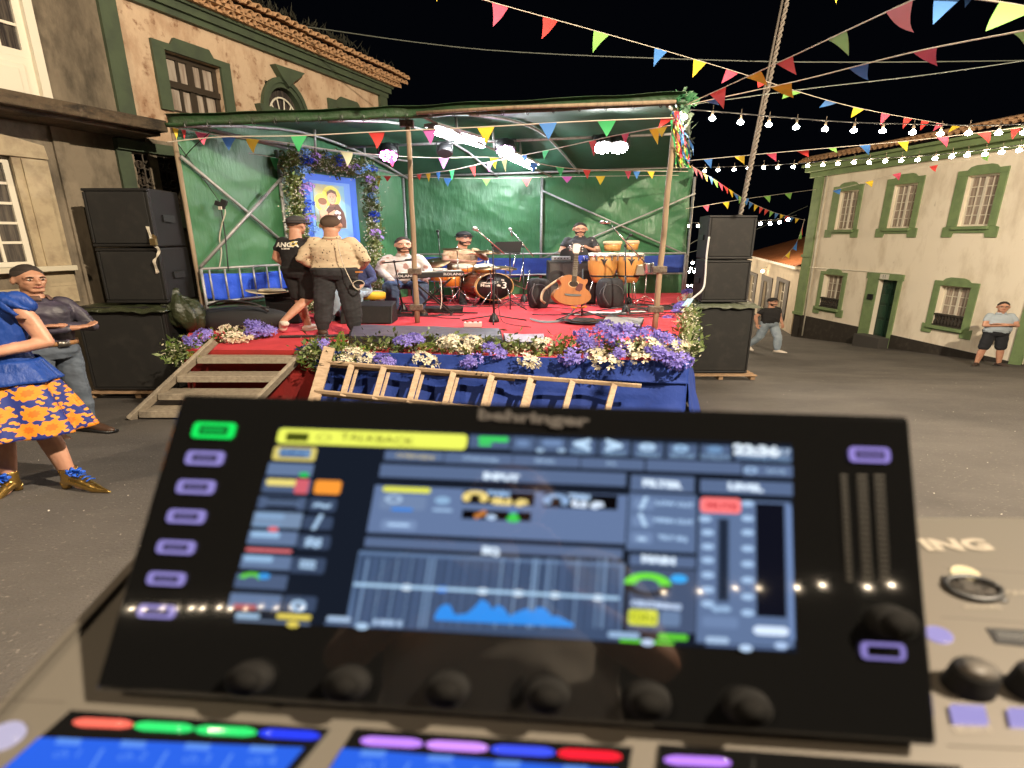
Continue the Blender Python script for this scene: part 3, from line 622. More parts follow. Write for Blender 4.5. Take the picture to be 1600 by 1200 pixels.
# ------------------------------------------------------------ bulbs strung over the street
m_bulb = glow('warm_bulb', (1, .80, .55), 210)
bb = B(); bb.sph((0, 0, 0), (.047, .040, .029), 8, 6); me_bulb = bb.mesh('bulb', m_bulb)
bb = B(); bb.sph((0, 0, 0), (.08, .07, .07), 8, 6); me_bulb2 = bb.mesh('bulb', m_bulb)
me_bulb3 = B().sph((0, 0, 0), (.034, .03, .024), 8, 6).mesh('bulb', glow('warm_bulb_soft', (1, .8, .55), 60))
bb = B(); bb.lathe([(.012, .03), (.017, .05), (.015, .10)], n=8); bb.tube([(0, 0, .12), (0, 0, .17)], .005, 4); me_sock = bb.mesh('socket', mat('socket', (.12, .09, .06), .6))
def bulbs(label, cable, pts, Y0, Y1, xs, group='strings of warm bulbs above the street', sag=None, big=False, loc=None):
    """cable: picture points; bulbs at pts, distance runs from Y0 at xs[0] to Y1 at xs[1]"""
    yy = lambda x: Y0+(Y1-Y0)*(x-xs[0])/(xs[1]-xs[0])
    P = [U(x, y, yy(x)) for x, y in pts]; t = thing('light_string', label, 'string lights', P[0], group)
    b = B(); b.tube(smooth_line([U(x, y, yy(x)) for x, y in cable]), .009, 5); b.ob('cable', m_blk, t)
    for p in P:
        put('bulb', me_bulb2 if big else me_bulb, t, Matrix.Translation(p)); put('socket', me_sock, t, Matrix.Translation(p))
bulbs('upper string of large warm bulbs running from the canopy corner to the right edge', [(1062, 170), (1140, 176), (1230, 184), (1330, 191), (1430, 194), (1530, 196), (1620, 193)],
      [(1069, 183), (1113, 185), (1157, 191), (1201, 195), (1244, 199), (1289, 202), (1334, 204), (1379, 205), (1426, 207), (1469, 209), (1513, 208), (1560, 208), (1600, 207)], 8.1, 8.1, (1060, 1600))
bulbs('second string of warm bulbs crossing below the townhouse cornice', [(1076, 262), (1200, 258), (1320, 250), (1460, 242), (1600, 226)],
      [(1081, 267), (1101, 267), (1122, 266), (1147, 265), (1169, 263), (1193, 262), (1215, 262), (1240, 261), (1262, 259), (1286, 258), (1309, 256), (1334, 254), (1358, 254), (1383, 252), (1408, 251), (1434, 250), (1461, 248), (1487, 245), (1511, 243), (1539, 241), (1565, 238), (1592, 235)], 15.2, 9.5, (1076, 1600))
bulbs('distant string of bulbs passing behind the right speaker stack', [(1060, 348), (1140, 347), (1200, 344), (1240, 338)],
      [(1060, 353), (1077, 353), (1091, 353), (1105, 352), (1120, 352), (1136, 352), (1152, 351), (1170, 351), (1188, 350), (1203, 349), (1218, 347), (1231, 343)], 27, 25, (1060, 1240), big=True)
for k, (y, l, yb) in enumerate(((411, 'topmost of the far bulb strings seen low between stage and speakers', 0), (420, 'far bulb string second from the top between stage and speakers', 1), (425, 'far bulb string third from the top between stage and speakers', 2), (447, 'lowest far bulb string between stage and speakers', 3))):
    bulbs(l, [(1060, y-2), (1085, y-2.5), (1112, y-4)], [(1063+i*(9.5-1.2*k), y-(i*.15)) for i in range(6 if k < 2 else 8)], 30+k*5, 30+k*5, (1060, 1110), big=True)
# strings and the street lamp behind the camera light the square and glint in the desk's glass
def back_bulbs(label, a, c, n, sag):
    t = thing('light_string', label, 'string lights', a, 'strings of warm bulbs above the street'); a, c = Vector(a), Vector(c)
    f = lambda k: a.lerp(c, k)-Vector((0, 0, sag*4*k*(1-k)))
    b = B(); b.tube([f(i/20)+Vector((0, 0, .17)) for i in range(21)], .009, 5); b.ob('cable', m_blk, t)
    for i in range(n): p = f((i+.5+R.uniform(-.22, .22))/n)+Vector((0, 0, R.uniform(-.03, .03))); put('bulb', me_bulb3, t, Matrix.Translation(p)); put('socket', me_sock, t, Matrix.Translation(p))
def mirror(px, py, D):         # where the tilted glass of the desk looks, D metres behind the camera
    n = Vector((.0479, .8500, -.5246)).normalized(); d = dirn(px, py).normalized(); return Vector((0, .35, H-.25))+(d-n*2*d.dot(n))*D
back_bulbs('string of bulbs behind the camera to the left, glinting in the desk glass', mirror(150, 954, 13), mirror(452, 950, 11), 13, .02)
back_bulbs('string of bulbs behind the camera to the right, glinting in the desk glass', mirror(985, 927, 8), mirror(1460, 913, 9), 9, .02)
def street_lamp(label, base, h, to, power, col):
    base = Vector(base); t = thing('street_lamp', label, 'street lamp', base, 'street lamps')
    b = B(); b.tube([base, base+Vector((0, 0, h-.4)), base+Vector((0, 0, h))], .06, 10); b.ob('pole', m_iron, t)
    e = base+Vector((0, 0, h)); d = Vector(to); b = B(); b.tube([e-Vector((0, 0, .2)), e+d*.5+Vector((0, 0, .1)), e+d], .035, 8); b.ob('arm', m_iron, t)
    b = B(); b.lathe([(.05, .12), (.16, .06), (.2, -.02)], e+d, 14); b.ob('shade', m_iron, t)
    l = bpy.data.lights.new('street_lamp_light', 'POINT'); l.energy = power; l.color = col; l.shadow_soft_size = .12; o = bpy.data.objects.new('street_lamp_light', l); COL.objects.link(o); o.location = e+d+Vector((0, 0, -.16))
    b = B(); b.sph(e+d+Vector((0, 0, .0)), (.11, .11, .05), 10, 6); b.ob('lamp_glass', glow('lamp_glass', (1, .8, .55), 30), t)
street_lamp('street lamp behind the photographer to the left', (-6.2, -4.6, 0), 8.8, (1.2, .6, 0), 1450, (1, .80, .56))
street_lamp('street lamp behind the photographer to the right', (6.5, -1.5, 0), 7.4, (-1, .6, 0), 5600, (1, .84, .63))
# ------------------------------------------------------------ bunting and wires
FC = {'r': (.62, .05, .045), 'p': (.68, .09, .16), 'y': (.80, .55, .03), 'g': (.22, .50, .10), 'b': (.05, .19, .52), 'm': (.55, .12, .42), 'w': (.75, .70, .35), 't': (.05, .42, .14)}
FM = {k: mat('flag_%s' % {'r': 'red', 'p': 'pink', 'y': 'yellow', 'g': 'green', 'b': 'blue', 'm': 'mauve', 'w': 'cream', 't': 'emerald'}[k], c, .65) for k, c in FC.items()}
m_cord = mat('cord', (.62, .55, .45), .7)
def bunting(label, cable, flags, Yf, w=20, h=24, lean=0, r=.006, group='strings of coloured pennants'):
    """cable: picture points of the cord; flags: (x, colour[, w, h, lean]); Yf: distance as a function of x"""
    P = [U(x, y, Yf(x)) for x, y in cable]; t = thing('bunting', label, 'bunting', P[0], group)
    L = smooth_line(P, 8); b = B(); b.tube(L, r, 5); b.ob('cord', m_cord, t)
    sp = smooth_line([Vector((x, y, 0)) for x, y in cable], 8)
    def yat(x):
        for a, c in zip(sp, sp[1:]):
            if (a.x-x)*(c.x-x) <= 0 and abs(a.x-c.x) > 1e-6: return a.y+(c.y-a.y)*(x-a.x)/(c.x-a.x)
        return sp[-1].y if abs(sp[-1].x-x) < abs(sp[0].x-x) else sp[0].y
    for q in flags:
        x, c = q[:2]; fw = q[2] if len(q) > 2 else w; fh = q[3] if len(q) > 3 else h; ln = q[4] if len(q) > 4 else lean
        xa, xb = x-fw/2, x+fw/2; A = U(xa, yat(xa), Yf(xa)); C = U(xb, yat(xb), Yf(xb)); Yt = Yf(x)+R.uniform(-.07, .07)
        T = U(x+ln, (yat(xa)+yat(xb))/2+fh, Yt); b = B(); n = 5; vs = []; bow = R.uniform(-.05, .05)*(A-C).length*1.6; tw = R.uniform(-.5, .5)
        for i in range(n+1):
            k = i/n; a = A.lerp(T, k); c2 = C.lerp(T, k); m = (a+c2)/2; o = Vector((0, bow*math.sin(k*3.1+tw)*2, 0)); s = Vector((bow*.6*math.sin(k*math.pi), 0, 0))
            vs += [a+o+s, m+o*1.0+s+Vector((0, -.3*(a-c2).length*abs(bow)*6*(1-k), 0)), c2+o+s]
        fs = []
        for i in range(n):
            for j in range(2): fs.append((i*3+j, i*3+j+1, i*3+j+4, i*3+j+3))
        b.add(vs, fs, None, True); b.ob('pennant', FM[c], t)
lin = lambda x0, y0, x1, y1: (lambda x: y0+(y1-y0)*(x-x0)/(x1-x0))
bunting('long bunting high across the sky from top centre down to the townhouse roof', [(640, -38), (757, 0), (940, 51), (1120, 103), (1325, 165), (1500, 198)],
        [(688, 'y', 22, 24, -6), (782, 'p', 26, 34, -12), (860, 'r', 24, 32, -14), (940, 'g', 24, 32, -14), (1033, 'b', 20, 27, -12), (1094, 'y', 20, 26, -12), (1145, 'p', 20, 20, -18), (1192, 'r', 16, 12, -8), (1240, 'g', 26, 14, -18), (1300, 'b', 18, 10, -20), (1343, 'y', 16, 15, -14), (1384, 'p', 14, 18, -8), (1419, 'r', 13, 17, -8), (1446, 'r', 13, 15, -8), (1470, 'p', 14, 12, -12), (1494, 'y', 12, 10, -12)], lin(640, 6.5, 1500, 13))
bunting('bunting climbing steeply from the canopy corner towards the top right', [(1062, 168), (1220, 96), (1350, 35), (1435, -4), (1500, -30)],
        [(1122, 'r', 26, 30, 8), (1176, 'y', 24, 18, 24), (1226, 'r', 26, 24, 18), (1307, 'g', 30, 32, 20), (1404, 'p', 42, 40, 26)], lin(1062, 8.05, 1500, 3.6))
bunting('bunting from the canopy corner to the upper right edge below the first', [(1062, 166), (1240, 128), (1420, 83), (1610, 46)],
        [(1110, 'b', 18, 8, 14), (1219, 'y', 34, 20, 22), (1340, 'b', 32, 22, 18), (1446, 'p', 38, 26, 18), (1592, 'g', 26, 30, 16)], lin(1062, 8.05, 1610, 4.2))
bunting('short run of large pennants at the very top right corner', [(1290, -30), (1540, 0), (1660, 22)], [(1308, 'y', 16, 34, -2), (1482, 'b', 44, 46, -24), (1512, 'b', 14, 16, -4), (1592, 'g', 60, 40, -52)], lin(1290, 4, 1660, 3.2))
bunting('bunting just under the upper bulb string on the right', [(1076, 251), (1240, 236), (1400, 222), (1500, 211), (1620, 196)],
        [(1106, 'b', 14, 15, 5), (1155, 'y', 17, 13, 8), (1205, 'p', 17, 13, 8), (1255, 'r', 20, 11, 8), (1300, 'g', 14, 8, 8), (1350, 'b', 18, 16, 8), (1411, 'y', 18, 16, 6), (1472, 'p', 18, 16, 8), (1538, 'r', 22, 18, 6), (1588, 'r', 18, 18, -6)], lin(1076, 12, 1620, 8.5))
bunting('faint bunting hung along the townhouse front above its upper windows', [(1285, 302), (1358, 283), (1430, 264), (1530, 246), (1620, 224)],
        [(1308, 'b', 14, 8, 4), (1358, 'y', 13, 10, 4), (1401, 'p', 14, 11, 3), (1458, 'r', 14, 10, 5), (1540, 'g', 14, 8, 3)], lin(1285, 16, 1620, 10), r=.004)
bunting('thin bunting from the stage corner to the townhouse corner pilaster', [(1072, 326), (1170, 310), (1275, 296)], [(1103, 'p', 11, 10, 3), (1134, 'y', 11, 11, 3), (1165, 'b', 10, 10, 2), (1199, 'g', 11, 11, 3), (1232, 'g', 12, 10, 3)], lin(1072, 13, 1275, 22))
ds = 'ppybgprybggbyrrgbyrbyr'
bunting('dense row of tiny pennants sloping down to the townhouse corner', [(1080, 259), (1120, 283), (1165, 312), (1210, 332), (1258, 344)],
        [(1086+i*8.0, ds[i], 7.5 if i < 10 else 6, 13-.25*i, 3 if i < 9 else -4) for i in range(21)], lin(1080, 13, 1258, 22))
bunting('loose end of bunting dangling in front of the cottage roof', [(1257, 342), (1250, 366), (1240, 386), (1222, 404)], [(1252, 'r', 6, 8, 2), (1250, 'g', 6, 8, 2), (1242, 'b', 8, 10, 3), (1231, 'y', 8, 9, 2)], lin(1257, 22, 1222, 22.5))
bunting('bunting along the front edge of the canopy', [(262, 222), (345, 214), (466, 212), (588, 206), (760, 198), (900, 190), (1052, 184)],
        [(467, 't', 26, 26, 0), (588, 'r', 26, 27, 1), (671, 'm', 22, 24, 2), (759, 'y', 28, 26, 1), (856, 'b', 28, 26, 1), (948, 't', 30, 26, 0), (1044, 'r', 22, 16, -16)], lambda x: 8.3 if x < 640 else 8.3-.35*(x-640)/400, r=.008)
bunting('bunting from the left canopy post sloping back under the roof', [(262, 198), (355, 213), (440, 222), (541, 237), (660, 246), (790, 247), (900, 264), (1075, 268)],
        [(274, 'y', 10, 18, 2), (286, 'r', 8, 16, 2), (316, 'p', 24, 20, 3), (357, 'b', 24, 22, 1), (395, 'y', 22, 22, 1), (541, 'w', 20, 24, 2), (611, 'p', 17, 18, 2), (693, 'm', 17, 18, 0), (772, 'y', 14, 18, 2), (788, 'w', 10, 22, 2), (833, 'b', 15, 17, 0), (875, 't', 13, 15, 1), (917, 'r', 13, 15, 1), (981, 'p', 11, 13, 1), (995, 'b', 12, 13, 0), (1017, 'y', 12, 12, 2)], lambda x: 8.5+max(0, x-262)*.0052, r=.008)
bunting('bunting from the right canopy corner sloping down to the back left', [(1052, 195), (960, 212), (850, 236), (770, 252), (690, 268), (600, 275), (520, 270)],
        [(1034, 'y', 18, 16, 0), (1022, 'y', 16, 26, 6), (977, 'p', 13, 17, 0), (926, 'r', 12, 25, 2), (853, 't', 11, 15, -3), (819, 'b', 9, 15, 2), (766, 'm', 10, 17, -2), (738, 'r', 10, 18, 4), (706, 't', 9, 17, 0), (685, 'b', 7, 15, 1), (669, 'y', 8, 14, 1), (655, 'r', 8, 10, 1), (605, 'r', 12, 9, 0), (590, 'y', 9, 18, 1)], lambda x: 12.5-max(0, x-520)*.0082, r=.008)
bunting('faint bunting pinned along the back tarpaulin', [(640, 276), (760, 279), (880, 276), (1060, 274)], [(700, 'b', 14, 14, 0), (760, 'g', 14, 12, 0), (823, 'r', 16, 14, 0), (886, 'm', 17, 10, 0), (938, 'y', 15, 14, 0)], lambda x: 13.1, r=.005)
bunting('bunting pinned along the green side tarpaulin', [(275, 228), (330, 232), (380, 238), (440, 248)], [(328, 'p', 13, 20, 3), (381, 'r', 14, 17, 1), (429, 't', 14, 22, 3)], lambda x: 8.6+(x-275)*.009, r=.005)
def wire(label, pts, Y0, Y1, r=.008, m=None):
    x0, x1 = pts[0][0], pts[-1][0]; P = [U(x, y, Y0+(Y1-Y0)*(x-x0)/(x1-x0)) for x, y in pts]
    b = B(); b.tube(smooth_line(P), r, 5); tag(b.ob('wire', m or m_blk, None, P[0]), label, 'wire')
m_wire = mat('grey_wire', (.10, .11, .09), .6)
wire('overhead wire crossing the whole night sky from the mansion eaves', [(480, 42), (760, 78), (1120, 94), (1360, 97), (1640, 94)], 12, 12, .011, m_wire)
wire('plain grey wire from the canopy corner towards the right edge', [(1062, 166), (1250, 140), (1440, 118), (1620, 92)], 8.1, 7, .006, m_wire)
wire('thin black wire slanting down beside the far speaker stack', [(1070, 390), (1110, 368), (1245, 336)], 14, 22, .008, m_wire)
wire('second thin wire below it running to the townhouse pilaster', [(1072, 396), (1150, 372), (1262, 322)], 14, 22, .008, m_wire)
def twisted():
    a, c = U(1157, 336, 11.0), U(1237, -30, 11.0); d = (c-a).normalized(); M = frame(d); t = thing('guy_cable', 'thick pair of twisted cables slanting up behind the right speakers into the sky', 'cable', a)
    b = B(); o = Vector((-.075, 0, 0)); b.tube([a+o*.4, c+o*1.3], .022, 8); b.ob('straight_cable', mat('cable_sheath', (.13, .11, .09), .6), t)
    L = (c-a).length; n = 150
    for ph in (0, math.pi):
        b = B(); b.tube([a+d*(L*i/n)+M @ Vector((math.cos(i*.85+ph)*.024, math.sin(i*.85+ph)*.024, 0)) for i in range(n+1)], .022, 6); b.ob('strand', mat('cable_strand', (.20, .17, .14), .6), t)
twisted()
def ribbons():
    t = thing('ribbon_bundle', 'bundle of coloured ribbons and cord tied to the right canopy corner', 'ribbons', U(1062, 170, 8.05)); cols = 'bprywgtb'
    for i in range(26):
        x = 1054+R.uniform(-6, 10); y = 170+R.uniform(0, 30); P = [U(x, y, 8.0+R.uniform(-.08, .08))]; 
        for k in range(6): x += R.uniform(-1, 6); y += R.uniform(8, 17); P.append(U(min(x, 1060+k*5+R.uniform(-5, 6)), min(y, 262), 8.0+R.uniform(-.1, .12)))
        b = B(); L = smooth_line(P, 3); vs = []
        for k, p in enumerate(L): s = Vector((math.cos(k*.5+i), math.sin(k*.5+i)*.6, 0))*R.uniform(.008, .02); vs += [p-s, p+s]
        b.add(vs, [(2*k, 2*k+1, 2*k+3, 2*k+2) for k in range(len(L)-1)]); b.ob('ribbon', FM[cols[i % 8]], t)
    b = B()
    for i in range(60):       # crumpled tarpaulin knot
        p = U(1068+R.gauss(0, 6), 160+R.gauss(0, 6), 8.05+R.uniform(-.1, .1)); a = Vector([R.uniform(-.09, .09) for _ in range(3)]); c = Vector([R.uniform(-.09, .09) for _ in range(3)]); b.add([p, p+a, p+a+c, p+c], [(0, 1, 2, 3)])
    tag(b.ob('tarp_scraps', m_tarp, t), kind='stuff')
    b = B(); 
    for i in range(40):
        p = U(1074+R.gauss(0, 3), 205+R.uniform(-30, 55), 8.2+R.uniform(-.1, .1)); a = Vector([R.uniform(-.06, .06) for _ in range(3)]); c = Vector([R.uniform(-.06, .06) for _ in range(3)]); b.add([p, p+a, p+a+c, p+c], [(0, 1, 2, 3)])
    tag(b.ob('net_scraps', mat('dark_net', (.008, .02, .01), .8), t), kind='stuff')
ribbons()

# ------------------------------------------------------------ loudspeakers
m_cab = mat('speaker_cabinet', (.007, .0065, .0065), .6, bump=(60, .3, .004)); m_grill = mat('speaker_grille', (.009, .0085, .008), .75, var=(5, (.020, .018, .016), .5, .75), var2=(30, (.035, .03, .027), .68, .75), bump=(220, .5, .004))
def speaker(label, x0, x1, yf, z0, z1, dep, group, slant=0):
    t = thing('loudspeaker', label, 'loudspeaker', ((x0+x1)/2, yf+dep/2, z0), group); b = B(); w = x1-x0; h = z1-z0
    b.prism([(x0, yf+.03), (x1, yf+.03), (x1-.1*w, yf+dep), (x0+.1*w, yf+dep)], lambda u, v, d: Vector((u, v, d)), z0, z1); bevel(b.ob('cabinet', m_cab, t), .02)
    b = B(); e = .05; b.box(((x0+x1)/2, yf+.012, (z0+z1)/2), (w-2*e, .03, h-2*e)); bevel(b.ob('grille', m_grill, t), .012)
    for q in (((x0+x1)/2, z0+e/2), ((x0+x1)/2, z1-e/2)): b = B(); b.box((q[0], yf+.012, q[1]), (w, .04, e-.01)); bevel(b.ob('rim', m_cab, t), .01)
    for s in (x0+e/2, x1-e/2): b = B(); b.box((s, yf+.012, (z0+z1)/2), (e-.01, .04, h-e*2.2)); bevel(b.ob('rim', m_cab, t), .01)
    for s, k in ((x0, .03), (x1, -.03)):
        b = B(); b.box((s+k*(1 if s == x0 else 1)*.3, yf+dep*.45, (z0+z1)/2), (.03, .26, .1)); b.ob('handle', m_plast, t)
    return t
def pallet(label, x0, x1, y0, y1, z):
    t = thing('pallet', label, 'pallet', ((x0+x1)/2, (y0+y1)/2, z)); m = mat('pallet_wood', (.36, .23, .13), .85, var=(8, (.22, .14, .08), .4, .7, (1, 1, 6)))
    for i in range(7): y = y0+(y1-y0)*i/6; b = B(); b.box(((x0+x1)/2, y, z+.1), (x1-x0, .09, .02)); b.ob('plank', m, t)
    for x in (x0+.06, (x0+x1)/2, x1-.06): b = B(); b.box((x, (y0+y1)/2, z+.045), (.09, y1-y0, .085)); b.ob('bearer', m, t)
    return t
g = 'right loudspeaker stack beside the stage'; Yr = 10.3; gr_ = gz(Yr)
pallet('wooden pallet under the right loudspeaker stack', 3.62, 5.08, Yr-.1, Yr+.9, gr_+.02)
speaker('large black bass cabinet at the bottom of the right stack', U(1078, 530, Yr).x, U(1174, 530, Yr).x, Yr, gr_+.14, U(1130, 478, Yr).z, .95, g)
z1 = U(1130, 473, Yr).z; z2 = U(1130, 406, Yr).z; z3 = U(1150, 336, Yr).z
speaker('middle black cabinet of the right stack', U(1100, 440, Yr).x, U(1173, 440, Yr).x, Yr+.05, z1, z2-.01, .8, g); speaker('topmost dusty black cabinet of the right stack', U(1107, 370, Yr).x, U(1182, 370, Yr).x, Yr+.05, z2+.01, z3, .8, g)
g = 'left loudspeaker stack in front of the mansion'; Yl = 7.7; gl = gz(Yl)
pallet('wooden pallet under the left loudspeaker stack', -6.7, -5.1, Yl-.05, Yl+1, gl+.01)
speaker('large black bass cabinet at the bottom of the left stack', -6.62, -5.28, Yl, gl+.13, H-1.02, 1.05, g)
speaker('middle black cabinet of the left stack', -6.17, -5.23, Yl+.08, H-.98, H-.165, .85, g); speaker('topmost black cabinet of the left stack under the balcony', -6.19, -5.24, Yl+.08, H-.15, H+.67, .85, g)
def cover(label, x0, x1, y0, y1, z, hang, m, seed, sag=(0, 0)):
    b = B()
    def fn(u, v):
        x = x0-.06+(x1-x0+.12)*u; y = y0-.08+(y1-y0+.16)*v; e = min(u, 1-u, v, 1-v); k = max(0, 1-e*9)
        n = noise.noise(Vector((x*5, y*5, seed))); zz = z+.045+.035*n-(hang*k**1.5)*(.6+.6*abs(noise.noise(Vector((x*3, y*3, seed+2)))))
        return Vector((x+.03*n, y+.03*noise.noise(Vector((x*4, y*6, seed+5))), zz))
    b.grid(fn, 44, 30); tag(thick(b.ob('folded_tarp', m, None, ((x0+x1)/2, (y0+y1)/2, z)), .008), label, 'tarpaulin')
m_ftarp = mat('folded_tarp', (.035, .042, .02), .35, var=(6, (.02, .025, .012), .4, .7), bump=(12, .8, .04)); m_ftarp2 = mat('grey_green_sheet', (.085, .095, .06), .5, var=(6, (.05, .055, .035), .4, .7, (1, 1, 8)), bump=(14, .8, .04))
cover('olive green plastic sheet bunched over the left bass cabinet', -6.62, -5.28, Yl, Yl+1.0, H-1.06, .12, m_ftarp, 3)
cover('faded green sheet folded on top of the right bass cabinet', 3.72, 5.0, Yr, Yr+.9, U(1130, 478, Yr).z-.02, .09, m_ftarp2, 9)
def sack():
    c = U(286, 487, 8.0); b = B()
    def fn(u, v):
        a = u*2*math.pi; t = v*math.pi; r = 1+.18*noise.noise(Vector((math.cos(a)*2, math.sin(a)*2, v*3)))+.07*math.sin(a*9+v*4)
        return c+Vector((math.sin(t)*math.cos(a)*.34*r, math.sin(t)*math.sin(a)*.22*r, -math.cos(t)*.26*r-.1*math.cos(a)*.9))
    b.grid(fn, 44, 20); tag(b.ob('plastic_sheet', m_ftarp, None, c), 'crumpled shiny plastic sheet hanging behind the left bass cabinet', 'plastic sheet')
sack()
def strap():
    t = thing('ratchet_strap', 'white ratchet strap with a buckle hanging down the side of the left speakers', 'strap', U(236, 380, 8.2)); b = B()
    P = [U(228, 345, 7.85), U(234, 366, 7.7), U(240, 378, 7.7)]; Q = [U(240, 382, 7.7), U(248, 390, 7.7), U(246, 400, 7.7), U(241, 408, 7.7), U(246, 425, 7.75), U(246, 430, 7.8), U(262, 450, 7.9), U(272, 463, 8.0)]
    for L in (P, Q):
        L = smooth_line(L, 5); vs = []
        for k, p in enumerate(L): s = Vector((.022, .01*math.sin(k), .006)); vs += [p-s, p+s]
        b = B(); b.add(vs, [(2*k, 2*k+1, 2*k+3, 2*k+2) for k in range(len(L)-1)]); thick(b.ob('webbing', mat('webbing', (.6, .55, .45), .7), t), .004)
    b = B(); b.box(U(240, 378, 7.68), (.09, .05, .1)); b.bar(U(238, 368, 7.68), U(244, 372, 7.66), .02, .05); bevel(b.ob('buckle', mat('brass', (.4, .3, .15), .35, .9), t), .008)
    t = thing('cable_tie', 'cables looped down the side of the right speakers with a pale blue label', 'cable', U(1108, 440, 10.2))
    b = B(); b.tube(smooth_line([U(1108, 370, 10.1), U(1104, 400, 10.1), U(1102, 432, 10.1), U(1098, 452, 10.0), U(1080, 468, 9.6), U(1072, 478, 9.2)]), .02, 6); b.ob('white_cable', mat('white_cable', (.5, .5, .48), .5), t)
    b = B(); b.bar(U(1079, 467, 9.5), U(1070, 479, 9.3), .12, .02); bevel(b.ob('label_tag', mat('pale_blue_tape', (.3, .5, .6), .6), t), .01)
strap()

# ------------------------------------------------------------ steps, ladder, rails
m_step = mat('bare_aluminium_wood', (.34, .29, .22), .6, var=(20, (.22, .18, .14), .4, .7, (1, 1, 1)), bump=(30, .3, .004)); m_ladder = mat('ladder_wood', (.50, .36, .24), .7, var=(9, (.34, .24, .15), .4, .7, (1, 4, 4)), bump=(40, .3, .004))
def steps():
    t = thing('steps', 'plain wooden steps with open treads leading up to the red stage end', 'steps', GZ(330, 655))
    tl, bl = U(331, 537, 6.62), GZ(203, 656); tr = U(488, 538, 6.6); br = bl+(tr-tl)+Vector((0, 0, 0))
    d = (bl-tl); L = [(tl+d*-.04, bl), (tr+d*-.04, br)]
    for a, c in L: b = B(); b.bar(a, c, .12, .05, (1, 0, 0)); bevel(b.ob('stringer', m_step, t), .008)
    for k in (.2, .45, .68, .9):
        a = tl+d*k; c = tr+d*k; b = B(); m = (a+c)/2; b.box(m+Vector((0, .1, 0)), ((c-a).length-.06, .26, .035)); bevel(b.ob('tread', m_step, t), .006)
        b = B(); b.box(m+Vector((0, -.02, -.035)), ((c-a).length-.06, .03, .05)); b.ob('tread_edge', m_step, t)
steps()
def ladder():
    t = thing('ladder', 'wooden extension ladder lying on its side against the blue stage skirt', 'ladder', U(500, 610, 6.05)); n = 0
    A = [U(506, 566, 6.28), U(1002, 603, 5.74)]; Bt = [U(492, 611, 6.05), U(985, 662, 5.5)]
    def rail(a, c, w, h, nm='rail'): b = B(); b.bar(a, c, h, w, (0, 1, .3)); bevel(b.ob(nm, m_ladder, t), .006)
    rail(*A, .03, .05); rail(*Bt, .03, .05); o = Vector((0, .07, -.055)); rail(A[0]+o, A[0].lerp(A[1], .62)+o, .03, .045); rail(Bt[0]+o, Bt[0].lerp(Bt[1], .62)+o, .03, .045)
    rail(U(515, 543, 6.38), U(489, 632, 5.98), .05, .14, 'end_board')
    for i, x in enumerate((553, 606, 662, 718, 778, 838, 901, 963)):
        k = (x-506)/496; a = A[0].lerp(A[1], k); c = Bt[0].lerp(Bt[1], k+.002); rail(a, c+(c-a)*.08, .03, .075, 'rung')
        if i < 6: rail(a+o*.9+Vector((.05, 0, 0)), c+o*.9+Vector((.05, 0, 0)), .025, .045, 'rung')
    b = B(); q = A[0].lerp(A[1], .5); b.tube([q+Vector((.02*i, -.03*math.cos(i*2), .03*math.sin(i*2))) for i in range(12)], .01, 5); b.ob('rope_tie', m_blk, t)
ladder()
def rail(label, a, c, z0, z1, nb, cl, m_cl, grp=None):
    t = thing('guard_rail', label, 'railing', (a.x, a.y, STG), grp); a = Vector((a.x, a.y, 0)); c = Vector((c.x, c.y, 0)); Z = Vector((0, 0, 1))
    for z in (z0, z1): b = B(); b.tube([a+Z*z, c+Z*z], .022, 8); b.ob('rail_tube', m_alu, t)
    for i in range(nb): p = a.lerp(c, (i+.5)/nb); b = B(); b.tube([p+Z*z0, p+Z*z1], .016, 8); b.ob('baluster', m_alu, t)
    for p in (a, c): b = B(); b.tube([p+Z*(STG), p+Z*z1], .024, 8); b.ob('upright', m_alu, t)
    n = Vector(((c-a).y, -(c-a).x, 0)).normalized(); b = B()
    def fn(u, v):
        p = a.lerp(c, u); zt = cl[0]+(cl[1]-cl[0])*u-.06*math.sin(u*math.pi)*1; return p+Z*(zt-(cl[2])*v*(1+.15*math.sin(u*7)))+n*(-.04+.02*noise.noise(Vector((u*6, v*3, 2))))
    b.grid(fn, 50, 10); thick(b.ob('blue_cloth', m_cl, t), .006)
nl = Vector((.863, -.505, 0)); q = FLp+nl*.15
rail('metal guard rail with bright blue cloth along the left side of the stage', q+Vector((.0, -.02, 0)), FLp.lerp(BLp, .45)+nl*.15, U(317, 472, 8.6).z, U(306, 420, 8.55).z, 9, (U(306, 427, 8.55).z, U(306, 424, 8.55).z, .40), m_blue2, 'guard rails around the stage')
rail('metal guard rail with royal blue cloth along the back of the stage', Vector((-2.4, 12.8, 0)), Vector((4.5, 13.6, 0)), U(1000, 428, 13.4).z, U(1000, 396, 13.4).z, 2, (U(900, 400, 13.3).z, U(1000, 398, 13.4).z, .44), m_blue, 'guard rails around the stage')

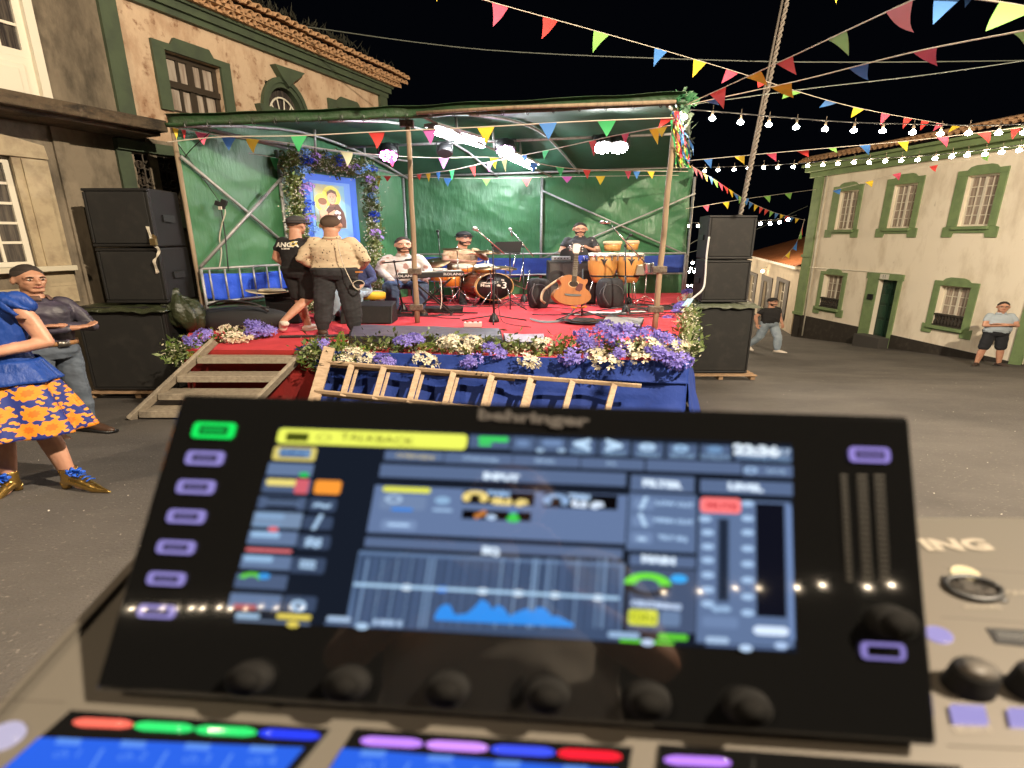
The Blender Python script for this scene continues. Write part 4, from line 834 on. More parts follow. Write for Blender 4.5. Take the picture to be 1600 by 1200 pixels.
# ------------------------------------------------------------ painting and flower arch
def painting():
    nl3 = Vector((.863, -.505, 0)); ud = Vector((.505, .863, 0)); O = FLp+nl3*.16; z0 = U(553, 392, 11.5).z
    def onp(px, py):
        r = dirn(px, py); t = (O.x*nl3.x+O.y*nl3.y)/(r.x*nl3.x+r.y*nl3.y); P = r*t; return (Vector((P.x, P.y, 0))-Vector((O.x, O.y, 0))).dot(ud), H+P.z
    def fp(u, z, d=0): return Vector((O.x, O.y, 0))+ud*u+Vector((0, 0, z))+nl3*d
    ul, zt = onp(468, 262); ur, zt2 = onp(553, 286); zt = (zt+zt2)/2; 
    t = thing('saint_panel', 'blue panel with a print of a robed figure holding a child', 'picture', fp((ul+ur)/2, STG))
    def slab(a, c, e, g, d0, d1, nm, m): b = B(); b.prism([(a, e), (c, e), (c, g), (a, g)], fp, d0, d1); return b.ob(nm, m, t)
    W_ = ur-ul; slab(ul, ur, STG+.25, zt, 0, .05, 'backing_board', mat('panel_blue', (.03, .13, .62), .6))
    slab(ul+W_*.1, ur-W_*.14, STG+.6, zt-.12, .05, .06, 'pale_panel', mat('panel_pale_blue', (.13, .29, .68), .6))
    a, zpt = onp(484, 285); c, zp2 = onp(533, 293); zpt = (zpt+zp2)/2; zpb = onp(505, 357)[1]
    slab(a, c, zpb, zpt, .06, .075, 'print_background', mat('print_sky', (.18, .40, .52), .5, var=(2, (.40, .38, .16), .42, .6)))
    pw, ph = c-a, zpt-zpb
    def shp(pts, d, nm, col): b = B(); b.prism([(a+pw*x, zpb+ph*y) for x, y in pts], fp, .075, .075+d); b.ob(nm, mat('print_'+nm, col, .5), t)
    el = lambda cx, cy, rx, ry, n=20: [(cx+rx*math.cos(2*math.pi*i/n), cy+ry*math.sin(2*math.pi*i/n)) for i in range(n)]
    shp(el(.56, .74, .3, .24), .002, 'halo', (.62, .60, .08)); shp(el(.22, .60, .22, .19), .003, 'small_halo', (.66, .60, .10))
    shp([(.3, .02), (.28, .3), (.38, .45), (.5, .55), (.75, .58), (.92, .4), (.98, .2), (.96, .02)], .005, 'robe', (.10, .04, .03))
    shp([(.1, .02), (.14, .25), (.12, .4), (.25, .46), (.38, .38), (.4, .2), (.62, .18), (.6, .1), (.42, .08), (.36, .02)], .007, 'child', (.62, .34, .22))
    shp(el(.25, .56, .13, .12), .009, 'child_head', (.62, .36, .24)); shp(el(.25, .62, .14, .08), .010, 'child_hair', (.2, .09, .04))
    shp(el(.56, .71, .15, .15), .009, 'face', (.60, .34, .23)); shp([(.40, .74), (.42, .84), (.55, .90), (.70, .86), (.73, .74), (.68, .80), (.55, .83), (.46, .80)], .011, 'hair', (.12, .055, .03))
    for ex in (.51, .60): shp(el(ex, .715, .014, .008, 8), .012, 'eye', (.08, .04, .03)); shp([(ex-.025, .735), (ex+.025, .735), (ex+.02, .745), (ex-.02, .745)], .012, 'brow', (.16, .08, .05))
    shp([(.55, .70), (.57, .70), (.575, .665), (.545, .665)], .012, 'nose', (.50, .26, .17)); shp([(.535, .635), (.59, .635), (.58, .625), (.545, .625)], .012, 'mouth', (.42, .14, .10)); shp([(.60, .60), (.70, .74), (.67, .62)], .0115, 'cheek', (.44, .23, .15))
    for ex in (.21, .28): shp(el(ex, .555, .010, .006, 8), .012, 'eye', (.08, .04, .03))
    shp([(.55, .3), (.62, .5), (.66, .52), (.62, .28)], .0065, 'robe_fold', (.055, .022, .016)); shp([(.75, .15), (.78, .45), (.82, .4), (.83, .12)], .0065, 'robe_fold', (.055, .022, .016)); shp([(.3, .25), (.36, .34), (.38, .24)], .009, 'shade', (.48, .25, .16)); shp([(0, .0), (.3, .0), (.2, .12), (.05, .16), (0, .14)], .004, 'foliage', (.10, .22, .12))
    shp([(.45, .5), (.5, .62), (.62, .60), (.66, .52)], .008, 'collar', (.15, .07, .05)); shp([(.4, .34), (.62, .44), (.66, .38), (.46, .26)], .012, 'hand', (.6, .34, .23))
    for i in range(7): x, y = .74+R.uniform(-.1, .1), .32+R.uniform(-.1, .1); shp(el(x, y, .05, .035, 7), .013+.0005*i, 'lily', (.75, .75, .7))
    return fp, onp
fp_, onp_ = painting()
def petal_head(r, n, size, seed, flat=.75, k=1.75, star=5):
    """umbel: little star florets on a dome"""
    rr = random.Random(seed); b = B()
    for i in range(n):
        z = rr.uniform(-.25, 1); a = rr.uniform(0, 6.283); q = math.sqrt(max(0, 1-z*z)); d = Vector((q*math.cos(a), q*math.sin(a), z)); c = Vector((d.x*r*k, d.y*r, d.z*r*flat))*rr.uniform(.75, 1.05)
        M = frame(d)
        for j in range(star):
            t = j*2*math.pi/star+rr.random(); e = M @ Vector((math.cos(t), math.sin(t), .55)); s = M @ Vector((-math.sin(t), math.cos(t), 0)); e = Vector((e.x*k*.8, e.y, e.z))*size; s = Vector((s.x*k*.8, s.y, s.z))*size*.26
            b.add([c, c+e*.55-s, c+e, c+e*.55+s], [(0, 1, 2, 3)])
    return b
def mesh_of(b, m, nm): 
    me = bpy.data.meshes.new(nm); me.from_pydata([v for v in b.v], [], b.f); me.materials.append(m); return me
m_vio = mat('agapanthus_violet', (.14, .11, .46), .7, var=(9, (.30, .25, .70), .4, .6)); m_iv = mat('agapanthus_white', (.80, .75, .62), .7, var=(9, (.66, .58, .40), .4, .6))
HV = [mesh_of(petal_head(.085, 42, .040, s), m_vio, 'violet_umbel') for s in (1, 2, 3)]; HW = [mesh_of(petal_head(.085, 34, .038, s), m_iv, 'white_umbel') for s in (4, 5, 6)]
m_leaf = mat('fern_green', (.10, .19, .02), .7, var=(6, (.26, .30, .05), .4, .62)); m_leaf2 = mat('shrub_leaf', (.07, .12, .025), .6, var=(7, (.20, .24, .09), .4, .6))
def foliage(b, c, sc, n, k=1.7, rr=R):
    for i in range(n):
        p = c+Vector((rr.gauss(0, sc[0]), rr.gauss(0, sc[1]), rr.gauss(0, sc[2]))); L = rr.uniform(.05, .13); d = Vector((rr.gauss(0, 1)*k*.7, rr.gauss(-.2, 1), rr.gauss(.35, .8))).normalized()*L; s = d.cross(Vector((rr.random(), rr.random(), rr.random()))).normalized()*L*.17; s.x *= 1.5
        b.add([p, p+d*.5-s, p+d, p+d*.5+s], [(0, 1, 2, 3)])
def fern(b, p, d, L, rr=R):
    d = d.normalized(); s = d.cross(Vector((0, -1, .3))).normalized(); n = 9
    for i in range(1, n):
        q = p+d*L*i/n-Vector((0, 0, .15*L*(i/n)**2)); w = L*.36*(1-i/n)**.7
        for sg in (-1, 1): e = (s*sg+d*.7).normalized()*w; f = d*.013; b.add([q-f, q+e*.6-f*1.2, q+e, q+e*.6+f*1.2], [(0, 1, 2, 3)])
def garland(label, path, heads, wid=.16, hgt=.13, dens=520, fk=1):
    path = [q+Vector((0, -.24, -.12)) for q in path]; P = smooth_line(path, 10); t = thing('flower_garland', label, 'garland', P[0], 'flower garlands along the stage edge'); b = B(); f = B(); tot = sum((c-a).length for a, c in zip(P, P[1:]))
    n = int(tot*12)
    for i in range(n):
        k = i/n*(len(P)-1); j = int(k); c = P[j].lerp(P[min(j+1, len(P)-1)], k-j)
        foliage(b, c+Vector((0, -.03, hgt*.35)), (.08, wid*.55, hgt*.62), int(dens/9))
        if i % 2 == 0 and R.random() < fk:
            for _ in range(2): fern(f, c+Vector((R.gauss(0, .08), R.uniform(-.22, .1), R.uniform(-.08, .12))), Vector((R.gauss(0, 1.2), R.uniform(-1.2, .1), R.uniform(-.35, 1.1))), R.uniform(.16, .32))
    w = B()
    for i in range(int(tot*420)):
        k = R.random()*(len(P)-1); j = int(k); c = P[j].lerp(P[min(j+1, len(P)-1)], k-j)+Vector((R.gauss(0, .05), R.uniform(-.2, .05), R.gauss(.04, .08))); s = R.uniform(.012, .024); d = Vector((R.gauss(0, 1)*1.4, R.uniform(-1, -.2), R.gauss(.2, 1))).normalized()*s; e = Vector((s*.9, -.2*s, R.uniform(-.5, .5)*s)); w.add([c, c+d+e*.5, c+d*1.8, c+d-e*.5], [(0, 1, 2, 3)])
    tag(w.ob('small_white_flowers', m_iv, t), kind='stuff')
    tag(b.ob('leaves', m_leaf2, t), kind='stuff'); tag(f.ob('fern_fronds', m_leaf, t), kind='stuff')
    for x, y, Y, c, s in heads:
        p = U(x, y, Y); me = (HV if c == 'v' else HW)[R.randrange(3)]
        M = Matrix.Translation(p) @ Euler((R.uniform(.3, 1.1), R.uniform(-.4, .4), R.uniform(-.2, .2))).to_matrix().to_4x4() @ Matrix.Scale(s, 4); put('violet_bloom' if c == 'v' else 'white_bloom', me, t, M)
lift = Vector((0, 0, .06))
fy = lambda x: 6.62-.62*max(0, (x-490))/580
H1 = []
for x, y, c, s in ((552, 543, 'w', .8), (575, 553, 'w', .9), (632, 530, 'v', .9), (650, 525, 'v', .7), (600, 556, 'v', .9), (665, 556, 'w', 1.1), (718, 535, 'w', 1.1), (740, 530, 'w', .8), (700, 530, 'w', .9), (772, 541, 'v', 1), (737, 557, 'v', .9), (826, 557, 'w', 1), (850, 533, 'w', .8), (895, 550, 'v', 1.1), (922, 535, 'v', 1), (912, 520, 'v', .8), (500, 535, 'v', .8), (540, 556, 'w', .7),
                   (948, 512, 'v', 1.1), (965, 525, 'v', 1.1), (982, 512, 'v', .9), (948, 560, 'w', 1.15), (930, 545, 'w', .8), (990, 538, 'w', 1), (968, 545, 'v', .8), (1012, 520, 'v', 1), (1030, 545, 'v', 1.1), (1050, 550, 'v', 1.1), (1042, 528, 'v', 1), (1058, 538, 'w', .9), (1020, 535, 'w', .9), (1004, 552, 'w', .9), (1064, 560, 'v', .9)):
    H1.append((x, y+(7 if y > 540 else 3), fy(x)-.24+.25*(560-y)/40, c, s))
garland('thick garland of ferns and violet and white blooms along the front of the stage', [S(497, 545)+lift, S(640, 541)+lift, S(800, 545)+lift, S(950, 546)+lift*1.6, S(1052, 551)+lift*1.8], H1, .2, .15, 640)
H2 = [(x, y, 6.2+(560-y)*.055, c, s) for x, y, c, s in ((1066, 530, 'w', 1), (1056, 518, 'v', 1), (1068, 508, 'w', 1), (1046, 500, 'v', .9), (1062, 496, 'w', .9), (1058, 488, 'v', .8), (1072, 500, 'w', .8), (1070, 545, 'v', 1), (1074, 520, 'w', .9), (1078, 458, 'v', 1.2), (1086, 463, 'w', 1.1), (1072, 466, 'w', 1.1), (1070, 488, 'w', 1), (1064, 478, 'v', 1), (1076, 478, 'v', 1), (1074, 535, 'v', 1), (1062, 540, 'w', 1), (1076, 512, 'v', 1), (1056, 508, 'w', .9))]
garland('garland of violet and white blooms running back along the right stage edge', [S(1055, 545)+lift*2, Vector((2.4, 7.1, STG))+lift*2, Vector((2.95, 8.7, STG))+lift*1.5, Vector((3.7, 10.8, STG))+lift*1.5, Vector((4.6, 13.2, STG))+lift], H2, .10, .09, 300, .1)
H3 = [(x, y, Y, c, s) for x, y, Y, c, s in ((402, 512, 7.5, 'v', 1.15), (415, 517, 7.5, 'v', 1), (394, 520, 7.4, 'v', .9), (366, 527, 7.1, 'w', 1), (375, 515, 7.6, 'w', .7), (350, 514, 7.6, 'w', .7), (315, 524, 7.0, 'v', .9), (300, 534, 6.8, 'v', .8), (385, 530, 7.2, 'w', .7))]
garland('short garland with a large violet bloom bordering the red cloth on the left', [S(290, 545)+lift, S(325, 533)+lift, S(375, 527)+lift, S(430, 520)+lift], H3, .16, .12, 520)
def arch():
    ul, zt = onp_(452, 250); ur, _ = onp_(572, 285); ur += .05; z0 = STG+.1; zt = zt+.02
    t = thing('flower_arch', 'flower arch of green leaves with blue and lilac hydrangeas around the saint panel', 'flower arch', fp_(ul, STG, .1))
    path = [fp_(ul, z0, .1), fp_(ul, zt, .1), fp_(ur, zt, .1), fp_(ur, z0, .1)]; b = B(); w = B()
    for a, c in zip(path, path[1:]):
        n = int((c-a).length*22)
        for i in range(n): foliage(b, a.lerp(c, i/n)+Vector((0, -.06, 0)), (.075, .06, .075), 46)
        for i in range(n*8):
            p = a.lerp(c, R.random())+Vector((R.gauss(0, .10), R.gauss(-.1, .06), R.gauss(0, .10))); s = Vector((.016, .003, 0)); e = Vector((R.uniform(-.01, .01), 0, .014)); w.add([p-s, p-e, p+s, p+e], [(0, 1, 2, 3)])
    tag(b.ob('leaves', mat('arch_leaf', (.12, .19, .05), .7, var=(9, (.26, .30, .12), .4, .6)), t), kind='stuff'); tag(w.ob('tiny_white_flowers', mat('gypsophila', (.62, .62, .52), .8), t), kind='stuff')
    b = B(); b.tube(path, .03, 6); b.ob('arch_frame', m_alu, t)
    hm = {}
    for nm, col in (('blue', (.02, .08, .62)), ('lilac', (.42, .26, .72)), ('sky', (.20, .42, .80))): hm[nm[0]] = mesh_of(petal_head(.095, 60, .034, len(nm), .8, 1.6, 4), mat('hydrangea_'+nm, col, .7), nm+'_hydrangea')
    for x, y, c, s in ((462, 241, 's', 1), (465, 252, 'b', 1), (479, 246, 'l', .9), (475, 254, 'l', .8), (498, 245, 's', .8), (520, 250, 'b', .9), (515, 258, 'b', .7), (527, 262, 'l', .8), (543, 262, 'l', .7), (549, 267, 's', .9), (560, 262, 's', .8), (569, 265, 'b', .9), (455, 268, 's', 1.1), (466, 264, 's', .7), (462, 297, 'l', 1.1), (470, 292, 'l', .8), (465, 328, 'b', .9), (472, 318, 'b', .7), (470, 341, 'l', 1), (566, 281, 'l', .8), (574, 295, 'l', .6), (570, 306, 's', .7), (576, 316, 's', .6), (573, 335, 'b', .9), (576, 345, 'b', .6), (575, 363, 'l', .9), (582, 372, 'l', .7), (480, 358, 's', .7)):
        u, z = onp_(x, y); M = Matrix.Translation(fp_(u, z, .22)) @ Euler((1.2, 0, R.uniform(-.3, .6))).to_matrix().to_4x4() @ Matrix.Scale(s*.85, 4); put('hydrangea', hm[c], t, M)
arch()
# ------------------------------------------------------------ people
V3 = Vector
def chain(b, pts, n=12):
    for i, (p, r) in enumerate(pts):
        b.sph(p, r, n, 8)
        if i: b.tube([pts[i-1][0], p], [pts[i-1][1], r], n)
def loft(b, rings, n=20):
    vs = []
    for c, rx, ry in rings:
        for k in range(n): a = 2*math.pi*k/n; vs.append(V3(c)+V3((math.cos(a)*rx, math.sin(a)*ry, 0)))
    b.add(vs, [(i*n+k, i*n+(k+1) % n, (i+1)*n+(k+1) % n, (i+1)*n+k) for i in range(len(rings)-1) for k in range(n)]+[tuple(range(n))[::-1], tuple((len(rings)-1)*n+k for k in range(n))])
def melt(b, vox, sm=3, fold=0, fs=9, seed=0):
    me = bpy.data.meshes.new('body'); me.from_pydata(b.v, [], b.f); o = bpy.data.objects.new('body', me)
    m = o.modifiers.new('r', 'REMESH'); m.mode = 'VOXEL'; m.voxel_size = vox
    s = o.modifiers.new('s', 'SMOOTH'); s.factor = .5; s.iterations = sm
    out = bake(o); bpy.data.meshes.remove(me)
    if fold:
        N = [v.normal.copy() for v in out.vertices]
        for v, nv in zip(out.vertices, N):
            c = v.co.copy(); q = noise.ridged_multi_fractal(V3((c.x*fs*.6+seed, c.y*fs*.6, c.z*fs+c.x*fs*.5)), .8, 2.2, 3, 1, 2)-.9; v.co = c+nv*fold*q
    return out
def skinmat(nm, c): return mat(nm, c, .5, var=(14, (c[0]*.85, c[1]*.72, c[2]*.68), .4, .7))
SKA, SKB = skinmat('skin_light', (.50, .27, .18)), skinmat('skin_tan', (.42, .22, .14))
m_hair = mat('dark_hair', (.020, .013, .010), .8, bump=(90, .6, .004)); m_brn = mat('short_brown_hair', (.05, .028, .018), .7, bump=(90, .6, .004)); m_beard = mat('beard', (.028, .015, .010), .8, bump=(90, .7, .004))
m_eyew = mat('eye_white', (.6, .56, .5), .2); m_iris = mat('iris', (.02, .012, .008), .15); m_lip = mat('lips', (.34, .11, .09), .5)
BASE = dict(hipL=(.09, 0, .93), hipR=(-.09, 0, .93), kneeL=(.11, -.01, .5), kneeR=(-.11, -.01, .5), ankL=(.12, .02, .08), ankR=(-.12, .02, .08), shL=(.175, 0, 1.415), shR=(-.175, 0, 1.415),
            elL=(.25, .03, 1.15), elR=(-.25, .03, 1.15), wrL=(.25, -.06, .92), wrR=(-.25, -.06, .92), head=(0, -.01, 1.625), pel=(0, 0, .95), chest=(0, 0, 1.32), toeL=(.15, -.14, .03), toeR=(-.15, -.14, .03),
            hdL=(0, -.3, -1), hdR=(0, -.3, -1))
def hand(b, w, d, side, curl=.5, r=.0085):
    d = V3(d).normalized(); x = V3((side, 0, 0)); nrm = d.cross(x)
    if nrm.length < .2: x = V3((0, 1, 0)); nrm = d.cross(x)
    nrm.normalize(); lat = nrm.cross(d).normalized(); c = w+d*.045
    b.sph(c, (.038, .02, .048), 10, 8, Matrix((lat, nrm, d)).transposed())
    for i, L in enumerate((.068, .078, .072, .058)):
        p = w+d*.085+lat*(.028-.0185*i); a = curl*.5; pts = [(p, r*1.05)]; q = d.copy()
        for k in range(3): q = (q*math.cos(a)+nrm*math.sin(a)).normalized(); p = p+q*L*(.45, .3, .25)[k]; pts.append((p, r*(1-.08*k)))
        chain(b, [(w+d*.05+lat*(.024-.016*i), r*1.2)]+pts, 8)
    p = w+d*.02+lat*.03; chain(b, [(w+d*.015, .014), (p+lat*.02+d*.02, .011), (p+lat*.03+d*.045+nrm*.012, .0095), (p+lat*.026+d*.066+nrm*.02, .0085)], 8)
def person(label, loc, rot=0, W=1.7, s=1.0, pose=None, fat=1.0, skin=SKA, shirt=None, sleeve=.9, pants=None, plen=1.0, shoes=None, hair=m_hair, beard=None, cap=None, glasses=False, hyaw=0, hpitch=0, vox=.0095, lefthid=False, legs=True, fold=.007, hidebody=False, buttons=None, group=None, curl=.5, collar=None, cat='person', hairlen=0):
    J = {k: V3(v) for k, v in BASE.items()}
    for k, v in (pose or {}).items(): J[k] = V3(v)
    t = thing('person', label, cat, loc, group); loc = V3(loc); Rz = Matrix.Rotation(rad(rot), 3, 'Z')
    def place(me):
        for v in me.vertices: q = Rz @ (v.co*s); v.co = V3((q.x*W, q.y, q.z))
        for p in me.polygons: p.use_smooth = True
        return me
    def part(name, me, m, par=None):
        place(me); me.materials.clear(); me.materials.append(m); o = bpy.data.objects.new(name, me); COL.objects.link(o); o.parent = par or t; ROOT[o.name] = ROOT[t.name]; return o
    def raw(b): me = bpy.data.meshes.new('part'); me.from_pydata(b.v, [], b.f); return me
    pel, ch, hd = J['pel'], J['chest'], J['head']; nk = (J['shL']+J['shR'])/2; up = nk-pel
    def trings(e):
        f = fat; fr = lambda k: pel+(ch-pel)*k if k <= 1 else ch+(nk-ch)*(k-1)
        belly = V3((0, -.035*(f-1)*4, 0))
        return [(fr(-.25), .13+e, .10+e), (fr(-.08), .158*f**.5+e, .118*f**.5+e), (fr(.15)+belly*.6, .162*f+e, .12*f+e), (fr(.4)+belly, .156*f+e, .122*f+e), (fr(.7)+belly*.5, .168*f**.7+e, .122*f**.7+e), (fr(1), .18*f**.4+e, .125*f**.3+e), (fr(1.55), .178+e, .105+e), (fr(1.95), .12+e*.7, .078+e*.7), (fr(2.25), .065+e*.3, .062+e*.3)]
    af = fat**.5
    # body, one surface
    b = B(); loft(b, trings(-.012 if shirt else -.004)); HM = Matrix.Rotation(rad(hyaw), 3, 'Z') @ Matrix.Rotation(rad(hpitch), 3, 'X') @ Matrix.Diagonal((1.2, 1.0, 1.03)); hp = lambda x, y, z: hd+HM @ V3((x, y, z))
    chain(b, [(nk+V3((0, .012, -.01)), .075), (nk+V3((0, .012, .03)), .062*af), (hd+HM @ V3((0, .02, -.07)), .057*af)])
    b.sph(hp(0, .012, .028), (.074, .092, .096), 20, 14, HM); b.sph(hp(0, -.022, -.04), (.060*af, .068, .078), 18, 12, HM); chain(b, [(hp(-.02, -.066, -.094), .022), (hp(.02, -.066, -.094), .022)], 8)
    b.sph(hp(0, -.062, .03), (.058, .028, .04), 12, 8, HM); chain(b, [(hp(0, -.086, .016), .008), (hp(0, -.102, -.014), .011), (hp(0, -.103, -.026), .0145)], 8); b.sph(hp(.012, -.094, -.028), .008, 8, 6); b.sph(hp(-.012, -.094, -.028), .008, 8, 6)
    for sg in (-1, 1): b.sph(hp(sg*.077, .012, -.008), (.010, .02, .032), 10, 8, HM); b.sph(hp(sg*.036, -.06, -.02), (.022, .02, .022), 8, 6)
    b.sph(hp(0, -.082, -.058), (.024, .014, .012), 8, 6, HM)
    for S_, sg in (('L', 1), ('R', -1)):
        chain(b, [(J['sh'+S_]-V3((sg*.022, 0, .022)), (.045 if shirt else .055)*af), ((J['sh'+S_]*.55+J['el'+S_]*.45), .046*af), (J['el'+S_], .038*af), (J['el'+S_]*.65+J['wr'+S_]*.35, .038*af), (J['wr'+S_], .026)])
        hand(b, J['wr'+S_], J['hd'+S_], -sg, curl)
        if legs: chain(b, [(J['hip'+S_], .085*af), (J['hip'+S_]*.5+J['knee'+S_]*.5, .076*af), (J['knee'+S_], .055*af), (J['knee'+S_]*.65+J['ank'+S_]*.35+V3((0, .012, 0)), .055*af), (J['ank'+S_], .037), (J['toe'+S_]*.4+J['ank'+S_]*.6-V3((0, 0, .03)), .032), (J['toe'+S_], .025)])
    body = part('body', melt(b, vox, 2), skin)
    # face
    for sg in (-1, 1):
        q = B(); q.sph(hp(sg*.030, -.0815, .012), (.0135, .007, .0065), 10, 8, HM); e = part('eye', raw(q), m_eyew, body); q = B(); q.sph(hp(sg*.030, -.0875, .012), (.006, .003, .006), 8, 6, HM); part('iris', raw(q), m_iris, e if False else body)
        q = B(); q.tube([hp(sg*.014, -.092, .030), hp(sg*.03, -.093, .036), hp(sg*.048, -.080, .030)], [.004, .0052, .003], 6); part('eyebrow', raw(q), hair or m_hair, body)
    q = B(); q.tube([hp(-.024, -.088, -.060), hp(0, -.0975, -.0585), hp(.024, -.088, -.060)], [.0035, .0068, .0035], 6); part('mouth', raw(q), m_lip, body)
    def shell(rx, ry, rz, c, lim, thick_, n=36, m=14, top=1, sd=0, flat_=False):
        q = B(); vs = []
        for i in range(m+1):
            for k in range(n):
                a = 2*math.pi*k/n; L = lim(a); th = L*i/m; kk = thick_*((1-(i/m)**1.6)*1.25+.12 if not flat_ else (1 if i < m-1 else .5)) if i < m else -.002; nn = noise.noise(V3((math.cos(a)*3, math.sin(a)*3, th*3+sd)))*.006*top
                d = V3((math.sin(th)*math.sin(a), -math.sin(th)*math.cos(a), top*math.cos(th))); vs.append(hp(*(V3(c)+V3((d.x*(rx+kk+nn), d.y*(ry+kk+nn), d.z*(rz+kk+nn))))))
        q.add(vs, [(i*n+k, i*n+(k+1) % n, (i+1)*n+(k+1) % n, (i+1)*n+k) for i in range(m) for k in range(n)]); return q
    hl = lambda a: rad(40+40*min(1, abs(math.sin(a/2))*1.9)**1.5+64*max(0, -math.cos(a))+(4 if abs(a-math.pi) > 1.4 else 0))
    if hair and not cap:
        ho = part('hair', raw(shell(.074, .092, .096, (0, .012, .028), lambda a: rad(41+16*abs(math.sin(a))+(26 if vox < .0082 and cat == 'person' and hairlen > .01 else 38)*max(0, -math.cos(a))), .013+hairlen)), hair, body)
        part('hair_fade', raw(shell(.074, .092, .096, (0, .012, .028), hl, .006)), (mat('brown_fade', (.075, .045, .03), .85, bump=(120, .5, .003)) if hair is m_brn else mat('hair_fade', (.028, .018, .013), .8, bump=(120, .5, .003))), ho)
    if cap:
        part('hair', raw(shell(.074, .092, .096, (0, .012, .028), lambda a: rad(92+34*max(0, -math.cos(a))), .004)), hair, body)
        q = shell(.078, .098, .100, (0, .010, .030), lambda a: rad(68+14*(1-math.cos(a))/2), .012, sd=5, flat_=True); q.tube([hp(math.sin(a)*.088, .01-math.cos(a)*.108, .052-.012*(1-math.cos(a))) for a in [i*math.pi/10 for i in range(21)]], .011, 6)
        if cap[1]:
            q.add([hp(x, y, z) for x, y, z in ((-.065, -.08, .06), (.065, -.08, .06), (.05, -.15, .042), (-.05, -.15, .042), (-.065, -.08, .05), (.065, -.08, .05), (.05, -.15, .034), (-.05, -.15, .034))], [(0, 1, 2, 3), (7, 6, 5, 4), (0, 3, 7, 4), (1, 5, 6, 2), (3, 2, 6, 7)])
        part('cap', raw(q), cap[0], t)
    if beard:
        bl = lambda a: rad(12+(78 if math.cos(a) > 0 else 50)*(abs(math.cos(a))**.15 if math.cos(a) > -.25 else .2)); 
        q = shell(.060*af, .068, .078, (0, -.022, -.042), lambda a: rad(72+26*abs(math.sin(a))) if math.cos(a) > -.1 else rad(40), .006, top=-1, sd=3); part('beard', raw(q), beard, body)
        q = B(); q.tube([hp(-.03, -.083, -.062), hp(-.014, -.095, -.044), hp(.014, -.095, -.044), hp(.03, -.083, -.062)], [.005, .0065, .0065, .005], 6); part('moustache', raw(q), beard, body)
    if glasses:
        q = B()
        for sg in (-1, 1): q.tube([hp(sg*.032+math.cos(a)*.022, -.102, .010+math.sin(a)*.017) for a in [i*math.pi/8 for i in range(17)]], .0022, 5); q.tube([hp(sg*.054, -.1, .014), hp(sg*.078, 0, .01)], .002, 4)
        q.tube([hp(-.01, -.104, .012), hp(.01, -.104, .012)], .0022, 4); part('glasses', raw(q), m_plast, t)
    # clothes
    if shirt:
        b = B(); loft(b, trings(.014)[:-1]+[(nk+V3((0, 0, .035)), .062, .06)])
        for S_, sg in (('L', 1), ('R', -1)):
            sh, el, wr = J['sh'+S_], J['el'+S_], J['wr'+S_]; P = [(sh-V3((sg*.022, 0, .020)), .063*af), (sh.lerp(el, .5), .054*af)]
            if sleeve > .5: P += [(el, .047*af), (el.lerp(wr, .5), .044*af), (el.lerp(wr, min(.97, sleeve)), .038)]
            chain(b, P)
        sh_o = part('shirt', melt(b, vox, 2, fold, 9, R.random()*9), shirt)
        if collar:
            q = B(); n = 24; vs = []
            for k in range(n+1):
                a = -math.pi*.5+.28+(2*math.pi-.56)*k/n; d = V3((math.cos(a), math.sin(a), 0)); z = nk+V3((0, 0, .055)); vs += [z+V3((d.x*.066, d.y*.066, .012)), z+V3((d.x*.088, d.y*.090, -.032))]
            q.add(vs, [(2*i, 2*i+2, 2*i+3, 2*i+1) for i in range(n)]); c_ = part('collar', raw(q), collar, sh_o); thick(c_, .006)
    if pants:
        b = B(); e = .012; fr = lambda k: pel+(ch-pel)*k; loft(b, [(fr(-.28), .14+e, .105+e), (fr(-.1), .168*fat**.6+e, .125*fat**.6+e), (fr(.12), .165*fat+e, .125*fat+e), (fr(.2), .157*fat+e, .118*fat+e)])
        for S_ in 'LR':
            h, k, a = J['hip'+S_], J['knee'+S_], J['ank'+S_]; P = [(h, .098*af), (h.lerp(k, .5), .09*af)]
            P += [(k, .08*af), (k.lerp(a, .5), .074*af), (k.lerp(a, .93), .058)] if plen > .8 else [(h.lerp(k, plen*1.4), .082*af)]
            chain(b, P)
        part('trousers' if plen > .8 else 'shorts', melt(b, vox, 2, fold*.9, 8, R.random()*9), pants)
    if shoes and legs:
        for S_ in 'LR':
            a, to = J['ank'+S_], J['toe'+S_]; d = (to-a); d.z = 0; d.normalize(); q = B(); lift_ = a.z-.08
            dz = V3((0, 0, 0)); pts = [(a-d*.035+V3((0, 0, -.035)), .045), (a+V3((0, 0, -.02)), .046), (a.lerp(to, .5)+V3((0, 0, .0)), .046), (to.lerp(a, .1), .042), (to+d*.03, .034)]
            chain(q, pts, 10); me = melt(q, .008, 2); zmin = min(a.z, to.z+.05)-.08+.0
            if abs(lift_) < .03:
                for v in me.vertices: v.co.z = max(v.co.z, .012)
            so = part('shoe', me, shoes, t)
            if abs(lift_) < .03:
                q = B(); m0 = a-d*.07; m1 = to+d*.06; q.bar(V3((m0.x, m0.y, .014)), V3((m1.x, m1.y, .014)), .085, .026); part('sole', raw(q), mat('sole', (.55, .5, .42), .7) if shoes.name.startswith('white') else m_plast, so)
    return t, J, part, place, hp
def decal(target, tm, M, m, par):
    """flat lettering M(world) pressed on to a surface"""
    bvh = BVHTree.FromPolygons([v.co.copy() for v in target.data.vertices], [tuple(p.vertices) for p in target.data.polygons])
    n = (M.to_3x3() @ V3((0, 0, 1))).normalized(); off = rootloc(par)
    for v in tm.vertices:
        w = M @ v.co; h = bvh.ray_cast(w-off+n*.5, -n)
        v.co = (h[0] if h[0] is not None else w-off)+n*.006
    tm.materials.append(m); o = bpy.data.objects.new('lettering', tm); COL.objects.link(o); o.parent = par; return o
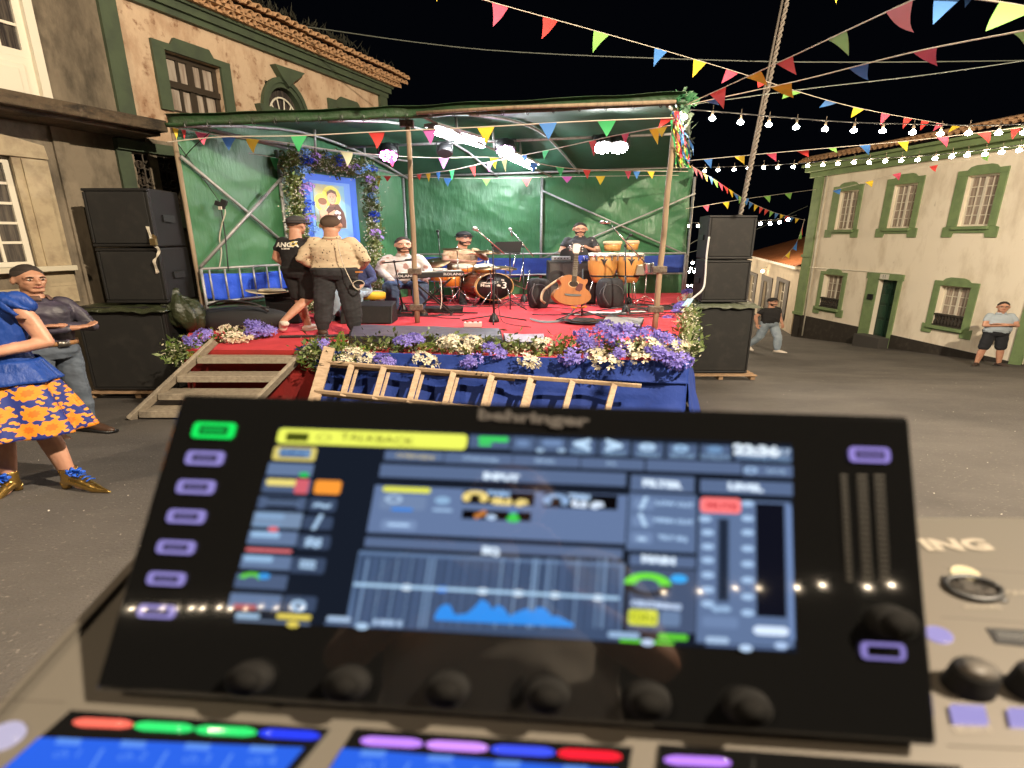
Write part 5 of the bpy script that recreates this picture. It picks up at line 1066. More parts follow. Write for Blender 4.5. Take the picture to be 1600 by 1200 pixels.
m_bt = mat('black_cotton', (.012, .011, .012), .85); m_bj = mat('black_jeans', (.018, .018, .020), .85, var=(5, (.035, .036, .042), .45, .7)); m_ws = mat('white_sneaker', (.66, .58, .50), .6)
m_lj = mat('light_jeans', (.30, .36, .42), .85, var=(5, (.20, .25, .31), .4, .7)); m_uj = mat('blue_jeans', (.045, .075, .15), .85, var=(5, (.09, .13, .22), .45, .7)); m_gj = mat('grey_blue_jeans', (.10, .125, .165), .85, var=(4, (.06, .07, .09), .4, .7, (1, 1, .5)))
m_brs = mat('brown_leather', (.06, .03, .018), .5)
cross = dict(elL=(.24, -.10, 1.14), elR=(-.24, -.10, 1.14), wrL=(-.04, -.22, 1.20), wrR=(.04, -.245, 1.17), hdL=(-1, .1, .1), hdR=(1, .1, .1))
# the people at the desk, seen only as a pale reflection in its glass
person('person in pale patterned shirt reflected in the lower glass of the mixing desk', (-.12, -.62, gz(0)+.05), 180, 1.5, 1.0, dict(elL=(.24, -.08, 1.14), elR=(-.24, -.08, 1.14), wrL=(.1, -.3, 1.2), wrR=(-.1, -.3, 1.2), hdL=(-.3, -1, .5), hdR=(.3, -1, .5)), 1.1, SKA, spots('pale_vine_shirt', (.55, .5, .44), (.03, .025, .03), 5, .10, .85), .5, m_bj, 1, m_bt, m_hair, vox=.013)
# man in black cap and T-shirt on the stage, back to us
L = S(470, 517); L.x = U(468, 420, L.y).x
P_, J, part, place, hp = person('person seen from behind in black T-shirt and shorts with dark flat cap, one heel lifted', L, 160, 1.55, 1.0,
    dict(ankR=(.05, .30, .20), toeR=(.10, .26, .06), kneeR=(-.06, .0, .52), ankL=(-.0, -.04, .08), toeL=(-.02, -.20, .03), kneeL=(.08, -.06, .5), elR=(-.27, .02, 1.14), wrR=(-.22, -.08, .9), elL=(.27, .0, 1.14), wrL=(.18, -.14, .95), head=(0, -.03, 1.63)),
    1.12, SKA, m_bt, .42, m_bt, .62, m_ws, m_brn, None, (mat('charcoal_cap', (.045, .042, .045), .8), 1), hyaw=-6, hpitch=8)
def back_text(P_, L, body, txt, px, py, size, m, dx=0, ry=0):
    M = Matrix.Translation(U(px, py, L.y-.25)) @ Euler((rad(90), rad(ry), 0)).to_matrix().to_4x4() @ Matrix.Diagonal((1.55, 1, 1, 1)); tm = text_mesh(txt, size, bold=.004)
    return decal(body, tm, M, m, P_)
sh = [c for c in P_.children if c.name.startswith('shirt')][0]
bpy.context.view_layer.update()
back_text(P_, L, sh, 'ANG\u00c3', 441, 383, .092, mat('print_white', (.75, .72, .65), .6)); back_text(P_, L, sh, 'O', 453.5, 381.5, .096, mat('print_yellow', (.62, .45, .08), .6)); back_text(P_, L, sh, 'R \u00c1 D I O', 440, 389, .022, MC['print_white'])
# man in patterned shirt, back to us
m_pat = spots('tan_print_shirt', (.55, .43, .29), (.06, .04, .03), 19, .17, .8, None)
L = S(527, 523); L.x = U(523, 420, L.y).x
P_, J, part, place, hp = person('person seen from behind in tan patterned shirt and black jeans, hands at the belt', L, 178, 1.68, 1.0,
    dict(elL=(.285, .02, 1.15), elR=(-.285, .02, 1.15), wrL=(.2, -.16, 1.0), wrR=(-.2, -.16, 1.0), hdL=(-1, -.3, -.3), hdR=(1, -.3, -.3), ankL=(.16, .02, .08), ankR=(-.14, .02, .08), toeL=(.21, -.14, .03), toeR=(-.18, -.14, .03), kneeL=(.13, 0, .5), kneeR=(-.12, 0, .5)),
    1.28, SKA, m_pat, .9, m_bj, 1, m_brs, m_brn, None, None, hyaw=3, hpitch=6, fold=.009, collar=m_pat)
b = B(); b.tube([U(x, y, L.y-.30) for x, y in ((540, 428), (541, 420))], .001, 3)
def on_back(px, py): return U(px, py, L.y-.24)
q = smooth_line([U(x, y, L.y-.235) for x, y in ((527, 375), (531, 395), (536, 412), (543, 428), (552, 445), (558, 451), (566, 449), (569, 442), (562, 438), (553, 441), (552, 447), (560, 453), (567, 447))]); b = B(); b.tube(q, .006, 5); b.ob('earphone_cable', mat('pale_cable', (.5, .44, .36), .5), P_)
b = B(); b.box(U(560, 441, L.y-.20), (.16, .03, .06)); bevel(b.ob('belt_pack', m_plast, P_), .01); b = B(); b.box(U(561, 425, L.y-.24), (.11, .012, .022)); b.ob('leather_patch', mat('tan_leather', (.45, .17, .04), .6), P_)
b = B(); loft(b, [((0, 0, .985), .198, .15), ((0, 0, 1.02), .198, .15)]); part('belt', (lambda b: (lambda me: (me.from_pydata(b.v, [], b.f), me)[1])(bpy.data.meshes.new('belt')))(b), m_brs, P_)
# seated keyboard player
m_ws2 = spots('pale_western_shirt', (.50, .44, .42), (.30, .16, .13), 4.2, .20, .85)
seat = dict(pel=(0, .05, .52), hipL=(.1, .0, .50), hipR=(-.1, .0, .50), kneeL=(.16, -.42, .50), kneeR=(-.16, -.42, .50), ankL=(.14, -.40, .08), ankR=(-.14, -.40, .08), toeL=(.17, -.56, .03), toeR=(-.17, -.56, .03), chest=(0, .02, .88), shL=(.18, -.0, 1.0), shR=(-.18, -.0, 1.0), head=(0, -.03, 1.22),
            elL=(.27, -.06, .76), elR=(-.27, -.06, .76), wrL=(.20, -.30, .66), wrR=(-.20, -.30, .66), hdL=(-.2, -1, -.5), hdR=(.2, -1, -.5))
kp = dict(seat); kp.update(wrR=(-.12, -.34, .56), hdR=(0, -1, -.6), wrL=(.22, -.36, .60), hdL=(0, -.8, -1), head=(.01, -.04, 1.22))
LK = Vector((U(632, 440, 10.5).x, 10.5, STG)); person('seated bearded keyboard player in pale western shirt and jeans, smiling', LK, 8, 1.7, 1.07, kp, 1.3, SKA, m_ws2, .85, m_uj, 1, m_brs, m_hair, m_beard, hyaw=8, fold=.009, collar=m_ws2)
# drummer
dm = dict(seat); dm.update(elL=(.24, -.16, .84), wrL=(.06, -.36, .94), hdL=(-1, -.4, .1), elR=(-.24, -.12, .8), wrR=(-.02, -.34, .80), hdR=(1, -.5, -.1), head=(.02, -.04, 1.22))
LD = Vector((U(722, 400, 12.2).x, 12.2, STG)); person('bearded drummer in tan shirt and dark cap seated behind the drum kit', LD, 20, 1.7, 1.16, dm, 1.05, SKA, mat('tan_shirt', (.42, .28, .17), .85, var=(12, (.3, .18, .1), .5, .6)), .5, m_bj, 1, m_bt, m_hair, m_beard, (mat('black_cap', (.015, .013, .014), .8), 0), hyaw=12, hpitch=4)
# guitarist
m_emb = spots('black_embroidered_shirt', (.03, .03, .035), (.42, .38, .36), 9, .12, .8)
LG = Vector((U(905, 400, 12.0).x, 12.0, STG)); person('standing guitarist in black embroidered shirt and glasses, hands resting on a guitar neck', LG, 0, 1.7, 1.0,
    dict(elL=(.25, -.08, 1.13), elR=(-.25, -.08, 1.13), wrL=(.06, -.24, 1.24), wrR=(-.06, -.24, 1.2), hdL=(-1, -.2, .2), hdR=(1, -.2, .4)), 1.0, SKA, m_emb, .42, m_bj, 1, m_bt, m_hair, m_beard, glasses=True, hpitch=6, collar=m_emb)
# half hidden seated musician behind the patterned shirt
LH = Vector((U(556, 440, 9.6).x, 9.6, STG)); person('half hidden seated musician in blue jeans on a yellow stool behind the patterned shirt', LH, -10, 1.5, .95, seat, 1.1, SKA, mat('dark_blue_shirt', (.03, .04, .12), .85), .85, m_lj, 1, m_bt, m_hair)
# walking man
LWk = GZ(1205, 543); LWk = Vector((U(1203, 500, 17.0).x, 17.0, gz(17.0)))
person('man walking past in black T-shirt and light jeans beside the townhouse corner', LWk, 28, 1.75, 1.04, dict(kneeL=(.10, -.16, .5), ankL=(.11, -.18, .08), toeL=(.12, -.36, .03), kneeR=(-.1, .10, .5), ankR=(-.12, .36, .14), toeR=(-.12, .26, .03), elL=(.26, .04, 1.15), wrL=(.27, -.05, .92), elR=(-.27, .1, 1.16), wrR=(-.25, .06, .93)),
       1.1, SKA, m_bt, .45, m_lj, 1, m_ws, m_hair, m_beard, (mat('black_cap', (.015, .013, .014), .8), 0), glasses=True, hyaw=5)
LPo = Vector((U(1562, 500, 13.6).x, 13.6, gz(13.6)))
person('man with crossed arms in grey-blue polo, black shorts and sandals by the townhouse', LPo, -8, 1.7, 1.0, dict(cross, kneeL=(.13, 0, .5), kneeR=(-.13, 0, .5), ankL=(.17, .02, .08), ankR=(-.17, .02, .08), toeL=(.23, -.14, .03), toeR=(-.25, -.12, .03)), 1.22, SKA, mat('grey_blue_polo', (.36, .42, .48), .85), .42, mat('black_shorts', (.012, .013, .018), .85), .66, mat('dark_sandal', (.04, .025, .02), .7), m_hair, glasses=True, hyaw=-14, collar=MC['grey_blue_polo'])
# man with crossed arms at the left
m_dk = mat('dark_western_shirt', (.035, .032, .045), .5, var=(2.5, (.055, .045, .075), .45, .6))
LM = Vector((-4.74, 5.1, gz(5.1)))
P_, J, part, place, hp = person('man with crossed arms in dark western shirt and grey-blue jeans watching the stage', LM, 62, 1.7, 1.0, dict(cross, head=(-.0, .02, 1.63), ankL=(.14, .02, .08), ankR=(-.14, .04, .08)), .98, SKB, m_dk, .8, m_gj, 1, m_brs, m_hair, hyaw=-8, hpitch=2, vox=.008, collar=mat('brown_yoke', (.11, .06, .045), .7), hairlen=.004)
b = B(); loft(b, [((0, 0, .985), .182, .142), ((0, 0, 1.025), .182, .142)], 28); me = bpy.data.meshes.new('belt'); me.from_pydata(b.v, [], b.f); part('belt', me, mat('tan_belt', (.30, .15, .06), .5), P_)
b = B(); b.box((0, -.15, 1.005), (.07, .02, .055)); me = bpy.data.meshes.new('belt_buckle'); me.from_pydata(b.v, [], b.f); part('belt_buckle', me, mat('steel_buckle', (.3, .28, .25), .3, .9), P_)
def flower_print():
    m = mat('skirt_print', (.008, .020, .17), .7); n = m.node_tree.nodes; l = m.node_tree.links; p = n['Principled BSDF']
    tc = n.new('ShaderNodeTexCoord'); sp_ = n.new('ShaderNodeSeparateXYZ'); l.new(tc.outputs['Object'], sp_.inputs[0]); cb = n.new('ShaderNodeCombineXYZ'); l.new(sp_.outputs[0], cb.inputs[0]); l.new(sp_.outputs[2], cb.inputs[1])
    def mth(op, a, b=None, c=None):
        q = n.new('ShaderNodeMath'); q.operation = op
        for i, x in enumerate((a, b, c)):
            if x is None: continue
            if isinstance(x, (int, float)): q.inputs[i].default_value = x
            else: l.new(x, q.inputs[i])
        return q.outputs[0]
    out = None; prev = (.008, .020, .17)
    for sc, k, amp, thr, col, off in ((21, 2, .14, .25, (.60, .25, .03), .37), (9.6, 8, .05, .45, (.66, .215, .010), 0), (9.6, 8, .03, .2, (.52, .13, .006), 0)):
        mp = n.new('ShaderNodeMapping'); mp.inputs['Scale'].default_value = (sc*.8, sc, 1); mp.inputs['Location'].default_value = (off, off*2, 0); l.new(cb.outputs[0], mp.inputs[0])
        v = n.new('ShaderNodeTexVoronoi'); v.voronoi_dimensions = '2D'; v.inputs['Scale'].default_value = 1; v.inputs['Randomness'].default_value = .55; l.new(mp.outputs[0], v.inputs['Vector'])
        d = n.new('ShaderNodeVectorMath'); d.operation = 'SUBTRACT'; l.new(mp.outputs[0], d.inputs[0]); l.new(v.outputs['Position'], d.inputs[1]); s = n.new('ShaderNodeSeparateXYZ'); l.new(d.outputs[0], s.inputs[0])
        ang = mth('ARCTAN2', s.outputs[1], s.outputs[0]); w = mth('MULTIPLY', mth('SINE', mth('MULTIPLY', ang, k)), amp); r = mth('ADD', v.outputs['Distance'], w)
        mr = n.new('ShaderNodeMapRange'); mr.inputs[1].default_value = thr-.015; mr.inputs[2].default_value = thr+.015; mr.inputs[3].default_value = 1; mr.inputs[4].default_value = 0; l.new(r, mr.inputs[0])
        mx = n.new('ShaderNodeMix'); mx.data_type = 'RGBA'; l.new(mr.outputs[0], mx.inputs[0]); mx.inputs[7].default_value = C4(col)
        if out: l.new(out, mx.inputs[6])
        else: mx.inputs[6].default_value = C4(prev)
        out = mx.outputs[2]
    l.new(out, p.inputs['Base Color']); return m
# woman in blue satin top and flowered skirt
m_sat = mat('blue_satin', (.010, .045, .24), .5, bump=(9, .7, .035, (1.4, 1.4, .5)), spec=.35); m_skirt = flower_print(); m_gold = mat('gold_leather', (.62, .40, .12), .24, .95, bump=(18, .4, .01)); m_lace = mat('blue_ribbon', (.01, .09, .55), .5)
LW_ = Vector((-3.43, 3.26, gz(3.26)))
P_, J, part, place, hp = person('woman at the left edge in blue satin top, orange-flowered skirt and gold ankle boots', LW_, 12, 1.4, .95, dict(elL=(.27, -.02, 1.13), wrL=(.04, -.20, 1.08), hdL=(-1, -.2, 0), elR=(-.27, -.02, 1.13), wrR=(-.02, -.22, 1.06), hdR=(1, -.1, 0), ankL=(.21, .0, .10), toeL=(.35, -.09, .035), kneeL=(.14, 0, .5), kneeR=(-.06, 0, .5), ankR=(-.08, .0, .10), toeR=(-.10, -.15, .035), head=(-.10, .0, 1.62)), 1.12, SKA, None, 0, None, 1, None, m_hair, vox=.008, hairlen=.02)
def raw2(b, nm): me = bpy.data.meshes.new(nm); me.from_pydata([V3(v) for v in b.v], [], b.f); return me
b = B(); loft(b, [((0, 0, .90), .225, .17), ((0, 0, 1.0), .185, .145), ((0, 0, 1.08), .178, .14), ((0, 0, 1.2), .19, .15), ((0, 0, 1.33), .2, .15), ((0, 0, 1.42), .195, .12), ((0, 0, 1.47), .14, .09)], 24)
chain(b, [((.18, 0, 1.42), .058), ((.205, .01, 1.38), .056)]); chain(b, [((-.18, 0, 1.42), .058), ((-.205, .01, 1.38), .056)]); part('satin_top', melt(b, .009, 3, .008, 5, 2), m_sat, P_)
b = B()
def pep(u, v):
    a = u*2*math.pi; r = .20+.07*v+.012*math.sin(a*9)*v; return V3((math.cos(a)*r*1.05, math.sin(a)*r*.85, 1.02-.15*v))
b.grid(pep, 90, 8); thick(part('peplum', raw2(b, 'peplum'), m_sat, P_), .006)
def skirt(u, v):
    a = u*2*math.pi; k = v**.75; r = .185+.165*k; w = .03*k*(math.sin(a*8+.4)+.45*math.sin(a*13+1.3)+.5*noise.noise(V3((math.cos(a)*2, math.sin(a)*2, v))))
    return V3((math.cos(a)*(r+w)+.02*v, math.sin(a)*(r+w)*.85, 1.0-.50*v+.008*math.sin(a*8)*v))
b = B(); b.grid(skirt, 220, 30); thick(part('skirt', raw2(b, 'skirt'), m_skirt, P_), .005)
b = B()                       # shoulder bow
for a0, l, w in ((-34, .17, .045), (-60, .15, .042), (190, .08, .04)):
    d = V3((math.cos(rad(a0)), -.15, math.sin(rad(a0)))); nn = V3((-d.z, 0, d.x)); vs = []
    for i in range(9):
        k = i/8; ww = w*math.sin(min(1, k*1.15+.12)*math.pi)**.6*.6+.01; c = V3((.14, -.09, 1.46))+d*l*k+V3((0, -.03*math.sin(k*3.14), 0)); vs += [c-nn*ww, c+V3((0, -.02, 0)), c+nn*ww]
    b.add(vs, [(i*3+j, i*3+j+1, i*3+j+4, i*3+j+3) for i in range(8) for j in (0, 1)])
b.sph((.14, -.11, 1.46), .028, 10, 8); thick(part('shoulder_bow', raw2(b, 'bow'), m_sat, P_), .003)
for S_, sg in (('L', 1), ('R', -1)):
    a, to = J['ank'+S_], J['toe'+S_]; d = (to-a); d.z = 0; d.normalize(); q = B()
    chain(q, [(a+V3((0, 0, .06)), .05), (a+V3((0, .0, .0)), .046), (a-d*.02-V3((0, 0, .04)), .04)], 12); chain(q, [(a-V3((0, 0, .02)), .043), (a.lerp(to, .5)-V3((0, 0, .0)), .042), (to, .034), (to+d*.05-V3((0, 0, .006)), .02), (to+d*.10-V3((0, 0, .01)), .010)], 12)
    me = melt(q, .007, 2)
    for v in me.vertices: v.co.z = min(max(v.co.z, .006), a.z+.075)
    so = part('ankle_boot', me, m_gold, P_); q = B(); hb = a-d*.045; q.tube([hb+V3((0, 0, -.05)), V3((hb.x, hb.y, .0))], [.03, .024], 10); part('heel', raw2(q, 'heel'), m_gold, so)
    q = B(); c = a+d*.055+V3((0, 0, .045))
    for k in range(7): an = k*.9; q.tube([c, c+V3((math.cos(an)*.045, -.02, math.sin(an)*.03+.012)), c+V3((math.cos(an+.5)*.03, -.03, math.sin(an+.5)*.02))], [.008, .012, .006], 6)
    for k in range(4): p = a+d*(.06+.03*k)+V3((0, 0, .035-.012*k)); l_ = V3((-d.y, d.x, 0))*.026; q.tube([p-l_, p+V3((0, 0, .012)), p+l_], .005, 5)
    part('ribbon_lace', raw2(q, 'lace'), m_lace, so)
q = B(); q2 = petal_head(.07, 30, .05, 3, .9, 1, 5); me = bpy.data.meshes.new('hair_flower'); c = hp(.07, .03, -.03); me.from_pydata([V3(v)+c for v in q2.v], [], q2.f); part('hair_flower', me, mat('purple_silk', (.10, .06, .34), .6), P_)
# ------------------------------------------------------------ instruments and gear on the stage
m_chr = mat('chrome', (.62, .62, .62), .22, .95); m_org = mat('orange_drum_lacquer', (.55, .20, .03), .25, coat=.6, var=(6, (.40, .13, .02), .4, .7)); m_mah = mat('mahogany_lacquer', (.20, .045, .02), .22, coat=.7, var=(4, (.12, .03, .015), .4, .7, (1, 1, 4)))
m_skin = mat('drum_skin', (.62, .58, .50), .5); m_brz = mat('bronze_cymbal', (.16, .10, .05), .35, .85); m_hoop = mat('maple_hoop', (.55, .33, .13), .4); m_sp = mat('soft_black', (.016, .016, .018), .75, bump=(20, .4, .01))
def F0(px, Y): return Vector((U(px, 430, Y).x, Y, STG))
K = 1.6
def stand(label, px, Y, top, spread=.3, cat='stand'):
    t = thing('stand', label, cat, F0(px, Y)); return t
def tripod(t, c, h, r=.011, spread=.28, m=None):
    m = m or m_chr; b = B(); b.tube([c, c+Vector((0, 0, h))], r, 8); b.ob('pole', m, t)
    for a in (90, 210, 330): d = Vector((math.cos(rad(a))*K, math.sin(rad(a)), 0))*spread; b = B(); b.tube([c+Vector((0, 0, .2)), c+d+Vector((0, 0, .01))], r*.8, 6); b.ob('leg', m, t)
def drum_kit():
    t = thing('drum_kit', 'drum kit with orange toms, bronze cymbals and a mahogany bass drum with printed black head', 'drum kit', F0(750, 11.6))
    c = U(772, 448, 11.3); ax = Vector((-.5, .87, 0)); r = .285
    def rd(prof, c, ax, nm, m, par=None, n=32): b = B(); b.lathe(prof, c, n, ax, cap=nm not in ('hoop', 'tom_hoop', 'bass_shell')); b.stretch(K, c.x); o = b.ob(nm, m, par or t); return o
    s = rd([(r-.02, .0), (r-.02, .50)], c, ax, 'bass_shell', m_mah); rd([(r, -.03), (r+.012, -.03), (r+.012, .03), (r-.02, .03)], c, ax, 'hoop', m_hoop); rd([(r+.012, .47), (r+.012, .52), (r-.02, .52)], c, ax, 'hoop', m_hoop)
    h = rd([(0, -.012), (r-.004, -.01), (r-.004, .0)], c, ax, 'front_head', mat('black_head', (.012, .012, .013), .35))
    n = -ax.normalized(); ux = Vector((.87*K, .5, 0)); M = Matrix((ux, Vector((0, 0, 1)), n)).transposed().to_4x4()
    mw = mat('print_white', (.75, .72, .65), .6)
    def tx(s_, x, z, sz): tm = text_mesh(s_, sz, bold=.002); tm.materials.append(mw); Q = M.copy(); Q.translation = c+n*.018+ux*x+Vector((0, 0, z)); put('lettering', tm, t, Q)
    tx('Monta', -.11, .03, .085); tx('da', .065, .03, .07); tx('3', .155, .02, .2); tx('S\u00e9', .13, .14, .05)
    b = B(); b.tube([c+n*.018+ux*x+Vector((0, 0, z)) for x, z in ((-.2, .09), (-.13, .10), (-.10, .17), (-.06, .19), (-.02, .17), (0, .11), (.06, .10), (.03, .08), (-.08, .075), (-.2, .09))], .006, 5); b.ob('hat_emblem', mw, t)
    b = B(); b.box(c+n*.02+Vector((-.05, 0, -.2)), (.07, .004, .03)); b.ob('maker_badge', mw, t)
    for a in range(8):
        q = math.pi*2*a/8; M3 = frame(ax); p = M3 @ Vector((math.cos(q)*(r+.006), math.sin(q)*(r+.006), 0)); p.x *= K; b = B(); e = ax.normalized()*.12; b.tube([c+p, c+p+Vector((e.x*K, e.y, 0))], .012, 6); b.ob('lug', m_chr, t)
    for px, py, Y, r2, h2, tilt in ((723, 420, 11.5, .135, .13, .25), (757, 420, 11.6, .14, .13, .3), (686, 430, 11.2, .11, .26, .02), (705, 437, 11.4, .12, .3, .05), (757, 431, 11.7, .16, .12, .05)):
        cc = U(px, py, Y)-Vector((0, 0, h2/2)); a = Vector((-.0, -tilt, 1)); d = rd([(r2, 0), (r2, h2)], cc, a, 'tom_shell', m_org, None, 24)
        q = cc+a.normalized()*h2; rd([(r2+.006, -.02), (r2+.008, .0), (r2, .012), (r2-.01, .005), (0, .005)], q, a, 'tom_head', m_skin); rd([(r2+.006, .0), (r2+.006, .02)], cc, a, 'tom_hoop', m_chr, None, 24)
        b = B(); b.tube([cc, Vector((cc.x+.05, cc.y+.1, STG))], .014, 6); b.ob('tom_mount', m_chr, t)
        for k in range(6): an = k*math.pi/3; b = B(); p = Vector((math.cos(an)*(r2+.008)*K, math.sin(an)*(r2+.008), 0)); b.tube([cc+p, cc+p+a*h2], .007, 5); b.ob('lug', m_chr, t)
    for px, py, Y, r2, tilt, l in ((714, 389, 11.3, .21, (.05, -.12, 1), 1), (762, 393, 11.9, .20, (.1, -.15, 1), 1), (676, 411, 11.9, .27, (-.3, -.45, 1), 1), (766, 418, 10.9, .23, (-.06, -.1, 1), 1), (790, 418, 11.7, .17, (.15, -.2, 1), 1)):
        cc = U(px, py, Y); a = Vector(tilt); rd([(0, .03), (.03, .028), (.045, .012), (r2, -.012), (r2, -.015)], cc, a, 'cymbal', m_brz, None, 30)
        b = B(); b.tube([cc+Vector((0, 0, .05)), Vector((cc.x+.02, cc.y+.08, STG+.3))], .012, 8); b.ob('cymbal_stand', m_chr, t)
        for an in (100, 220, 340): b = B(); q = Vector((cc.x+.02, cc.y+.08, STG)); b.tube([q+Vector((0, 0, .35)), q+Vector((math.cos(rad(an))*.35, math.sin(rad(an))*.25, .01))], .009, 6); b.ob('leg', m_chr, t)
    for x in (-.35, .3): b = B(); b.tube([c+Vector((x, .05, -.05)), c+Vector((x*1.5, -.05, -.0))*1 if False else Vector((c.x+x*1.25, c.y-.08, STG))], .012, 6); b.ob('spur', m_chr, t)
    for px, py, q in ((800, 425, 1), (812, 440, 1), (822, 452, 1)): b = B(); b.tube([U(px-20, py-8, 11.8), U(px, py, 11.7), U(px+6, py-30, 11.7)], .012, 6); b.ob('clamp_arm', m_chr, t)
    b = B(); b.lathe([(.14, .5), (.15, .56), (0, .57)], F0(722, 12.2), 16); b.tube([F0(722, 12.2), F0(722, 12.2)+Vector((0, 0, .5))], .03, 8); b.ob('stool', m_plast, t)
drum_kit()
def mic_stand(label, base, top, boom=None, mic=None, m=None, silver=False, legs=True, mdir=None, base_round=False):
    t = thing('microphone_stand', label, 'microphone stand', base, 'microphone stands on the stage'); m = m or m_plast
    b = B(); b.tube([base, base.lerp(top, .55)], .02, 8); b.tube([base.lerp(top, .5), top], .013, 8); b.ob('pole', m, t)
    if legs:
        for a in (20, 160, 270): b = B(); b.tube([base+Vector((0, 0, .12)), base+Vector((math.cos(rad(a))*.62, math.sin(rad(a))*.35, .012))], .012, 6); b.ob('leg', m, t)
        b = B(); b.lathe([(.07, 0), (.065, .05), (.03, .14), (.02, .16)], base, 12, sx=1.4); b.ob('base', m, t)
    if boom: b = B(); b.tube([boom[0], boom[1]], .012, 8); b.ob('boom', m_chr if silver else m, t); b = B(); b.sph(top, .03, 8, 6); b.ob('clutch', m, t)
    if mic:
        d = (mic-(boom[0] if boom else top)).normalized() if mdir is None else Vector(mdir).normalized(); b = B(); b.tube([mic-d*.16, mic-d*.02], [.016, .024], 10); o = b.ob('microphone', m_chr if silver else m_plast, t); b = B(); b.sph(mic, (.045, .034, .034), 12, 8); b.ob('mic_grille', mat('mic_mesh', (.55, .55, .55), .4, .7, bump=(300, .6, .003)) if silver else m_plast, o)
    return t
Bm = S(772, 503); mic_stand('black microphone stand at the stage front with a silver microphone on a raised boom', Bm, U(770, 383, Bm.y), (U(745, 359, Bm.y-.25), U(788, 396, Bm.y+.15)), U(742, 357, Bm.y-.3), silver=True)
mic_stand('black microphone stand with horizontal boom beside the keyboard player', S(630, 486), U(616, 409, 9.6), (U(596, 411, 9.5), U(648, 406, 9.7)), U(646, 405, 9.7))
mic_stand('microphone stand behind the music stand with a downward boom', F0(819, 12), U(817, 385, 12), (U(799, 360, 12), U(834, 401, 12)), U(797, 358, 12), silver=True, mdir=(-.3, 0, .9))
mic_stand('thin upright microphone stand left of the drummer', F0(692, 12), U(685, 368, 12), None, U(684, 361, 12))
Be = S(978, 488); mic_stand('microphone stand by the congas with a silver microphone pointing left', Be, U(977, 384, Be.y), (U(956, 353, Be.y-.2), U(1008, 411, Be.y+.1)), U(941, 347, Be.y-.3), silver=True, mdir=(-1, 0, .1))
mic_stand('small dark microphone on a stand aimed at the bongos', F0(985, 11.6), U(984, 380, 11.6), None, U(986, 367, 11.6), mdir=(.6, 0, .6))
t = thing('music_stand', 'black music stand with perforated desk in front of the drums', 'music stand', F0(797, 10.6)); b = B(); A_ = [U(x, y, 10.6) for x, y in ((774, 378), (817, 377), (813, 395), (770, 392))]; b.add(A_+[p+Vector((0, .03, 0)) for p in A_], [(0, 1, 2, 3), (7, 6, 5, 4), (0, 4, 5, 1), (1, 5, 6, 2), (2, 6, 7, 3), (3, 7, 4, 0)]); b.ob('desk', m_plast, t)
b = B(); b.bar(U(770, 393, 10.55), U(813, 396, 10.55), .1, .02); b.ob('ledge', m_plast, t); tripod(t, F0(797, 10.65), U(797, 390, 10.6).z-STG, .013, .25, m_plast)
# keyboard on its stand
def keyboard():
    a, c = U(622, 431, 9.85), U(724, 427, 10.1); t = thing('keyboard', 'long black stage keyboard on an X stand in front of the seated player', 'keyboard', (a+c)/2); t.location.z = STG; ROOT[t.name] = Vector(t.location)
    d = (c-a).normalized(); b = B(); b.bar(a, c, .30, .10); bevel(b.ob('body', m_plast, t), .012)
    b = B(); b.bar(a+Vector((.04, .05, .055)), c+Vector((-.04, .05, .055)), .14, .012); b.ob('white_keys', mat('ivory', (.6, .58, .52), .4), t)
    for q in (.13, .86): p = a.lerp(c, q); tm = text_mesh('ROLAND', .062, bold=.002); tm.materials.append(mat('print_grey', (.45, .45, .45), .5)); M = Euler((rad(90), 0, math.atan2(d.y, d.x))).to_matrix().to_4x4() @ Matrix.Diagonal((1.5, 1, 1, 1)); M.translation = p+Vector((0, -.155, 0)); put('lettering', tm, t, M)
    for s in (-1, 1):
        for y in (-.1, .12): b = B(); m = (a+c)/2; b.bar(Vector((m.x-.38*s, m.y+y, STG+.02)), Vector((m.x+.38*s, m.y+y, a.z-.06)), .03, .03); b.ob('stand_leg', m_plast, t)
    for s in (-1, 1): b = B(); m = (a+c)/2; b.bar(Vector((m.x-.38*s, m.y-.25, STG+.02)), Vector((m.x-.38*s, m.y+.3, STG+.02)), .03, .03); b.ob('stand_foot', m_plast, t)
keyboard()
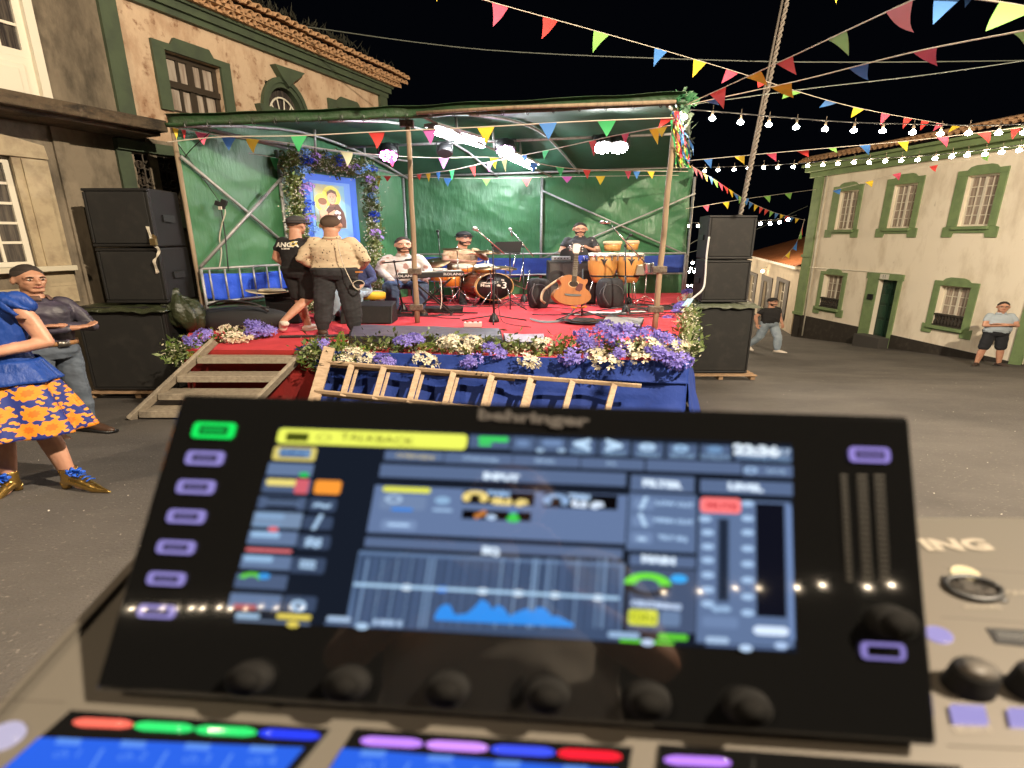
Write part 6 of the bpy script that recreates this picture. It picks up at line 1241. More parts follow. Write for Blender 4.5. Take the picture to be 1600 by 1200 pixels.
# guitar on its stand
def guitar():
    c = U(893, 452, 9.35); t = thing('acoustic_guitar', 'honey coloured acoustic guitar with cutaway and red pickguard on a floor stand', 'guitar', (c.x, c.y, STG)); R_ = Matrix.Rotation(rad(3), 3, 'Y') @ Matrix.Rotation(rad(-14), 3, 'X') @ Matrix.Rotation(rad(14), 3, 'Z')
    def P(x, z, d=0): q = R_ @ Vector((x, -d, z))*1.1; return c+Vector((q.x*1.62, q.y, q.z))
    m_top = mat('spruce_top', (.36, .135, .035), .5, coat=0, spec=.2, var=(3, (.30, .105, .028), .4, .7, (8, 1, .5))); m_sd = mat('guitar_side', (.28, .11, .035), .4, coat=.1, var=(3, (.3, .12, .04), .4, .7, (1, 1, 6)))
    n = 48; out = []
    for i in range(n):
        a = 2*math.pi*i/n-math.pi/2; s, co = math.sin(a), math.cos(a); z = s*.25-.02; hw = .205 if z < -.06 else None
        k = (z+.27)/.5; w = .205*math.sin(min(1, max(0, k))**.62*math.pi)**.55 if k < .45 else None
        w = (.203*math.sqrt(max(0, 1-((z+.115)/.155)**2)) if z < -.04 else (.160*math.sqrt(max(0, 1-((z-.12)/.115)**2)) if z > .12 else .128+.075*((z-.045)/.085)**2*(1 if z < .045 else .43)))
        w = max(w, .0); x = w*(1 if co > 0 else -1); out.append((x, z))
    out = [(x, z) for x, z in out]; pts = []
    for x, z in out:
        if x > .04 and z > .12: x = min(x, .15); z = z-.045*(1-abs(x-.1)/.1) if x < .12 else z
        pts.append((x, z))
    b = B(); b.prism(pts, lambda u, v, d: P(u, v, d), -.05, .05); o = b.ob('body_sides', m_sd, t); bevel(o, .006)
    b = B(); b.prism([(x*.985, (z+.02)*.985-.02) for x, z in pts], lambda u, v, d: P(u, v, d), .051, .054); b.ob('soundboard', m_top, t)
    circ = lambda cx, cz, r, k=24: [(cx+r*math.cos(2*math.pi*i/k), cz+r*math.sin(2*math.pi*i/k)) for i in range(k)]
    b = B(); b.prism(circ(0, .08, .058), lambda u, v, d: P(u, v, d), .055, .056); b.ob('rosette', m_hoop, t); b = B(); b.prism(circ(0, .08, .05), lambda u, v, d: P(u, v, d), .0565, .0575); b.ob('sound_hole', mat('hole_dark', (.02, .01, .006), .8), t)
    b = B(); b.prism([(.035, .045), (.06, .10), (.10, .085), (.095, .0), (.07, -.04), (.025, -.02), (.02, .02)], lambda u, v, d: P(u, v, d), .0555, .058); b.ob('pickguard', mat('tortoise_red', (.08, .008, .006), .55, spec=.3), t)
    b = B(); b.prism([(-.09, -.085), (.09, -.085), (.085, -.11), (.03, -.12), (-.03, -.12), (-.085, -.11)], lambda u, v, d: P(u, v, d), .0555, .068); b.ob('bridge', m_plast, t)
    b = B(); b.prism([(-.026, .11), (.026, .11), (.021, .58), (-.021, .58)], lambda u, v, d: P(u, v, d), .03, .064); b.ob('neck', mat('fretboard', (.035, .024, .016), .7), t)
    for k in range(14): z = .57-.44*(1-.94**(k*1.7))*1.1; b = B(); b.prism([(-.025, z), (.025, z), (.025, z+.004), (-.025, z+.002)], lambda u, v, d: P(u, v, d), .0645, .066); b.ob('fret', mat('fret_metal', (.25, .23, .2), .5, .7), t)
    for k in range(6): x = -.017+.0068*k; b = B(); b.tube([P(x*1.2, -.1, .072), P(x, .6, .07)], .0007, 4); b.ob('string', mat('bronze_string', (.18, .12, .06), .5, .6), t)
    b = B(); b.prism([(-.025, .58), (.025, .58), (.038, .62), (.036, .73), (.0, .74), (-.036, .73), (-.038, .62)], lambda u, v, d: P(u, v, d), .03, .05); b.ob('headstock', mat('pale_headstock', (.5, .42, .36), .4), t)
    for k in range(3):
        for s in (-1, 1): b = B(); z = .63+.035*k; b.tube([P(s*.036, z, .04), P(s*.055, z, .04)], .006, 6); q = P(s*.065, z, .04); b.sph(q, (.024, .01, .012), 8, 6); b.ob('tuning_peg', m_chr, t)
    s = thing('guitar_stand', 'black guitar stand with orange yoke holding the acoustic guitar', 'stand', (c.x, c.y+.1, STG)); q = Vector((c.x+.22, c.y+.12, STG))
    b = B(); b.tube([q+Vector((0, 0, .05)), q+Vector((0, .05, .9))], .018, 8); b.ob('pole', m_plast, s)
    for dx, dy in ((-.5, -.3), (.55, -.3), (.1, .4)): b = B(); b.tube([q+Vector((0, 0, .14)), q+Vector((dx, dy, .015))], .014, 6); b.ob('leg', m_plast, s)
    b = B(); y = P(.08, -.30, 0); b.tube([y+Vector((-.12, -.1, .03)), y+Vector((-.06, 0, 0)), q+Vector((0, 0, .2)), y+Vector((.14, -.12, .04))], .016, 6); b.ob('yoke', mat('orange_foam', (.75, .28, .03), .7), s)
guitar()
# amplifier, congas, bongos, timbale
def cab(label, x0, x1, y0, y1, Y, dep, m_g, cat='amplifier'):
    a, c = U(x0, y1, Y), U(x1, y0, Y); z0 = STG; t = thing('amplifier', label, cat, ((a.x+c.x)/2, Y+dep/2, z0)); b = B(); b.box(((a.x+c.x)/2, Y+dep/2, (z0+c.z)/2), (c.x-a.x, dep, c.z-z0)); bevel(b.ob('cabinet', m_cab, t), .02)
    b = B(); b.box(((a.x+c.x)/2, Y-.008, (z0+c.z)/2+.0), (c.x-a.x-.1, .03, c.z-z0-.1)); b.ob('grille', m_g, t); return t, a, c
mg = mat('amp_grille', (.05, .045, .04), .8, bump=(260, .6, .004)); t, a, c = cab('black bass amplifier cabinet behind the guitar with a small head on top', 855, 934, 408, 468, 11.5, .5, mg)
for k, dx in enumerate((-.35, .3)):
    b = B(); q = Vector(((a.x+c.x)/2+dx, 11.47, .32)); b.lathe([(.17, 0), (.16, -.015), (.08, .02), (0, .0)], q, 20, (0, -1, 0), 1.2); b.ob('speaker_cone', m_cab, t)
b = B(); b.box((a.x+.3, 11.7, c.z+.055), (.42, .25, .09)); o = bevel(b.ob('amp_head', mat('grey_panel', (.25, .25, .26), .4), t), .01)
for k in range(5): b = B(); b.lathe([(.018, 0), (.015, .03)], (a.x+.16+k*.07, 11.57, c.z+.06), 8, (0, -1, 0)); b.ob('knob', m_plast, o)
b = B(); b.box((c.x-.12, 11.46, c.z-.12), (.14, .006, .03)); b.ob('name_badge', m_chr, t)
def conga(label, px, pw, y0, y1, Y):
    a, c = U(px-pw/2, y0, Y), U(px+pw/2, y1, Y); r = (c.x-a.x)/2/K; h = a.z-c.z; q = Vector(((a.x+c.x)/2, Y, c.z)); t = thing('conga', label, 'conga', (q.x, Y, STG), 'congas at the right of the stage'); b = B(); b.lathe([(r*.62, 0), (r*.78, h*.2), (r*.98, h*.5), (r*1.0, h*.72), (r*.93, h)], q, 28, sx=1); b.stretch(K, q.x); b.ob('shell', mat('conga_maple', (.50, .25, .07), .3, coat=.4, var=(3, (.42, .19, .05), .4, .7, (6, 6, .5))), t)
    b = B(); b.lathe([(r*.96, h-.03), (r*1.0, h-.01), (r*.99, h+.02), (r*.9, h+.03), (0, h+.025)], q, 28); b.stretch(K, q.x); b.ob('drumhead', m_skin, t)
    b = B(); b.lathe([(r*.80, h*.2), (r*.83, h*.22), (r*.83, h*.25), (r*.82, h*.26)], q, 28); b.stretch(K, q.x); b.ob('lower_band', m_plast, t); b = B(); b.lathe([(r*1.0, h-.05), (r*1.03, h-.04), (r*1.03, h-.015), (r*.98, h-.01)], q, 28); b.stretch(K, q.x); b.ob('rim', m_chr, t)
    for an in (200, 240, 270, 300, 340): p = Vector((math.cos(rad(an))*r*1.02*K, math.sin(rad(an))*r*1.02, 0)); b = B(); b.bar(q+p+Vector((0, 0, h-.13)), q+p+Vector((0, 0, h-.03)), .035, .02); bevel(b.ob('tuning_lug', m_chr, t), .006)
    b = B(); p = q+Vector((0, -r*1.02, h*.72)); 
    for s in (-1, 1): b.add([p+Vector((0, 0, .06)), p+Vector((s*.09, .012, .075)), p+Vector((s*.04, .004, .02)), p+Vector((0, 0, -.07))], [(0, 1, 2, 3)])
    b.ob('emblem', m_plast, t)
    for an in (60, 180, 300): d = Vector((math.cos(rad(an))*.34, math.sin(rad(an))*.2, 0)); b = B(); b.tube([q+d*.5+Vector((0, 0, .1)), Vector((q.x, q.y, STG))+d+Vector((0, 0, .01))], .013, 6); b.ob('stand_leg', m_chr, t)
conga('maple conga on the left, next to the amplifier', 941, 44, 397, 441, 11.2); conga('maple conga on the right, behind the microphone stand', 983, 40, 397, 441, 11.3)
t = thing('bongos', 'pair of honey wood bongos mounted above the congas', 'bongos', F0(970, 11.5))
for px, pw, y0, y1 in ((957, 28, 378, 392), (988, 20, 377, 390)):
    a, c = U(px-pw/2, y0, 11.5), U(px+pw/2, y1, 11.5); r = (c.x-a.x)/2/K; h = a.z-c.z; q = Vector(((a.x+c.x)/2, 11.5, c.z)); b = B(); b.lathe([(r*.85, 0), (r, h)], q, 24); b.stretch(K, q.x); b.ob('shell', MC['conga_maple'], t); b = B(); b.lathe([(r*1.03, h-.05), (r*1.05, h), (r*.9, h+.02), (0, h+.015)], q, 24); b.stretch(K, q.x); b.ob('drumhead', mat('hide', (.55, .38, .22), .6), t)
    b = B(); b.tube([q, Vector((U(970, 430, 11.6).x, 11.6, STG))], .014, 6); b.ob('stand_leg', m_chr, t)
t = thing('timbale', 'small silver timbale and cowbell on a tripod at the right of the congas', 'drum', F0(1010, 11.4)); q = U(1010, 427, 11.4); b = B(); b.lathe([(.11, 0), (.12, .02), (.115, .2), (.12, .22), (0, .225)], q, 22); b.stretch(1.3, q.x); b.ob('shell', m_chr, t); tripod(t, F0(1010, 11.45), q.z-STG, .014, .22)
b = B(); q = U(1000, 418, 11.1); b.prism([(-.1, -.16), (.1, -.16), (.06, .06), (-.06, .06)], lambda u, v, d: q+Vector((u, d, v)), -.04, .04); bevel(b.ob('cowbell', mat('brass_bell', (.5, .45, .36), .3, .9), t), .01)
# black guitar in front of the standing guitarist and the blue scarf on it
def body_g():
    c = U(897, 402, 11.7); t = thing('bass_guitar', 'black bass guitar leaning upright in front of the standing guitarist with a blue patterned scarf', 'guitar', (c.x, c.y, STG)); b = B()
    b.prism([(.36*math.cos(a)*(1-.12*math.cos(2*a)), .19*math.sin(a)*(1-.1*math.cos(3*a))) for a in [i*math.pi/16 for i in range(32)]], lambda u, v, d: c+Vector((u, d, v+.05)), 0, .06); bevel(b.ob('body', m_plast, t), .01); b = B(); b.bar(c+Vector((0, .03, 0)), Vector((c.x+.05, c.y+.1, STG)), .08, .03); b.ob('neck', m_hoop, t)
    b = B(); o = U(908, 402, 11.55)
    b.grid(lambda u, v: o+Vector((-.1+.34*u*(1-.55*v)+.04*math.sin(v*9), -.05*math.sin(u*6+v*2), .04-.62*v)), 16, 20); thick(b.ob('scarf', spots('scarf_print', (.02, .05, .35), (.55, .55, .6), 14, .22, .7), t), .01)
body_g()
# ---- bags, cases, hats and small things on the floor
def blob(label, name, c, r, m, cat, seed=0, flat=.0, sx=1, parts=None):
    t = thing(name, label, cat, (c.x, c.y, STG)); b = B()
    def fn(u, v):
        a = u*2*math.pi; th = v*math.pi; s = math.sin(th)**(.6 if name != 'backpack' else .32); n = 1+.10*noise.noise(Vector((math.cos(a)*1.6, math.sin(a)*1.6, v*3+seed))); return c+Vector((s*math.cos(a)*r[0]*n, s*math.sin(a)*r[1]*n, max(-r[2], -math.cos(th)*r[2]*n)))
    b.grid(fn, 40, 20); b.ob('bag', m, t); return t
def grounded(px, py, Y, r): p = F0(px, Y); return Vector((p.x, p.y, STG+r))
t = blob('long black duffel bag slumped on the stage behind the left garland', 'duffel_bag', grounded(365, 490, 8.3, .17), (.78, .25, .19), m_sp, 'bag', 2); b = B(); b.tube(smooth_line([U(325, 478, 8.1), U(350, 470, 8.05), U(395, 474, 8.05), U(420, 486, 8.1)]), .018, 6); b.ob('handle', m_plast, t); b = B(); b.tube(smooth_line([U(318, 484, 8.05), U(360, 477, 8.03), U(420, 480, 8.05)]), .008, 5); b.ob('zip', mat('zip_grey', (.07, .07, .075), .4), t)
t = thing('suitcase', 'upright black fabric suitcase with the cowboy hat on top', 'suitcase', F0(432, 8.8)); a = U(410, 458, 8.8); c = U(468, 500, 8.8); b = B(); b.box(((a.x+c.x)/2, 9.0, (a.z+STG)/2), (c.x-a.x, .34, a.z-STG)); bevel(b.ob('shell', m_sp, t), .04, 3); b = B(); b.box(((a.x+c.x)/2, 8.81, STG+.25), (.4, .04, .25)); bevel(b.ob('pocket', m_sp, t), .02)
for dx in (-.18, .12): b = B(); b.box(((a.x+c.x)/2+dx, 8.80, a.z-.08), (.14, .012, .025)); b.ob('label_patch', mat('zip_grey', (.07, .07, .075), .4), t)
def hat(label, c, r, m, flip=False, k=1.7, up=1):
    t = thing('hat', label, 'hat', c); b = B(); n = 30; vs = []
    prof = [(1.0, .0), (.55, .0), (.52, .14), (.44, .2), (.2, .17), (0, .16)]
    for j, (rr, z) in enumerate(prof):
        for i in range(n):
            a = 2*math.pi*i/n; w = .16*abs(math.cos(a))**2 if j == 0 else 0; z_ = (z+w)*r*1.15
            vs.append(c+Vector((math.cos(a)*rr*r*k, math.sin(a)*rr*r, (z_ if up > 0 else .2*r-z_*-.0+(.2-z)*r*-.0-z_*-1 if False else z_)*1)))
    b.add(vs, [(j*n+i, j*n+(i+1) % n, (j+1)*n+(i+1) % n, (j+1)*n+i) for j in range(len(prof)-1) for i in range(n)], None, True); thick(b.ob('felt', m, t), .006); b = B(); b.tube([c+Vector((math.cos(a)*.545*r*k, math.sin(a)*.545*r, .02)) for a in [i*2*math.pi/24 for i in range(25)]], .012, 5); b.ob('hat_band', m_brs if up > 0 else m_plast, t); return t
hat('pale straw cowboy hat resting on the black suitcase', U(425, 457, 8.85), .26, mat('straw', (.62, .52, .36), .8, bump=(60, .4, .004)))
t = hat('black felt hat lying on the red carpet below the guitar', S(912, 505)+Vector((0, 0, .03)), .24, mat('black_felt', (.016, .013, .013), .6))
def case(label, pts, h, m_side, m_top, cat='case', seed=1):
    P = [S(*p) for p in pts]; t = thing('instrument_case', label, cat, P[0]); b = B(); b.prism([(p.x, p.y) for p in P], lambda u, v, d: Vector((u, v, STG+d)), .005, h); bevel(b.ob('body', m_side, t), .03, 3)
    cx = sum(p.x for p in P)/4; cy = sum(p.y for p in P)/4; b = B()
    b.grid(lambda u, v: (lambda q: Vector((cx+(q.x-cx)*.97, cy+(q.y-cy)*.93, STG+h+.006+.012*noise.noise(Vector((q.x*3, q.y*3, seed))))))(P[0].lerp(P[1], u).lerp(P[3].lerp(P[2], u), v)), 40, 8); b.ob('lid', m_top, t); return t
t = case('long black keyboard case lying along the stage front behind the flowers', ((545, 541), (787, 546), (783, 528), (552, 520)), .14, m_sp, mat('case_lid', (.10, .09, .13), .35, bump=(6, .5, .03)))
t = case('short pale-lidded case next to the long black case', ((790, 545), (852, 546), (850, 531), (786, 530)), .09, m_sp, mat('pale_lid', (.36, .30, .40), .4))
t = case('grey flight case with papers beside the black hat on the carpet', ((938, 516), (1000, 518), (1006, 504), (945, 502)), .08, m_sp, mat('grey_lid', (.30, .30, .30), .45))
t = thing('effects_pedal', 'small red and white box on the carpet left of the front microphone stand', 'pedal', S(739, 511)); b = B(); b.box(S(739, 511)+Vector((0, 0, .045)), (.30, .14, .08)); bevel(b.ob('body', mat('pedal_grey', (.5, .42, .40), .5), t), .012)
for dx in (-.09, .0, .09): b = B(); b.lathe([(.022, 0), (.018, .025)], S(739, 511)+Vector((dx, -.02, .085)), 8); b.ob('knob', mat('pedal_red', (.4, .04, .03), .5), t)
for k, (x, y, w, d, l) in enumerate(((948, 489, .75, .22, 'white sheet of paper lying under the guitar stand'), (985, 487, .6, .2, 'white papers scattered beside the conga microphone stand'), (905, 492, .4, .14, 'small white sheet next to the black hat'), (838, 540, .3, .1, 'white sheet at the very front edge of the carpet'))):
    c = S(x, y); b = B(); b.box(c+Vector((0, 0, .006+.002*k)), (w, d, .004), Matrix.Rotation(.2*k-.2, 3, 'Z')); tag(b.ob('paper', mat('paper_white', (.7, .68, .66), .8), None, c), l, 'paper')
b = B(); L_ = smooth_line([S(828, 502)+Vector((0, 0, .03)), S(850, 505)+Vector((0, 0, .01)), S(880, 503)+Vector((0, 0, .02)), S(893, 496)+Vector((0, 0, .08)), S(905, 488)+Vector((0, 0, .2))]); vs = []
for p in L_: vs += [p+Vector((0, .03, .03)), p-Vector((0, .03, 0))]
b.add(vs, [(2*i, 2*i+1, 2*i+3, 2*i+2) for i in range(len(L_)-1)]); tag(thick(b.ob('guitar_strap', mat('grey_strap', (.13, .12, .12), .6), None, S(850, 505)), .006), 'grey guitar strap trailing on the red carpet left of the black hat', 'strap')
def backpack(label, px, Y, w, h, lean, seed):
    c = grounded(px, 0, Y, h/2); t = blob(label, 'backpack', c, (w/2, .16, h/2), m_sp, 'backpack', seed); b = B(); b.tube(smooth_line([c+Vector((-w*.2, -.17, h*.35)), c+Vector((-w*.3, -.22, 0)), c+Vector((-w*.1, -.2, -h*.35))]), .014, 6); b.ob('strap', mat('zip_grey', (.07, .07, .075), .4), t); b = B(); b.tube([c+Vector((w*.4*math.cos(a), -.16, h*.33*math.sin(a))) for a in [i*math.pi/10 for i in range(11)]], .006, 5); b.ob('zip', mat('zip_grey', (.07, .07, .075), .4), t)
backpack('black backpack leaning against the right side of the amplifier', 955, 10.9, .62, .62, 0, 4); backpack('dark gig bag standing to the left of the guitar', 842, 10.9, .50, .62, 0, 7)
t = thing('guitar_bag_strap', 'tan strap looping from the amplifier down to the dark gig bag', 'strap', F0(868, 10.7)); b = B(); b.tube(smooth_line([U(880, 432, 10.8), U(860, 445, 10.7), U(849, 455, 10.6), U(846, 468, 10.5), U(852, 474, 10.5)]), .022, 6, sx=1.3); b.ob('webbing', mat('tan_webbing', (.42, .30, .18), .7), t)
t = thing('floor_monitor', 'black wedge floor monitor behind the legs of the man in patterned shirt', 'loudspeaker', F0(590, 9.0)); a = U(535, 480, 9).x; c = U(615, 480, 9).x; b = B(); b.prism([(0, 0), (.5, 0), (.42, .36), (.12, .30)], lambda u, v, d: Vector((d, 8.8+u, STG+v)), a, c); bevel(b.ob('cabinet', m_cab, t), .015); b = B(); b.prism([(.0, .02), (.11, .29), (.10, .295), (-.01, .025)], lambda u, v, d: Vector((d, 8.795+u, STG+v)), a+.05, c-.05); b.ob('grille', m_grill, t)
t = thing('yellow_stool', 'yellow stool under the half hidden musician in blue jeans', 'stool', F0(580, 9.7)); b = B(); b.lathe([(.17, .34), (.18, .44), (.16, .46), (0, .465)], F0(580, 9.7), 20); b.stretch(1.4, F0(580, 9.7).x); b.ob('seat', mat('yellow_vinyl', (.65, .42, .03), .5), t)
for a in (45, 135, 225, 315): b = B(); q = F0(580, 9.7); b.tube([q+Vector((0, 0, .34)), q+Vector((math.cos(rad(a))*.22, math.sin(rad(a))*.15, .01))], .012, 6); b.ob('leg', m_chr, t)
t = thing('pale_box', 'pale grey equipment box beside the keyboard player', 'box', F0(588, 9.9)); b = B(); a = U(577, 457, 9.9); c = U(597, 480, 9.9); b.box(((a.x+c.x)/2, 10.0, (a.z+STG)/2), (c.x-a.x, .3, a.z-STG)); bevel(b.ob('shell', mat('pale_plastic', (.42, .40, .38), .5), t), .02); b = B(); b.box(((a.x+c.x)/2, 9.99, a.z+.008), (c.x-a.x+.04, .32, .02)); b.ob('lid', MC['pale_plastic'], t)
t = thing('foot_pedal_board', 'black pedal unit on the floor under the keyboard', 'pedal', S(690, 486)); b = B(); c = S(686, 488); b.box(c+Vector((0, .1, .05)), (.95, .34, .09), Matrix.Rotation(.06, 3, 'Z')); bevel(b.ob('body', m_plast, t), .015); b = B(); b.bar(c+Vector((.1, -.15, .03)), c+Vector((.8, -.22, .02)), .04, .02); b.ob('footswitch_bar', m_plast, t)
# cables over the carpet
def cables(label, n, cx, cy, sx, sy, L, m, r=.009, seed=0):
    rr = random.Random(seed); b = B()
    for i in range(n):
        x, y = cx+rr.gauss(0, sx), cy+rr.gauss(0, sy); a = rr.uniform(0, 6.28); P = []
        for k in range(9): P.append(Vector((x, y, STG+.012+.01*rr.random()))); a += rr.uniform(-.9, .9); x += math.cos(a)*L*1.5; y += math.sin(a)*L*.7
        P = [p for p in P if p.y < 13 and -4 < p.x < 2.2+(p.y-6)*.33 and p.y > 6.9]
        if len(P) > 2: b.tube(smooth_line(P, 4), r, 4)
    tag(b.ob('cable_tangle', m, None, (cx, cy, STG)), label, 'cables', kind='stuff')
c = S(620, 492); cables('tangle of black and grey cables on the carpet by the keyboard stand', 16, c.x, c.y, .35, .12, .12, m_blk, seed=2)
c = S(780, 478); cables('black cables trailing across the middle of the carpet', 9, c.x, c.y, .8, .3, .2, m_blk, .007, seed=3)
c = S(1030, 482); cables('thick mess of black cables by the right wooden post', 26, c.x, c.y, .3, .35, .13, m_blk, seed=4)
c = S(960, 492); cables('cables around the conga microphone stand', 10, c.x, c.y, .35, .1, .12, m_blk, seed=5)
for l, pts, mm, r in (('grey cable hanging from the keyboard to the floor', [U(686, 434, 9.8), U(689, 440, 9.75), U(690, 470, 9.6), U(688, 483, 9.5)], mat('pale_cable', (.5, .44, .36), .5), .008), ('black cable curving from the front microphone stand over the carpet', [U(774, 420, 8.95), U(778, 470, 8.9), U(784, 500, 8.8), S(800, 508)+Vector((0, 0, .01)), S(830, 512)+Vector((0, 0, .01))], m_blk, .007),
                      ('white cable down the green side tarpaulin', [U(349, 322, 8.95), U(352, 332, 8.9), U(347, 350, 8.9), U(343, 372, 8.9), U(346, 395, 8.9), U(342, 422, 8.85)], mat('pale_cable', (.5, .44, .36), .5), .011), ('black cable down the green side tarpaulin', [U(346, 328, 8.9), U(352, 370, 8.9), U(355, 400, 8.85), U(357, 424, 8.85)], m_blk, .011),
                      ('thin black wire slung diagonally over the side tarpaulin', [U(286, 250, 8.6), U(300, 232, 8.5), U(330, 205, 8.4)], m_blk, .006), ('black wire from the canopy corner to the socket on the side tarpaulin', [U(278, 225, 8.6), U(310, 268, 8.75), U(345, 318, 8.9)], m_blk, .006)):
    b = B(); b.tube(smooth_line(pts), r, 6); tag(b.ob('cable', mm, None, pts[-1]), l, 'cable')
t = thing('socket_box', 'black cluster of power sockets hanging on the green side tarpaulin', 'sockets', U(346, 320, 8.85)); 
for x, y in ((341, 318), (347, 322), (350, 316)): b = B(); b.box(U(x, y, 8.85), (.09, .07, .08), Matrix.Rotation(.4, 3, 'Y')); bevel(b.ob('socket', m_plast, t), .01)
b = B(); b.box(U(344, 325, 8.8), (.05, .03, .05)); b.ob('plug', mat('pale_cable', (.5, .44, .36), .5), t)
# ------------------------------------------------------------ mixing desk in the foreground
KS = .45
def V0(x, y, z): return Vector((x*KS, y*KS, H+z*KS))
pTL, pTR, pBL, pBR = V0(-.6511, .9550, -.2971), V0(.7214, .8681, -.3126), V0(-.7125, .6837, -.7423), V0(.6600, .5968, -.7578)
pU, pV = pTR-pTL, pBL-pTL; pN = -(pU.cross(pV)).normalized()
if pN.y > 0: pN = -pN
def sray(px, py):
    d = dirn(px, py); o = Vector((0, 0, H)); t = (pTL-o).dot(pN)/d.dot(pN); q = o+d*t-pTL
    a, b_, c_ = pU.dot(pU), pU.dot(pV), pV.dot(pV); x, y = q.dot(pU), q.dot(pV); D = a*c_-b_*b_; return (x*c_-y*b_)/D, (a*y-b_*x)/D
def sp(u, v, d=0): return pTL+pU*u+pV*v+pN*d
ZB = lambda y: H-.397+.15*y          # sloping top of the desk
bN = Vector((0, -.15, 1)).normalized()
def bray(px, py, d=0):
    r = dirn(px, py); t = (-.397)/(r.z-.15*r.y); return Vector((r.x*t, r.y*t, H+r.z*t))+bN*d
def s2l(c):
    return tuple(((x/255)/12.92 if x/255 <= .04045 else ((x/255+.055)/1.055)**2.4) for x in c)
EXPO = 2**SC.view_settings.exposure
def lit(c, k=1.0):
    nm = 'lit_%02x%02x%02x' % c
    return glow(nm, s2l(c), k*1.12/EXPO)
m_gls = mat('black_glass', (.004, .004, .004), .045, spec=.75); m_body = mat('desk_grey_metal', (.092, .082, .068), .5, .15, var=(3, (.095, .08, .064), .4, .7)); m_knob = mat('rubber_knob', (.006, .0055, .005), .8, spec=.15); m_knt = mat('knob_cap', (.07, .06, .05), .6)
def desk():
    t = thing('mixing_desk', 'digital mixing desk with a large lit touch screen in the foreground', 'mixing desk', (0, .25, gz(.3)))
    x0, x1, ya, yb = -.406, .86, .02, .535
    b = B(); top = [(x0, ya), (x1, ya), (x1, yb), (x0, yb)]; b.add([(x, y, ZB(y)) for x, y in top]+[(x, y, ZB(y)-.10) for x, y in top], [(0, 1, 2, 3), (7, 6, 5, 4), (0, 4, 5, 1), (1, 5, 6, 2), (2, 6, 7, 3), (3, 7, 4, 0)]); bevel(b.ob('chassis', m_body, t), .008, 3)
    b = B(); b.add([(x0+.012, ya, ZB(ya)+.001), (x0+.02, ya, ZB(ya)+.006), (x0+.02, yb-.01, ZB(yb-.01)+.006), (x0+.012, yb-.01, ZB(yb-.01)+.001)], [(0, 1, 2, 3)]); b.ob('side_lip', m_body, t)
    # tilted screen unit
    b = B(); e = [sp(0, 0), sp(1, 0), sp(1, 1), sp(0, 1)]; b.add(e+[p-pN*.018 for p in e], [(0, 1, 2, 3), (7, 6, 5, 4), (0, 4, 5, 1), (1, 5, 6, 2), (2, 6, 7, 3), (3, 7, 4, 0)]); sc = bevel(b.ob('screen_unit', m_gls, t), .004, 3)
    b = B(); e = [sp(.1, .12, -.02), sp(.9, .12, -.02), sp(.9, .97, -.02), sp(.1, .97, -.02)]; k = [Vector((q.x, q.y+.05, ZB(q.y+.05)+.0)) for q in e]; b.add(e+[e[0]+Vector((0, .05, -.16)), e[1]+Vector((0, .05, -.16)), e[2]+Vector((0, .06, -.015)), e[3]+Vector((0, .06, -.015))], [(0, 1, 2, 3), (7, 6, 5, 4), (0, 4, 5, 1), (1, 5, 6, 2), (2, 6, 7, 3), (3, 7, 4, 0)]); b.ob('screen_support', m_plast, t)
    lay = [0]
    def R4(a, c, m, nm, par, d=.0006, rnd=0):
        u0, v0 = sray(*a); u1, v1 = sray(*c); lay[0] += 1; d = d+lay[0]*2.2e-6
        if rnd:
            ru = rnd; rv = rnd*pU.length/pV.length; pts = []
            for cu, cv, a0 in ((u1-ru, v0+rv, -90), (u1-ru, v1-rv, 0), (u0+ru, v1-rv, 90), (u0+ru, v0+rv, 180)):
                for k in range(5): q = rad(a0+k*22.5); pts.append((cu+math.cos(q)*ru, cv+math.sin(q)*rv))
        else: pts = [(u0, v0), (u1, v0), (u1, v1), (u0, v1)]
        b = B(); b.prism(pts, lambda u, v, dd: sp(u, v, dd), d-.0002, d); return b.ob(nm, m, par)
    def disc(px, py, r, m, nm, par, d=.0012, a0=0, a1=360, r0=0, k=24):
        u, v = sray(px, py); ru = r/1150*1.0; q = pU.length/pV.length*1.0; lay[0] += 1; d += lay[0]*2.2e-6; b = B(); n = k; vs = []
        for i in range(n+1): an = rad(a0+(a1-a0)*i/n); vs += [sp(u+math.cos(an)*ru, v-math.sin(an)*ru*1.25, d), sp(u+math.cos(an)*ru*r0, v-math.sin(an)*ru*1.25*r0, d)]
        b.add(vs, [(2*i, 2*i+2, 2*i+3, 2*i+1) for i in range(n)]); return b.ob(nm, m, par)
    ux, uy = pU.normalized(), -pV.normalized()
    def TX(s, px, py, sz, m, par, wide=1.5, nm='lettering', bold=.0):
        u, v = sray(px, py); lay[0] += 1; tm = text_mesh(s, sz, bold=bold); tm.materials.append(m); M = Matrix((ux*wide, uy, pN)).transposed().to_4x4(); M.translation = sp(u, v, .0016+lay[0]*2.2e-6); return put(nm, tm, par, M)
    D = R4((437, 666), (1245, 1020), glow('display_black', s2l((24, 30, 42)), 1/EXPO), 'display', sc, .0003)
    D.parent = sc
    def tile(a, c, col, k=1, rnd=0, nm='screen_tile'):
        o = R4(a, c, lit(col, k), nm, D, rnd=rnd); return o
    P1, P2, P3, PK = (76, 92, 122), (98, 118, 152), (116, 138, 168), (12, 13, 18)
    hd = (226, 232, 92); tile((437, 669), (728, 703), hd, 1.1, .006); tile((449, 676), (481, 690), (70, 78, 20)); disc(507, 684, 12, lit((150, 155, 60)), 'icon', D, r0=.75); TX('TALKBACK', 590, 687, .0085, lit((60, 66, 20)), D)
